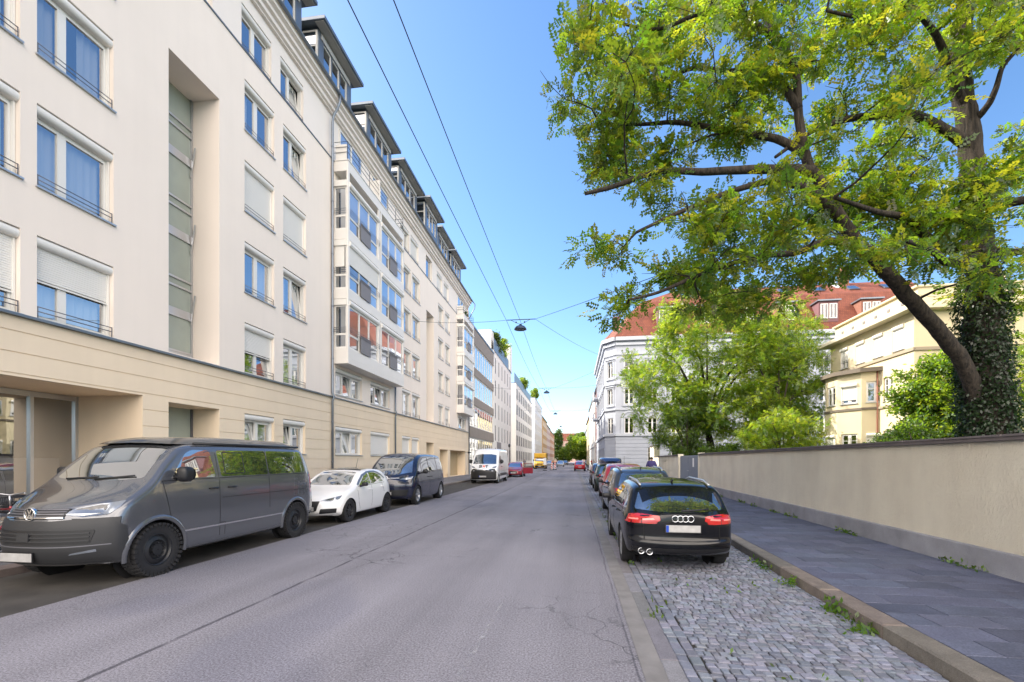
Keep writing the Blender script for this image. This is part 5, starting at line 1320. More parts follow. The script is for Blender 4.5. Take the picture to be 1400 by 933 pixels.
carfit(AV,[(-.64,.98),(.64,.98),(.52,1.31),(-.52,1.31)],[(-.70,.985),(-.3,.965),(.3,.965),(.70,.985),(.60,1.27),(.3,1.295),(-.3,1.295),(-.60,1.27)],
 [[(1.62,.95),(2.42,.965),(2.40,1.30),(2.15,1.29)],[(2.48,.965),(3.34,.985),(3.30,1.29),(2.48,1.305)],[(3.42,.99),(4.05,1.01),(3.85,1.21),(3.42,1.275)]],
 [[(1.45,.92),(1.5,.4)],[(2.45,1.31),(2.45,.34)],[(3.38,1.3),(3.45,.75)],[(1.4,.93),(4.0,.95)]],[(.38,.62),(.62,.60),(.76,.66),(.77,.73),(.60,.70)])
for sx in(-1,1):
    t=AV.part('tail_light',[roundpoly([(sx*a,b) for a,b in [(.33,.835),(.47,.775),(.845,.775),(.86,.90),(.62,.925),(.36,.91)]][::sx],.02)],'y',1,M['redlens'],off=.010)
    AV.part('tail_light_corner',[roundpoly([(4.22,.785),(4.56,.775),(4.56,.905),(4.30,.925)],.02)],'x',sx,M['redlens'],off=.006)
    AV.part('lens_strip',[[(sx*a,b) for a,b in [(.42,.845),(.60,.83),(.60,.855),(.44,.868)]][::sx]],'y',1,M['redlens_l'],t,off=.014)
    AV.part('lens_strip',[[(sx*a,b) for a,b in [(.66,.83),(.80,.83),(.80,.85),(.66,.855)]][::sx]],'y',1,M['redlens_l'],t,off=.014)
    mb=MB(); AV.lines(mb,[[(sx*.615,.775),(sx*.615,.925)]],'y',1,.008,.0145); mb.build('lamp_gap',M['gap'],t)
    mb=MB(); mb.tube([(sx*.565,2.35,1.405),(sx*.575,2.6,1.455),(sx*.575,3.6,1.435),(sx*.565,3.95,1.37)],.018,8); mb.build('roof_rail',M['alu'],AV.root)
    mb=MB(); AV.lines(mb,[[(1.6,.945),(2.5,.955),(3.4,.975),(4.05,1.0)]],'x',sx,.018,.008); mb.build('window_trim',M['chrome'],AV.root)
mb=MB(); AV.lines(mb,[[(-.58,.77),(-.58,.52),(.58,.52),(.58,.77)],[(-.35,.915),(-.3,.94),(.3,.94),(.35,.915)]],'y',1,.009,.003); mb.build('panel_gap',M['gap'],AV.root)
mb=MB(); AV.lines(mb,[[(-.50,.645),(.50,.645)],[(-.78,.455),(.78,.455)]],'y',1,.022,.008); mb.build('tailgate_crease',AV.paint,AV.root)
AV.part('rear_diffuser',[roundpoly([(-.74,.24),(.74,.24),(.78,.40),(-.78,.40)],.03)],'y',1,M['black'],off=.008)
ex=MB()
for xx in (.50,.62):
    y=AV.hit(xx,.34,'y',1)[0].y; ex.lathe([(.05,-.12),(.052,.03),(.044,.032),(.04,-.10)],(xx,y,.335),axis='y',n=18)
ex.build('exhaust_pipe',M['chrome'],AV.root)
em=MB(); y=AV.hit(0,.865,'y',1)[0].y+.012
for k in range(4):
    cx=-.117+.078*k; n=22; vs=[];fs=[]
    for i in range(n):
        a=2*math.pi*i/n
        for j in range(6):
            b=2*math.pi*j/6; r=.048+.0085*math.cos(b); vs.append((cx+r*math.cos(a),y+.006*math.sin(b)+(.003 if k%2 else 0),.868+r*math.sin(a)))
    for i in range(n):
        for j in range(6): fs.append((i*6+j,((i+1)%n)*6+j,((i+1)%n)*6+(j+1)%6,i*6+(j+1)%6))
    em.add(vs,fs,0,True)
em.build('emblem',M['chrome'],AV.root)
AV.plate(0,.715,1); AV.mirror(1.62,.98,M['black'],(.10,.08,.065)); AV.handles([(2.28,.83),(3.2,.86)],AV.paint); AV.wheels('turbine','rim_silver')
mb=MB(); mb.prism([(3.72,1.385),(3.62,1.39),(3.80,1.46),(3.86,1.45)],'x',-.012,.012); mb.build('shark_fin_aerial',M['black'],AV.root)
mb=MB(); AV.patch(mb,[(-.60,4.02),(.60,4.02),(.56,4.20),(-.56,4.20)],'z',1,.012,.02,.1); mb.build('roof_spoiler',AV.paint,AV.root)
y=AV.hit(0,.985,'y',1)[0].y; mb=MB(); mb.tube([(0,y+.015,.985),(-.25,y+.0,1.0),(-.42,y-.02,1.015)],.012,6); mb.build('rear_wiper',M['black'],AV.root)

C2=hatch('estate_car','dark grey estate car parked between the black estate and the red hatchback','car',(.035,.038,.045),(1.86,12.45+4.6,0),R(180),L=4.6,hw=.9,H=1.47,estate=True,style='turbine')
for sx in(-1,1):
    mb=MB(); mb.tube([(sx*.55,2.35,1.43),(sx*.56,2.6,1.50),(sx*.56,3.8,1.47),(sx*.55,4.0,1.41)],.02,8); mb.build('roof_rail',M['alu'],C2.root)
mb=MB(); mb.prism([(3.72,1.42),(3.62,1.42),(3.80,1.50),(3.86,1.49)],'x',-.012,.012); mb.build('shark_fin_aerial',M['black'],C2.root)
C3=hatch('hatchback_car','red hatchback with round rear lamps parked on the right','car',(.40,.02,.025),(2.03,18.35+4.1,0),R(180),L=4.1,hw=.9,H=1.53,tail='round')
mb=MB(); mb.tube([(0,3.3,1.45),(0,3.4,1.85)],.006,5); mb.build('aerial',M['black'],C3.root)
C4=hatch('estate_car','dark green car carrying a navy roof box, parked on the right','car',(.02,.055,.05),(1.97,24.3+4.2,0),R(180),L=4.2,hw=.9,H=1.47,estate=True)
rb_=thing('roof_box','navy blue roof box strapped on the dark green car','roof box',(1.97,25.9,1.47))
mb=MB(); vs=[];fs=[]; 
for (y,hw_,h_) in ((-1.05,.30,.10),(-.95,.50,.22),(-.4,.62,.30),(.6,.62,.32),(.95,.55,.25),(1.05,.40,.12)):
    for k in range(17):
        a=math.pi*k/16; vs.append((hw_*math.copysign(abs(math.cos(a))**.4,math.cos(a)),y,.06+h_*abs(math.sin(a))**.5))
for i in range(5):
    for k in range(16): fs.append((i*17+k,i*17+k+1,(i+1)*17+k+1,(i+1)*17+k))
fs+= [tuple(range(17)),tuple(85+k for k in range(17))[::-1]]; mb.add(vs,fs,0,True); mb.box(-.6,.6,-.93,.93,.04,.075); mb.build('shell',paint('box_navy',(.012,.02,.08),0,.25),rb_)
mb=MB(); mb.box(-.66,.66,-.5,-.44,-.03,.04); mb.box(-.66,.66,.44,.5,-.03,.04); mb.build('cross_bar',M['alu'],rb_)
C5=hatch('hatchback_car','dark blue small car parked in front of the green one with the roof box','car',(.02,.025,.05),(1.95,30.2+4.0,0),R(180),L=4.0,H=1.46)
C6=hatch('hatchback_car','bright red car driving away down the street','car',(.50,.015,.02),(.85,69+4.2,0),R(180),L=4.2,H=1.5)
C7=hatch('hatchback_car','dark red small car with its driver door open, parked behind the white rental van','car',(.26,.012,.03),(-5.95,44.3,0),0,L=4.0,H=1.47)
dr=MB(); dr.box(-.03,.03,0,1.05,.32,.92); dr.box(-.025,.025,.02,.07,.92,1.36); dr.box(-.025,.025,.98,1.03,.92,1.36); dr.box(-.025,.025,.07,.98,1.31,1.36)
d_=dr.build('open_door',C7.paint,C7.root,bevel=.01); d_.location=(.86,1.28,0); d_.rotation_euler=(0,0,R(-62)); dr=MB(); dr.quad((0,.05,.9),(0,1.0,.9),(0,1.0,1.33),(0,.05,1.33)); dr.build('door_window',M['glass'],d_)
C8=hatch('hatchback_car','silver car coming up the street in the distance','car',(.45,.47,.50),(-3.4,112,0),0,metal=.7)
far=[(-6.9,100,(.02,.02,.025),'black car parked far down on the left beyond the yellow truck'),(-6.9,128,(.35,.36,.38),'grey car parked far down on the left by the bluish block'),(1.4,120,(.02,.06,.12),'blue car parked far down on the right by the white house'),(1.5,98,(.5,.5,.5),'light grey car parked on the right beyond the crossing'),(-2.9,150,(.03,.03,.04),'dark car far off in the middle of the street')]
for (x,y,c,l) in far: hatch('hatchback_car',l,'car',c,(x,y+(4.2 if x>0 else 0),0),R(180) if x>0 else 0)
# ---- yellow box truck
S=dict(L=6.2,hw=1.08,wr=.38,arch=.43,wheels=(1.0,4.7),tumble=.08,rtop=.12,crown=.03,fbulge=.25,rbulge=.02,D=1.,
 top=[(0,1.1),(.06,1.2),(.3,1.32),(.6,1.45),(1.0,2.0),(1.3,2.15),(1.7,2.2),(6.2,2.2)],bot=[(0,.32),(.5,.3),(6.2,.4)],plan=[(0,.86),(.2,.96),(.5,1.02),(6.2,1.02)],
 belt=[(0,1.3),(6.2,1.4)],side=[(0,.97),(.3,1),(1,.99)],front=[(.2,.1),(.4,0),(.9,0),(1.3,.2)],rear=[(.2,.0),(2.4,.01)])
yp=paint('parcel_yellow',(.80,.46,.02),0,.35)
YT=Car('parcel_truck','yellow box truck standing on the left before the striped barriers','truck',S,yp,(-6.2,82,0))
carfit(YT,[(-.86,1.42),(.86,1.42),(.80,2.02),(-.80,2.02)],None,[[(1.0,1.42),(1.6,1.42),(1.6,2.0),(1.3,2.0)]],None,[(.55,.95),(.85,.95),(.85,1.15),(.6,1.12)],None,GL)
mb=MB(); mb.box(-1.12,1.12,1.65,6.2,.62,2.95); mb.box(-1.0,1.0,1.05,1.66,2.2,2.9); mb.build('box_body',yp,YT.root,bevel=.04)
YT.part('grille',[[(-.5,.85),(.5,.85),(.5,1.05),(-.5,1.05)]],'y',-1,M['black'],off=.01); YT.part('front_bumper',[[(-.9,.35),(.9,.35),(.9,.7),(-.9,.7)]],'y',-1,M['black'],off=.01)
YT.plate(0,.55,-1); YT.mirror(1.1,1.6,M['black'],(.1,.09,.17)); YT.wheels('steel','rim_silver')
# ------------------------------------------------------------------ trees and plants
def leafmat(name,col,trans,var=.35):
    m=bpy.data.materials.new(name); m.use_nodes=True; nt=m.node_tree; nt.nodes.clear()
    out=nt.nodes.new('ShaderNodeOutputMaterial'); mx=nt.nodes.new('ShaderNodeMixShader'); mx2=nt.nodes.new('ShaderNodeMixShader')
    a=N(nt,'ShaderNodeAttribute',attribute_name='tone')
    df=N(nt,'ShaderNodeBsdfDiffuse'); tl=N(nt,'ShaderNodeBsdfTranslucent'); gl=N(nt,'ShaderNodeBsdfGlossy'); gl.inputs['Roughness'].default_value=.4
    nt.links.new(mixc(nt,1,col,a.outputs['Color'],'MULTIPLY'),df.inputs[0]); nt.links.new(mixc(nt,1,trans,a.outputs['Color'],'MULTIPLY'),tl.inputs[0])
    mx.inputs[0].default_value=.5; nt.links.new(df.outputs[0],mx.inputs[1]); nt.links.new(tl.outputs[0],mx.inputs[2])
    mx2.inputs[0].default_value=.05; nt.links.new(mx.outputs[0],mx2.inputs[1]); nt.links.new(gl.outputs[0],mx2.inputs[2]); nt.links.new(mx2.outputs[0],out.inputs[0]); return m
M['leaf']=leafmat('robinia_leaf',(.042,.098,.018),(.40,.58,.03))
M['leaf_light']=leafmat('light_leaf',(.15,.22,.024),(.64,.74,.05))
M['robinia_pale']=leafmat('robinia_leaf_pale',(.09,.12,.016),(.66,.68,.04))
M['leaf_dark']=leafmat('dark_leaf',(.055,.10,.018),(.14,.22,.025))
M['leaf_ivy']=leafmat('ivy_leaf',(.016,.04,.012),(.04,.08,.012))
def barkmat(name,c0,c1):
    m,nt,b,out=newmat(name); p=pos(nt)
    n=noise(nt,mapped(nt,p,(14,14,2.2)),1.2,6,.65); r=ramp(nt,n,[(.35,(*c0,1)),(.62,(*c1,1))]); nt.links.new(r.outputs[0],b.inputs['Base Color']); b.inputs['Roughness'].default_value=.95
    bump(nt,b,n,1.0,.05); return m
M['bark']=barkmat('robinia_bark',(.010,.008,.007),(.055,.042,.032)); M['bark2']=barkmat('smooth_bark',(.04,.032,.026),(.11,.09,.07))

def leaf_mesh(name,pos_,dirs,up,mats,rng,kind='pinnate',size=.2,parent=None,tone=(.6,1.35),nl=5):
    """many compound leaves as one foliage mesh; pos_,dirs,up are (n,3)"""
    n=len(pos_); d=dirs/np.linalg.norm(dirs,axis=1,keepdims=True)
    u=up-d*(up*d).sum(1,keepdims=True); u/=np.linalg.norm(u,axis=1,keepdims=True)+1e-9; w=np.cross(d,u)
    L=size*rng.uniform(.7,1.25,n)[:,None]
    quads=[]
    if kind=='pinnate':
        for k in range(nl):
            t=.22+.72*k/(nl-1); ll=.34*(1-.25*abs(t-.5)*2)
            for s_ in(-1,1):
                base=pos_+d*L*t-u*L*(.18*t*t)
                ld=w*s_*.92+d*.38-u*.10+rng.normal(0,.16,(n,3)); lw=d*.92-w*s_*.38
                a=base; c=base+ld*L*ll; mid=base+ld*L*ll*.52
                wd=L*.10
                quads.append((a,mid+lw*wd+u*L*.015,c,mid-lw*wd+u*L*.015))
        base=pos_+d*L*.94-u*L*.16; quads.append((base,base+d*L*.16+w*L*.08,base+d*L*.34-u*L*.06,base+d*L*.16-w*L*.08))
    else:
        for k in range(nl):
            dd=d+rng.normal(0,.6,(n,3)); dd/=np.linalg.norm(dd,axis=1,keepdims=True); ww=np.cross(dd,u+rng.normal(0,.5,(n,3))); ww/=np.linalg.norm(ww,axis=1,keepdims=True)+1e-9
            b0=pos_+rng.normal(0,.35,(n,3))*L; quads.append((b0,b0+dd*L*.28+ww*L*.17,b0+dd*L*.6,b0+dd*L*.28-ww*L*.17))
    m=len(quads); V=np.zeros((n,m,4,3))
    for i,q in enumerate(quads):
        for j in range(4): V[:,i,j]=q[j]
    V=V.reshape(-1,3); nq=n*m; me=bpy.data.meshes.new(name)
    me.vertices.add(nq*4); me.vertices.foreach_set('co',V.ravel().astype(np.float32)); me.loops.add(nq*4); me.loops.foreach_set('vertex_index',np.arange(nq*4,dtype=np.int32))
    me.polygons.add(nq); me.polygons.foreach_set('loop_start',np.arange(0,nq*4,4,dtype=np.int32)); me.polygons.foreach_set('loop_total',np.full(nq,4,dtype=np.int32))
    ms=mats if isinstance(mats,list) else [mats]
    for x in ms: me.materials.append(x)
    if len(ms)>1: me.polygons.foreach_set('material_index',np.repeat(rng.integers(0,len(ms),n),m).astype(np.int32))
    ca=me.color_attributes.new('tone','FLOAT_COLOR','POINT'); t=rng.uniform(tone[0],tone[1],n); yel=rng.uniform(.78,1.15,n)
    buf=np.ones((n,m*4,4),np.float32); buf[:,:,0]=(t*yel)[:,None]; buf[:,:,1]=t[:,None]; buf[:,:,2]=(t*.9)[:,None]; ca.data.foreach_set('color',buf.ravel())
    me.update(calc_edges=True); me.validate(); o=bpy.data.objects.new(name,me); COL.objects.link(o)
    if parent is not None: o.parent=parent
    return o

class Tree:
    def __init__(s,name,label,base,rng,cat='tree',group=None):
        s.root=thing(name,label,cat,tuple(base),0,group); s.base=Vector(base); s.rng=rng; s.mb=MB(); s.nodes=[]; s.rad=[]; s.lp=[];s.ld=[]
    def limb(s,pts,r0,r1,n=10,sub=6,wob=.03):
        P=[Vector(p)-s.base for p in pts]; out=[]
        for i in range(len(P)-1):
            a=P[max(i-1,0)];b=P[i];c=P[i+1];d=P[min(i+2,len(P)-1)]
            for k in range(sub):
                t=k/sub; out.append(.5*((2*b)+(c-a)*t+(2*a-5*b+4*c-d)*t*t+(3*b-a-3*c+d)*t**3))
        out.append(P[-1]); m=len(out)
        rs=[r0+(r1-r0)*(i/(m-1))**.8 for i in range(m)]
        out=[p+Vector(s.rng.normal(0,wob*r,3)) if 0<i<m-1 else p for i,(p,r) in enumerate(zip(out,rs))]
        s.mb.tube(out,rs,n)
        for p,r in zip(out,rs): s.nodes.append(np.array(p)); s.rad.append(r)
        return out
    def clumps(s,C,leaves=22,rc=.5,twig=.55,up=.25,flat=.55):
        """grow a branch from the nearest wood to each clump centre, then twigs that carry the leaves"""
        rng=s.rng; C=[np.array(c)-np.array(s.base) for c in C]
        nd=np.array(s.nodes); C.sort(key=lambda c:np.min(((nd-c)**2).sum(1)))
        for c in C:
            nd=np.array(s.nodes); rd=np.array(s.rad); d=np.sqrt(((nd-c)**2).sum(1))+np.where(nd[:,2]>c[2]+.3,.8,0)
            i=int(np.argmin(d)); a=nd[i]; L=np.linalg.norm(c-a); r=min(rd[i]*.7,.010+.013*L)
            nseg=max(3,int(L/.35)); mid=(a+c)/2+rng.normal(0,.12,3)*L+np.array([0,0,.10*L]); pts=[]
            for k in range(nseg+1):
                t=k/nseg; p=a*(1-t)**2+mid*2*t*(1-t)+c*t*t
                if 0<k<nseg: p=p+rng.normal(0,.035,3)*min(1,L)
                pts.append(p)
            rs=[r*(1-t/nseg)+.006 for t in range(nseg+1)]
            s.mb.tube([Vector(p) for p in pts],rs,5,cap=False)
            for p,q in zip(pts[1:],rs[1:]): s.nodes.append(p); s.rad.append(q)
            dirn=(c-a)/(L+1e-6)
            for k in range(4):
                v=rng.normal(0,1,3); v[2]*=.4; v=v/np.linalg.norm(v)*.9+dirn*.5; e=c+v*rc*rng.uniform(.6,1.1)
                m_=(c+e)/2+rng.normal(0,.06,3); s.mb.tube([Vector(c),Vector(m_),Vector(e)],[.007,.006,.003],4,cap=False)
            for k in range(leaves):
                v=rng.normal(0,1,3); v/=np.linalg.norm(v); q=c+v*np.array([1,1,flat])*rc*rng.uniform(.15,1.1)
                if rng.random()<.25 and len(pts)>2: q=pts[rng.integers(len(pts)//2,len(pts))]+rng.normal(0,.12,3)
                dd=v*.8+np.array([0,0,up-.25])+rng.normal(0,.45,3); s.lp.append(q); s.ld.append(dd)
    def finish(s,mats,bark,kind='pinnate',size=.2,tone=(.6,1.35),nl=5):
        s.mb.build('trunk',M[bark],s.root)
        up=np.tile(np.array([0,0,1.]),(len(s.lp),1))+s.rng.normal(0,.45,(len(s.lp),3))
        return leaf_mesh('crown',np.array(s.lp),np.array(s.ld),up,mats,s.rng,kind,size,s.root,tone,nl)

# ---- the big robinia behind the garden wall
rg=np.random.default_rng(11)
tb=at(1356,640,9.6); tb.z=.05
RB=Tree('robinia_tree','huge robinia with an ivy clad trunk reaching over the street behind the garden wall',tb,rg)
T0=9.6
def A_(l): return [at(x,y,t) for x,y,t in l]
RB.limb([tuple(tb)]+A_([(1352,560,9.6),(1345,470,9.6),(1342,400,9.6)]),.44,.29,16,wob=.06)
RB.limb(A_([(1342,405,9.6),(1338,330,9.6),(1330,250,9.65),(1325,180,9.7),(1312,100,9.8),(1318,20,9.9),(1330,-80,10),(1325,-190,10.1)]),.265,.12,14,wob=.06)
RB.limb(A_([(1340,560,9.55),(1318,500,9.4),(1285,455,9.2),(1240,405,9.0),(1205,365,8.85),(1176,338,8.8)]),.15,.12,14,wob=.06)
RB.limb(A_([(1176,338,8.8),(1150,300,8.8),(1125,255,8.8),(1103,220,8.8),(1092,160,8.9),(1086,95,9),(1050,30,9.2),(1010,-20,9.4),(960,-90,9.6)]),.13,.04,12)
RB.limb(A_([(1176,338,8.8),(1130,330,8.6),(1090,345,8.5),(1030,352,8.3),(960,375,8.1),(900,400,8.0),(860,410,7.9)]),.085,.02)
RB.limb(A_([(1150,300,8.8),(1110,262,8.7),(1060,248,8.6),(1000,262,8.5),(930,290,8.4),(870,318,8.3)]),.10,.025)
RB.limb(A_([(1110,235,8.8),(1080,232,8.7),(1030,232,8.6),(960,235,8.5),(900,235,8.4),(840,255,8.3),(800,265,8.2)]),.11,.03)
RB.limb(A_([(1100,210,8.8),(1060,190,9),(1000,180,9.1),(930,168,9.3),(880,170,9.4),(820,170,9.5)]),.09,.025)
RB.limb(A_([(1092,150,8.9),(1050,95,9.1),(1000,98,9.3),(940,95,9.5),(890,130,9.7),(830,100,9.9)]),.08,.02)
RB.limb(A_([(1086,95,9),(1060,55,9),(1010,20,8.9),(960,18,8.8),(900,40,8.8),(840,30,8.8)]),.08,.02)
RB.limb(A_([(1325,200,9.7),(1295,180,9.6),(1250,158,9.4),(1200,158,9.2),(1150,165,9.1),(1110,180,9),(1060,215,8.9)]),.13,.03)
RB.limb(A_([(1322,150,9.7),(1300,110,9.6),(1290,70,9.5),(1270,35,9.3),(1240,12,9.1),(1190,25,9),(1130,15,8.9)]),.10,.025)
RB.limb(A_([(1316,60,9.8),(1350,45,9.7),(1385,20,9.6),(1430,-10,9.5)]),.13,.04)
RB.limb(A_([(1328,170,9.7),(1350,145,9.4),(1362,120,9.2),(1372,90,9.1),(1400,60,9.0)]),.08,.03)
RB.limb(A_([(1335,330,9.6),(1290,340,9.2),(1240,300,8.8),(1200,290,8.5),(1140,270,8.2)]),.12,.03)
RB.limb(A_([(1336,290,9.6),(1370,280,9.2),(1420,270,8.8),(1480,260,8.5)]),.14,.04)
RB.limb(A_([(1338,350,9.6),(1300,360,8.6),(1270,340,7.9),(1240,330,7.3)]),.10,.03)
RB.limb(A_([(1338,340,9.6),(1390,345,10.4),(1450,330,11.2)]),.13,.04)
RB.limb(A_([(1330,0,9.9),(1290,-90,10.5),(1240,-160,11)]),.14,.04); RB.limb(A_([(1330,-80,10),(1400,-150,9.4),(1480,-200,9)]),.13,.04)
DM="""0112331222332333
1432221122322332
2122132332223110
1143322122332100
2421232333122110
1432121232232233
2211013322333333
0110142213343333
0331113422124434
0025533222001233
0034432100000002""".split()
C=[]
for r_,row in enumerate(DM):
    for c_,ch in enumerate(row):
        k=int(ch)
        n=rg.poisson(k*.60)
        for _ in range(n):
            px=768+c_*39.5+rg.uniform(0,40); py=r_*40+rg.uniform(0,40)
            # boughs hang at different distances; lower-left ones reach towards the camera
            t=np.clip(rg.normal(9.0 if px<1100 else 9.4,.95),6.4,12.5)
            C.append(at(px,py,t))
for _ in range(70): C.append(at(rg.uniform(860,1420),rg.uniform(-230,0),rg.uniform(7.4,12)))
for _ in range(60): C.append(at(rg.uniform(1400,1640),rg.uniform(-150,380),rg.uniform(7.5,12)))
RB.clumps(C,leaves=64,rc=.50,flat=.30)
RB.finish([M['leaf'],M['leaf'],M['robinia_pale']],'bark','pinnate',.225,(.5,1.4),5)
# ivy on the trunk
n=11000; zz=rg.uniform(.2,6.6,n)**.95; an=rg.uniform(0,2*math.pi,n); rr=(.43-.022*zz)*(1+.10*np.sin(an*3+zz*1.7))+rg.uniform(0,.10,n)
axis_=np.array([[ (at(1356,640,9.6).lerp(at(1342,400,9.6),min(1,z/5))).x-tb.x, (at(1356,640,9.6).lerp(at(1342,400,9.6),min(1,z/5))).y-tb.y,0] for z in zz])
keep=~((zz>4.0)&(rg.random(n)<(zz-3.6)/2.9))
ip=np.stack([rr*np.cos(an),rr*np.sin(an),zz],1)+axis_; idr=np.stack([np.cos(an)*.45,np.sin(an)*.45,-np.ones(n)],1)+rg.normal(0,.25,(n,3)); iu=np.stack([np.cos(an),np.sin(an),np.full(n,.35)],1)
leaf_mesh('ivy',ip[keep],idr[keep],iu[keep],M['leaf_ivy'],rg,'simple',.125,RB.root,(.4,1.6),2)

def simple_tree(name,label,base,h,crown_c,crown_r,ncl,rng_seed,mats,bark='bark2',trunk_r=.2,leaves=18,rc=.55,size=.24,kind='pinnate',nl=4,fork=.4,tone=(.65,1.3),group=None,cat='tree',hollow=.35):
    rng=np.random.default_rng(rng_seed); t=Tree(name,label,base,rng,cat,group); b=Vector(base); top=Vector(crown_c)
    f=b.lerp(Vector((top.x,top.y,b.z+h*fork)),1.0); t.limb([b,b.lerp(f,.5)+Vector(rng.normal(0,.08,3)),f],trunk_r,trunk_r*.8,12)
    nl_=6
    for k in range(nl_):
        a=2*math.pi*k/nl_+rng.uniform(-.3,.3); e=top+Vector((crown_r[0]*.62*math.cos(a),crown_r[1]*.62*math.sin(a),crown_r[2]*rng.uniform(-.1,.55)))
        m=f.lerp(e,.5)+Vector((0,0,.12*h)); t.limb([f,m,e],trunk_r*.5,.03,8)
    t.limb([f,f.lerp(top,.6),top+Vector((0,0,crown_r[2]*.6))],trunk_r*.6,.03,8)
    C=[]
    while len(C)<ncl:
        v=rng.uniform(-1,1,3); q=np.linalg.norm(v)
        if q>1 or q<hollow*rng.random()*2: continue
        wob=1+.22*math.sin(v[0]*5+rng_seed)*math.cos(v[1]*4+v[2]*3)
        C.append((top.x+v[0]*crown_r[0]*wob,top.y+v[1]*crown_r[1]*wob,top.z+v[2]*crown_r[2]*wob))
    t.clumps(C,leaves=int(leaves*2.6),rc=rc,flat=.6); t.finish(mats,bark,kind,size,tone,nl); return t
LL,LE,LD=M['leaf_light'],M['leaf'],M['leaf_dark']
# the spreading tree before the corner building and its neighbours in the garden
simple_tree('acacia_tree','wide light green tree with a dark forked trunk in the middle of the garden',(12.0,39.5,.05),15,(10.9,39.5,9.0),(6.9,5.0,6.6),300,21,[LL,LE],'bark',.33,leaves=20,rc=.85,size=.42,fork=.27,nl=4)
simple_tree('garden_tree','bright leafy tree between the forked tree and the villa',(15.0,36,.05),12,(15.0,36,6.8),(3.3,2.8,5.6),150,22,[LL,LL,LE],'bark2',.2,leaves=18,rc=.7,size=.36,fork=.3)
simple_tree('garden_tree','yellowish slender tree rising beside the villa eaves',(17.2,39.5,.05),14,(17.2,39.5,9.8),(2.7,2.6,5.0),110,23,[LE,LL],'bark2',.2,leaves=16,rc=.7,size=.36,fork=.35,tone=(.7,1.2))
simple_tree('garden_tree','low bright shrub like tree just over the wall beside the forked trunk',(13.3,31.5,.05),4.6,(13.4,31.5,2.9),(2.5,1.6,1.9),80,24,[LL,LL,LE],'bark2',.12,leaves=18,rc=.55,size=.30,fork=.25)
simple_tree('garden_shrub','dense mid green shrub in front of the ornate building beside the gate',(8.9,37.5,.05),6.5,(8.9,37.5,3.9),(2.2,1.9,3.1),110,25,[LE,LD],'bark2',.12,leaves=20,rc=.5,size=.26,fork=.2,cat='shrub')
simple_tree('garden_shrub','rounded clipped bush above the garden wall next to the gate',(10.2,33.0,.05),2.6,(10.3,33,1.6),(1.7,1.2,1.0),70,26,[LD,LE],'bark2',.1,leaves=20,rc=.38,size=.22,kind='simple',nl=5,fork=.2,cat='shrub')
simple_tree('villa_shrub','sunlit climbing bush growing up the villa corner behind the ivy trunk',(17.0,23.9,.05),6.6,(17.0,23.9,4.0),(1.5,1.4,2.9),110,27,[LL,LE,LE],'bark2',.12,leaves=20,rc=.5,size=.28,kind='simple',nl=5,fork=.2,cat='shrub')
simple_tree('villa_shrub','pale low bush just over the wall between villa bay and ivy trunk',(15.2,23.0,.05),3.4,(15.2,23.0,2.0),(1.3,1.1,1.4),60,28,[LE,LD],'bark2',.08,leaves=18,rc=.4,size=.22,kind='simple',nl=5,fork=.2,cat='shrub')
simple_tree('background_tree','bright tree filling the gap to the right of the ivy trunk',(22.5,22,.05),9.5,(22.6,22,5.6),(3.6,3,4.6),170,29,[LL,LE],'bark2',.2,leaves=20,rc=.7,size=.34,fork=.3)
# street trees at the far end
simple_tree('street_tree','broad round street tree at the far end of the road',(2.6,176,0),9,(2.2,176,6.0),(4.6,5,3.6),120,31,[LL,LE],'bark2',.3,leaves=16,rc=1.5,size=1.1,kind='simple',nl=5,fork=.3,hollow=.6)
simple_tree('street_tree','taller loose street tree behind the round one',(2.8,215,0),14,(2.4,215,10.8),(4.6,5,3.0),60,32,[LE,LD],'bark2',.3,leaves=14,rc=1.5,size=1.1,kind='simple',nl=5,fork=.4)
simple_tree('street_tree','small street tree left of the round one',(-3.6,190,0),6,(-3.6,190,3.8),(2.4,3,2.6),50,33,[LL,LE],'bark2',.2,leaves=14,rc=1.2,size=1.0,kind='simple',nl=5,fork=.3)
simple_tree('poplar_tree','slim dark poplar rising over the far left house fronts',(-9.6,268,0),19,(-9.6,268,10.5),(1.9,1.9,8.2),110,34,[LD],'bark2',.3,leaves=16,rc=1.5,size=1.2,kind='simple',nl=5,fork=.15)
# planting on the roof terraces of the left row
for i,(y,z,h_,l) in enumerate(((69.5,18.2,3.2,'feathery pine like plant on the planted roof terrace'),(75.5,18.2,3.6,'yellow green bush on the planted roof terrace'),(109,18.0,3.4,'green bush on the slate parapet of the paired-window block'),(128.5,0,0,''),(143,20.2,4.0,'pale green roof bush on the bluish block'))):
    if not h_: continue
    simple_tree('roof_plant',l,(-12.6,y,z-.5),h_,(-12.4,y,z+h_*.55),(1.2,2.2,h_*.5),34,40+i,[LL,LE] if i!=0 else [LD],'bark2',.07,leaves=14,rc=.6,size=.42,kind='simple',nl=5,fork=.2,cat='plant')
simple_tree('terrace_plant','dark green hedge spilling over the far bay terrace of the cream building',(-11.6,46.4,16.2),1.6,(-12.0,46.6,17.0),(.5,1.8,.8),30,47,[LD],'bark2',.05,leaves=16,rc=.35,size=.25,kind='simple',nl=5,fork=.2,cat='plant')
simple_tree('terrace_plant','small potted greenery behind the railing of the near bay terrace',(-11.9,21.9,16.2),1.2,(-11.95,22.0,17.0),(.25,.6,.5),12,48,[LE],'bark2',.03,leaves=12,rc=.22,size=.16,fork=.2,cat='plant')
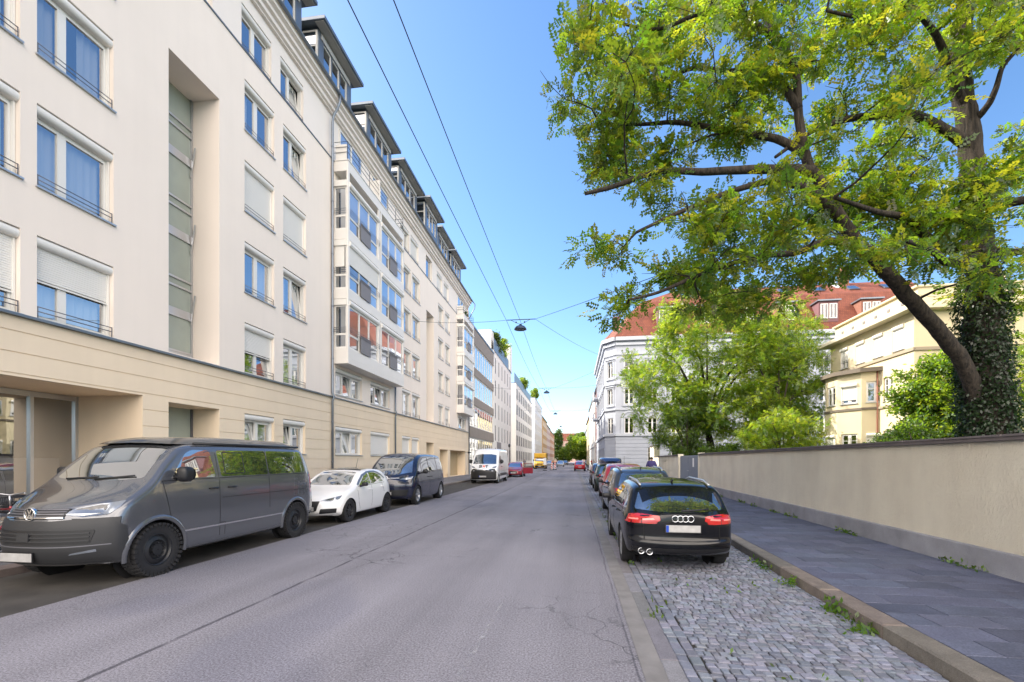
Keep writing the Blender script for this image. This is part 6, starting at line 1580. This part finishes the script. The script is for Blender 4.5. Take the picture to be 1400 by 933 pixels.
# weeds in the cobbles and along kerb and wall
rw=np.random.default_rng(77); P=[];D=[]
for _ in range(900):
    y=rw.uniform(2.5,16)
    if rw.random()<.62: x=3.02+rw.normal(0,.05) ; x=min(x,3.08)+.04*(y-9); z=.0
    elif rw.random()<.5: x=.88+abs(rw.normal(0,.02)); z=.0
    else: x=rw.uniform(1.2,2.7); z=0
    if math.sin(y*2.3+x*3)+math.sin(y*5.1)<.55: continue
    P.append((x,y,z)); D.append((rw.normal(0,.6),rw.normal(0,.6),rw.uniform(.4,1.1)))
for _ in range(600):
    y=rw.uniform(6,25); 
    if math.sin(y*1.9)+math.sin(y*4.3)<.4: continue
    P.append((wx(y)-.09-abs(rw.normal(0,.03)),y,.115)); D.append((rw.normal(-.3,.5),rw.normal(0,.6),rw.uniform(.4,1)))
o=leaf_mesh('weeds',np.array(P),np.array(D),np.tile([0,0,1.],(len(P),1))+rw.normal(0,.4,(len(P),3)),[M['leaf'],M['leaf_dark']],rw,'simple',.10,None,(.7,1.4),3); tag(o,kind='stuff')
for k,(x,y) in enumerate(((2.90,6.55),(2.85,5.55),(2.84,4.9))):
    pl=thing('weed_plant',('leafy weed by the kerb joint, furthest of three along the cobbles','tall weed with upright blades in the cobbles by the kerb','grassy weed nearest the camera at the foot of the kerb')[k],'weed',(x,y,0))
    n=16; P=rw.normal(0,.045,(n,3)); P[:,2]=np.abs(P[:,2])*.6; D=rw.normal(0,.7,(n,3)); D[:,2]=np.abs(D[:,2])+.5
    leaf_mesh('foliage',P,D,np.tile([0,0,1.],(n,1))+rw.normal(0,.4,(n,3)),[M['leaf']],rw,'pinnate' if k==0 else 'simple',.115,pl,(.8,1.3),3)
# ------------------------------------------------------------------ overhead wires and hanging street lamps
wm=mat('wire_dark',(.05,.055,.06),.5,metal=.5)
def cable(name,label,a,b,sag,r=.012,n=24):
    a=Vector(a);b=Vector(b); mb=MB(); pts=[a.lerp(b,i/n)-Vector((0,0,4*sag*(i/n)*(1-i/n))) for i in range(n+1)]; mb.tube(pts,r,6); o=mb.build(name,wm); tag(o,label,'cable'); return o
for X,l in ((-4.74,'long wire strung along the street, left of the two'),(-3.78,'long wire strung along the street, right of the two')):
    mb=MB(); ys=[-25,31.8,62.6,92,140]; 
    for y0,y1 in zip(ys,ys[1:]):
        zz=11.55 if y0>0 else 11.9
        n=14; mb.tube([(X+.0,y0+(y1-y0)*i/n,(11.55+(0.5 if y0<0 else 0)*(1-i/n))-4*.35*(i/n)*(1-i/n)) for i in range(n+1)],.014,6)
    o=mb.build('overhead_wire',wm); tag(o,l,'cable',group='wires along the street')
dish=mat('lamp_dish',(.06,.09,.14),.35,metal=.6)
lab=['nearest hanging street lamp with a wide dark dish','second hanging street lamp down the street','third hanging street lamp far down the street','fourth tiny hanging street lamp at the far end']
for i,y in enumerate((31.8,62.6,92.0,128)):
    z=11.45; L=thing('hanging_lamp',lab[i],'street lamp',(-3.75,y,z),0,'street lamps hung over the road')
    mb=MB(); mb.tube([(-.95,0,.12),(1.05,0,.12)],.03,8); mb.build('cross_bar',wm,L)
    mb=MB()
    for sx in(-1,1): mb.tube([(sx*.7,0,.12),(sx*.25,0,-.12),(0,0,-.22)],.015,6); mb.ball((sx*.3,0,-.06),.06,6)
    mb.build('hanger',wm,L)
    mb=MB(); mb.lathe([(.05,-.18),(.10,-.28),(.30,-.36),(.42,-.50),(.44,-.58),(.40,-.585),(.001,-.54)],n=24); mb.build('dish',dish,L)
cable('span_wire','wire from the nearest hanging lamp to the cream building',(-4.7,31.8,11.57),(-11.5,32.2,11.9),.15)
cable('span_wire','wire rising from the nearest hanging lamp into the robinia',(-2.7,31.8,11.57),tuple(at(1105,300,9.2)),.05)
cable('span_wire','wire from the nearest hanging lamp down to the corner turret building',(-2.7,31.8,11.57),(4.0,60.6,15.2),.3)
cable('span_wire','wire from the second hanging lamp to the white terrace block',(-4.7,62.6,11.57),(-11.5,63,11.9),.2)
cable('span_wire','wire from the second hanging lamp to the ornate corner front',(-2.7,62.6,11.57),(4.0,63.2,12.1),.2)
cable('span_wire','wire from the third hanging lamp to the left house row',(-4.7,92,11.57),(-11.5,92.3,12),.2)
cable('span_wire','wire from the third hanging lamp to the plum house',(-2.7,92,11.57),(4.4,92.3,12),.2)
cable('span_wire','upper guy wire of the second lamp to the right house row',(-2.7,62.6,11.57),(4.1,66.5,15),.1)
# ------------------------------------------------------------------ bicycles in front of the shop window
def bike(label,loc,rz,frame_m,basket=False):
    B=thing('bicycle',label,'bicycle',loc,rz,'bicycles leaning by the shop window')
    # local x forward, z up
    for k,xx in enumerate((-.52,.52)):
        e=thing('wheel',None,None,(xx,0,.34)); e.parent=B
        t=MB(); n=28; vs=[];fs=[]
        for i in range(n):
            a=2*math.pi*i/n
            for j in range(6):
                b=2*math.pi*j/6; r=.325+.02*math.cos(b); vs.append((r*math.cos(a),.02*math.sin(b),r*math.sin(a)))
        for i in range(n):
            for j in range(6): fs.append((i*6+j,((i+1)%n)*6+j,((i+1)%n)*6+(j+1)%6,i*6+(j+1)%6))
        t.add(vs,fs,0,True); t.build('tyre',M['rubber'],e)
        s_=MB(); 
        for i in range(18):
            a=2*math.pi*i/18; s_.tube([(0,.02*(-1)**i,0),(.31*math.cos(a),0,.31*math.sin(a))],.0018,3,cap=False)
        s_.tube([(0,-.04,0),(0,.04,0)],.018,8); s_.build('spokes',M['alu'],e)
    f=MB(); bb=(-.08,0,.30); st=(-.22,0,.78); hd=(.36,0,.80); h2=(.40,0,.62)
    for a,b,r in ((bb,st,.016),(st,(.355,0,.76),.016),(bb,h2,.018),(bb,(-.52,.05,.34),.009),(bb,(-.52,-.05,.34),.009),(st,(-.52,.05,.34),.008),(st,(-.52,-.05,.34),.008),(hd,h2,.02),(h2,(.52,.05,.34),.012),(h2,(.52,-.05,.34),.012),(st,(-.24,0,.88),.012)): f.tube([a,b],r,8)
    f.build('frame',frame_m,B)
    s_=MB(); s_.ball((-.26,0,.92),(.14,.075,.035),8); s_.build('saddle',M['black'],B)
    h=MB(); h.tube([(.36,0,.80),(.34,0,.98)],.013,8); h.tube([(.20,-.30,1.02),(.32,-.22,1.03),(.36,0,.99),(.32,.22,1.03),(.20,.30,1.02)],.012,8); h.build('handlebar',M['alu'],B)
    c=MB(); c.lathe([(.09,-.01),(.09,.01)],(-.08,-.05,.30),axis='y',n=16); c.tube([(-.08,-.06,.30),(-.02,-.08,.15)],.01,6); c.tube([(-.08,.06,.30),(-.14,.08,.45)],.01,6); c.box(-.06,.02,-.14,-.06,.13,.155); c.build('crank',M['darkmetal'],B)
    l=MB(); l.ball((.43,0,.84),(.06,.045,.045),6); l.build('front_lamp',M['black'],B)
    m_=MB(); m_.lathe([(.36,-.025),(.365,0),(.36,.025)],(-.52,0,.34),axis='y',n=20,a0=R(-20),a1=R(150)); m_.build('mudguard',frame_m,B)
    if basket:
        b=MB(); 
        for k in range(9):
            a=k/8; b.tube([(.44+.26*a,-.16,.70),(.44+.28*a,-.19,.94)],.005,4); b.tube([(.44+.26*a,.16,.70),(.44+.28*a,.19,.94)],.005,4)
        for z,w_ in ((.70,.16),(.78,.17),(.86,.18),(.94,.19)): b.tube([(.44,-w_,z),(.71,-w_,z),(.71,w_,z),(.44,w_,z),(.44,-w_,z)],.006,4)
        b.build('basket',M['darkmetal'],B)
    return B
bred=paint('bike_red',(.35,.015,.02),0,.3); bblk=paint('bike_black',(.015,.015,.017),0,.3); bgr=paint('bike_green',(.03,.09,.06),0,.3)
bike('red bicycle with a wire basket standing nearest behind the grey camper',(-9.25,6.1,.12),R(112),bred,True)
bike('black bicycle with swept handlebar in front of the shop window',(-9.9,7.2,.12),R(70),bblk)
bike('dark green bicycle parked by the entrance pillar',(-10.3,8.9,.12),R(60),bgr,True)
# ------------------------------------------------------------------ people
def person(label,loc,rz,h,shirt,trouser,walk=.22,hair=(.03,.02,.015),detail=True):
    P=thing('person',label,'person',loc,rz)
    s_=h/1.78; bm=bmesh.new()
    J={'pel':((0,0,.95),.150),'waist':((0,.0,1.10),.135),'chest':((0,.02,1.32),.165),'neckb':((0,.01,1.48),.075),'neck':((0,.0,1.55),.058),'head':((0,-.02,1.64),.085),'crown':((0,-.01,1.73),.075),
       'shL':((-.17,.01,1.43),.075),'elL':((-.26,.03+walk*.3,1.15),.045),'wrL':((-.28,-.05+walk*.5,.92),.032),'haL':((-.28,-.09+walk*.5,.83),.036),
       'shR':((.17,.01,1.43),.075),'elR':((.26,.03-walk*.3,1.15),.045),'wrR':((.28,-.05-walk*.5,.92),.032),'haR':((.28,-.09-walk*.5,.83),.036),
       'hipL':((-.095,0,.90),.105),'knL':((-.10,-walk*.55,.50),.066),'anL':((-.10,-walk*.8+.02,.09),.042),'toL':((-.11,-walk*.8-.14,.045),.036),
       'hipR':((.095,0,.90),.105),'knR':((.10,walk*.35,.50),.066),'anR':((.10,walk*1.0,.11),.042),'toR':((.11,walk*1.0-.13,.05),.036)}
    keys=list(J); V={k:i for i,k in enumerate(keys)}
    E=[('pel','waist'),('waist','chest'),('chest','neckb'),('neckb','neck'),('neck','head'),('head','crown'),('chest','shL'),('shL','elL'),('elL','wrL'),('wrL','haL'),('chest','shR'),('shR','elR'),('elR','wrR'),('wrR','haR'),('pel','hipL'),('hipL','knL'),('knL','anL'),('anL','toL'),('pel','hipR'),('hipR','knR'),('knR','anR'),('anR','toR')]
    co=[Vector(J[k][0])*s_ for k in keys]; ra=[J[k][1]*s_ for k in keys]
    # five fingers on each hand
    for sd,hk in ((-1,'haL'),(1,'haR')):
        hp=Vector(J[hk][0])
        for f_ in range(5):
            b=hp+Vector((sd*.0,-.02+.018*(f_-1) if f_ else -.03,-.02 if f_ else .01)); tip=b+Vector((-sd*.015,0.004*f_ - (.04 if f_==0 else 0),-.055-.02*(1-abs(f_-2)/2) if f_ else -.045))
            m_=b.lerp(tip,.5)+Vector((sd*.006,0,0)); i0=len(co)
            for q,r in ((b,.010),(m_,.009),(tip,.007)): co.append(q*s_); ra.append(r*s_)
            E+= [(hk,i0),(i0,i0+1),(i0+1,i0+2)]
    me=bpy.data.meshes.new('body'); me.from_pydata([tuple(c) for c in co],[((V[a] if isinstance(a,str) else a),(V[b] if isinstance(b,str) else b)) for a,b in E],[])
    o=bpy.data.objects.new('body',me); COL.objects.link(o)
    sk=o.modifiers.new('skin','SKIN'); sk.use_smooth_shade=True
    for i,d in enumerate(me.skin_vertices[0].data): d.radius=(ra[i],ra[i]*(.72 if i in(V['pel'],V['waist'],V['chest']) else 1)); d.use_root=(i==0)
    sb=o.modifiers.new('sub','SUBSURF'); sb.levels=1; sb.render_levels=1
    dg=bpy.context.evaluated_depsgraph_get(); m2=bpy.data.meshes.new_from_object(o.evaluated_get(dg)); bpy.data.objects.remove(o)
    m2.name='body'; m2.materials.clear()
    skin=mat('skin',(.48,.29,.21),.6)
    for x in (skin,): m2.materials.append(x)
    # nose, ears and eye sockets pushed out of the same surface
    for v in m2.vertices:
        p=v.co/s_
        if p.z>1.57:
            if abs(p.x)<.014 and abs(p.z-1.635)<.02 and p.y<-.06: v.co.y-=.022*s_
            if abs(p.x)>.066 and abs(p.z-1.64)<.025 and abs(p.y+.005)<.03: v.co.x*=1.18
    b=bpy.data.objects.new('body',m2); COL.objects.link(b); b.parent=P
    for p in m2.polygons: p.use_smooth=True
    def shell(name,test,m,off):
        bm=bmesh.new(); bm.from_mesh(m2); bm.normal_update()
        bmesh.ops.delete(bm,geom=[f for f in bm.faces if not test(f.calc_center_median()/s_)],context='FACES')
        for v in bm.verts: v.co+=v.normal*off
        mm=bpy.data.meshes.new(name); bm.to_mesh(mm); bm.free(); mm.materials.clear(); mm.materials.append(m)
        so=mm; x=bpy.data.objects.new(name,mm); COL.objects.link(x); x.parent=P; d=x.modifiers.new('thick','SOLIDIFY'); d.thickness=.008; d.offset=-1
    shell('shirt',lambda c:.90<c.z<1.50 and (abs(c.x)<.20 or c.z>1.20),mat('shirt',shirt,.9,var=.1,scale=8,obj=True),.022)
    shell('trousers',lambda c:.14<c.z<.97 and abs(c.x)<.235,mat('trousers',trouser,.9,var=.1,scale=8,obj=True),.014)
    shell('shoes',lambda c:c.z<.12,mat('shoes',(.03,.03,.03),.6),.012)
    shell('hair',lambda c:(c.z>1.70 or (c.z>1.60 and c.y>.0)) ,mat('hair',hair,.8),.014)
    e=MB()
    for sx in(-1,1): e.ball((sx*.03*s_,-.095*s_,1.655*s_),.010*s_,5)
    e.build('eyes',M['black'],P); mo=MB(); mo.ball((0,-.098*s_,1.595*s_),(.022*s_,.006*s_,.006*s_),5); mo.build('mouth',mat('lips',(.35,.13,.11),.5),P)
    return P
person('man in a violet blue shirt walking away on the right pavement by the wall',(4.37,26.8,.115),R(180),1.80,(.055,.045,.16),(.05,.05,.06))
person('pedestrian in a dark top far off on the right pavement',(3.9,64,.1),R(180),1.75,(.03,.035,.06),(.04,.04,.06))
person('pedestrian in a pale shirt far off by the plum house',(3.6,88,.1),0,1.72,(.5,.45,.42),(.06,.07,.12))
person('pedestrian in a red top far down the right pavement',(3.9,104,.1),R(180),1.70,(.35,.04,.04),(.05,.05,.07))
person('pedestrian in grey near the striped barriers on the left',(-8.7,80,.11),0,1.75,(.2,.2,.22),(.03,.03,.05))
# ------------------------------------------------------------------ roadworks barriers
red=mat('barrier_red',(.6,.04,.02),.4)
for k,(x,y,l) in enumerate(((-4.55,71.5,'white barrier board on a post standing before the yellow truck'),(-3.7,76.5,'red and white striped barrier board at the roadworks'),(-3.3,79.0,'second red and white striped barrier board, slightly further'))):
    B=thing('roadworks_barrier',l,'barrier',(x,y,0),0,'roadworks barriers')
    b=MB(); b.box(-.32,.32,-.2,.2,0,.10); b.build('foot',M['black'],B,bevel=.02)
    if k==0:
        b=MB(); b.tube([(0,0,.1),(0,0,2.2)],.03,8); b.build('post',M['alu'],B); b=MB(); b.box(-.22,.22,-.035,-.031,.9,2.0); b.box(-.22,.22,-.031,-.02,.9,2.0); b.build('board',M['white_plain'],B)
    else:
        b=MB(); b.box(-.14,.14,-.02,.02,.12,1.35); o=b.build('board',M['white_plain'],B)
        st=MB()
        for q in range(4):
            z=.2+.3*q; st.prism([(-.14,z),(.14,z+.12),(.14,z+.26),(-.14,z+.14)],'y',-.0235,-.0205)
        st.build('stripe',red,o)
        l_=MB(); l_.lathe([(.09,0),(.09,.04),(.05,.06)],(0,0,1.36),n=14); l_.ball((0,0,1.46),(.08,.05,.08),6); l_.build('warning_lamp',M['amber'],B)
# café tables on the far right pavement
for k,(x,y) in enumerate(((2.6,66.0),(2.5,69.0))):
    tbl=thing('pavement_sign',('folding white A board on the right roadside beyond the parked cars','second folding A board a little further on the right roadside')[k],'sign',(x,y,0),R(10))
    for s_ in(-1,1):
        b=MB(); b.add([(-.3,s_*.25,0),(.3,s_*.25,0),(.3,s_*.02,1.0),(-.3,s_*.02,1.0),(-.3,s_*.25+.02*s_,0),(.3,s_*.25+.02*s_,0),(.3,s_*.02+.02*s_,1.0),(-.3,s_*.02+.02*s_,1.0)],[(0,1,2,3),(7,6,5,4),(0,4,5,1),(1,5,6,2),(2,6,7,3),(3,7,4,0)]); b.build('board',M['white_plain'],tbl)
# pole by the left kerb
sp=thing('kerb_pole','thin dark pole with a small lantern head on the left kerb beyond the red car','pole',(-8.36,58.6,.12))
b=MB(); b.tube([(0,0,0),(0,0,.5),(0,0,.52),(0,0,3.2)],[.06,.06,.04,.04],8); b.build('shaft',M['darkmetal'],sp)
b=MB(); b.lathe([(.04,3.2),(.12,3.25),(.16,3.55),(.02,3.7)],n=12); b.build('lantern_head',M['darkmetal'],sp)
# ------------------------------------------------------------------ daylight and camera
W=bpy.data.worlds.new("World"); SC.world=W; W.use_nodes=True
nt=W.node_tree; nt.nodes.clear()
out=nt.nodes.new('ShaderNodeOutputWorld'); bg=nt.nodes.new('ShaderNodeBackground')
sky=nt.nodes.new('ShaderNodeTexSky'); sky.sky_type='NISHITA'; sky.sun_disc=False
SUN=Vector((-.75,.32,.64)).normalized()
sky.sun_elevation=math.asin(SUN.z); sky.sun_rotation=math.atan2(SUN.x,SUN.y)
sky.altitude=300; sky.air_density=1.0; sky.dust_density=.55; sky.ozone_density=2.5
bg.inputs[1].default_value=.15
# bright unseen clouds, added behind the camera as fill light for the shaded street
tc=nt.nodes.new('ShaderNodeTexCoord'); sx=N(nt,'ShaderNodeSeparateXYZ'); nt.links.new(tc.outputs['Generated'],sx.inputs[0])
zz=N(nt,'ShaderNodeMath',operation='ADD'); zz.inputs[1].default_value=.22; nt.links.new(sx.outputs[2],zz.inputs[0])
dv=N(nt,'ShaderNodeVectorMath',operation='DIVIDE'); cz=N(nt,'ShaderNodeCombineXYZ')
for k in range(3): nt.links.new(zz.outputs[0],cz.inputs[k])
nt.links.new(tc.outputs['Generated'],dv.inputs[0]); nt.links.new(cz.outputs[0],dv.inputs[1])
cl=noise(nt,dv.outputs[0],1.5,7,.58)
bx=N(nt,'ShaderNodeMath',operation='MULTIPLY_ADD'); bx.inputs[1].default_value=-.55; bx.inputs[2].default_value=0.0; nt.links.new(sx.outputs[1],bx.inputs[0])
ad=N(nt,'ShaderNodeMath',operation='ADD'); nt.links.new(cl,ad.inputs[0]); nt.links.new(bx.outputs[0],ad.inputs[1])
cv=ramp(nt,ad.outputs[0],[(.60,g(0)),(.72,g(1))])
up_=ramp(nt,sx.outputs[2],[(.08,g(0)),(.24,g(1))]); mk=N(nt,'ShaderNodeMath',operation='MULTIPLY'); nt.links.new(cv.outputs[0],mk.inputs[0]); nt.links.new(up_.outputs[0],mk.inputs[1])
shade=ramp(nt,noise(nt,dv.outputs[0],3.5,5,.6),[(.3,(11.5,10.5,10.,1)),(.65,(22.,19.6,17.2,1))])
hs=N(nt,'ShaderNodeHueSaturation'); hs.inputs['Saturation'].default_value=1.14; hs.inputs['Value'].default_value=1.0; nt.links.new(sky.outputs[0],hs.inputs['Color'])
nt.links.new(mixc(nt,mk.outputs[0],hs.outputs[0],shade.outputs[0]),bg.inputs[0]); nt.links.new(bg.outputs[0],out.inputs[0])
sl=bpy.data.lights.new('sun','SUN'); sl.energy=4.5; sl.angle=R(.5); sl.color=(1,.93,.80)
so=bpy.data.objects.new('sun',sl); COL.objects.link(so); so.rotation_euler=SUN.to_track_quat('Z','Y').to_euler()
cam=bpy.data.cameras.new('camera'); co_=bpy.data.objects.new('camera',cam); COL.objects.link(co_)
cam.sensor_width=36; cam.lens=F_PX/1400*36; cam.clip_end=4000; cam.clip_start=.05
cam.shift_y=(629-466.5)/1400; co_.location=(0,0,HC); co_.rotation_euler=(R(90),0,YAW)
SC.camera=co_
SC.view_settings.view_transform='Standard'; SC.view_settings.look='None'; SC.view_settings.exposure=1.0; SC.view_settings.gamma=1
SC.cycles.use_denoising=True; SC.cycles.max_bounces=7; SC.cycles.diffuse_bounces=3; SC.cycles.glossy_bounces=4; SC.cycles.transparent_max_bounces=8; SC.cycles.transmission_bounces=4
SC.cycles.caustics_reflective=False; SC.cycles.caustics_refractive=False
SC.cycles.sample_clamp_indirect=6
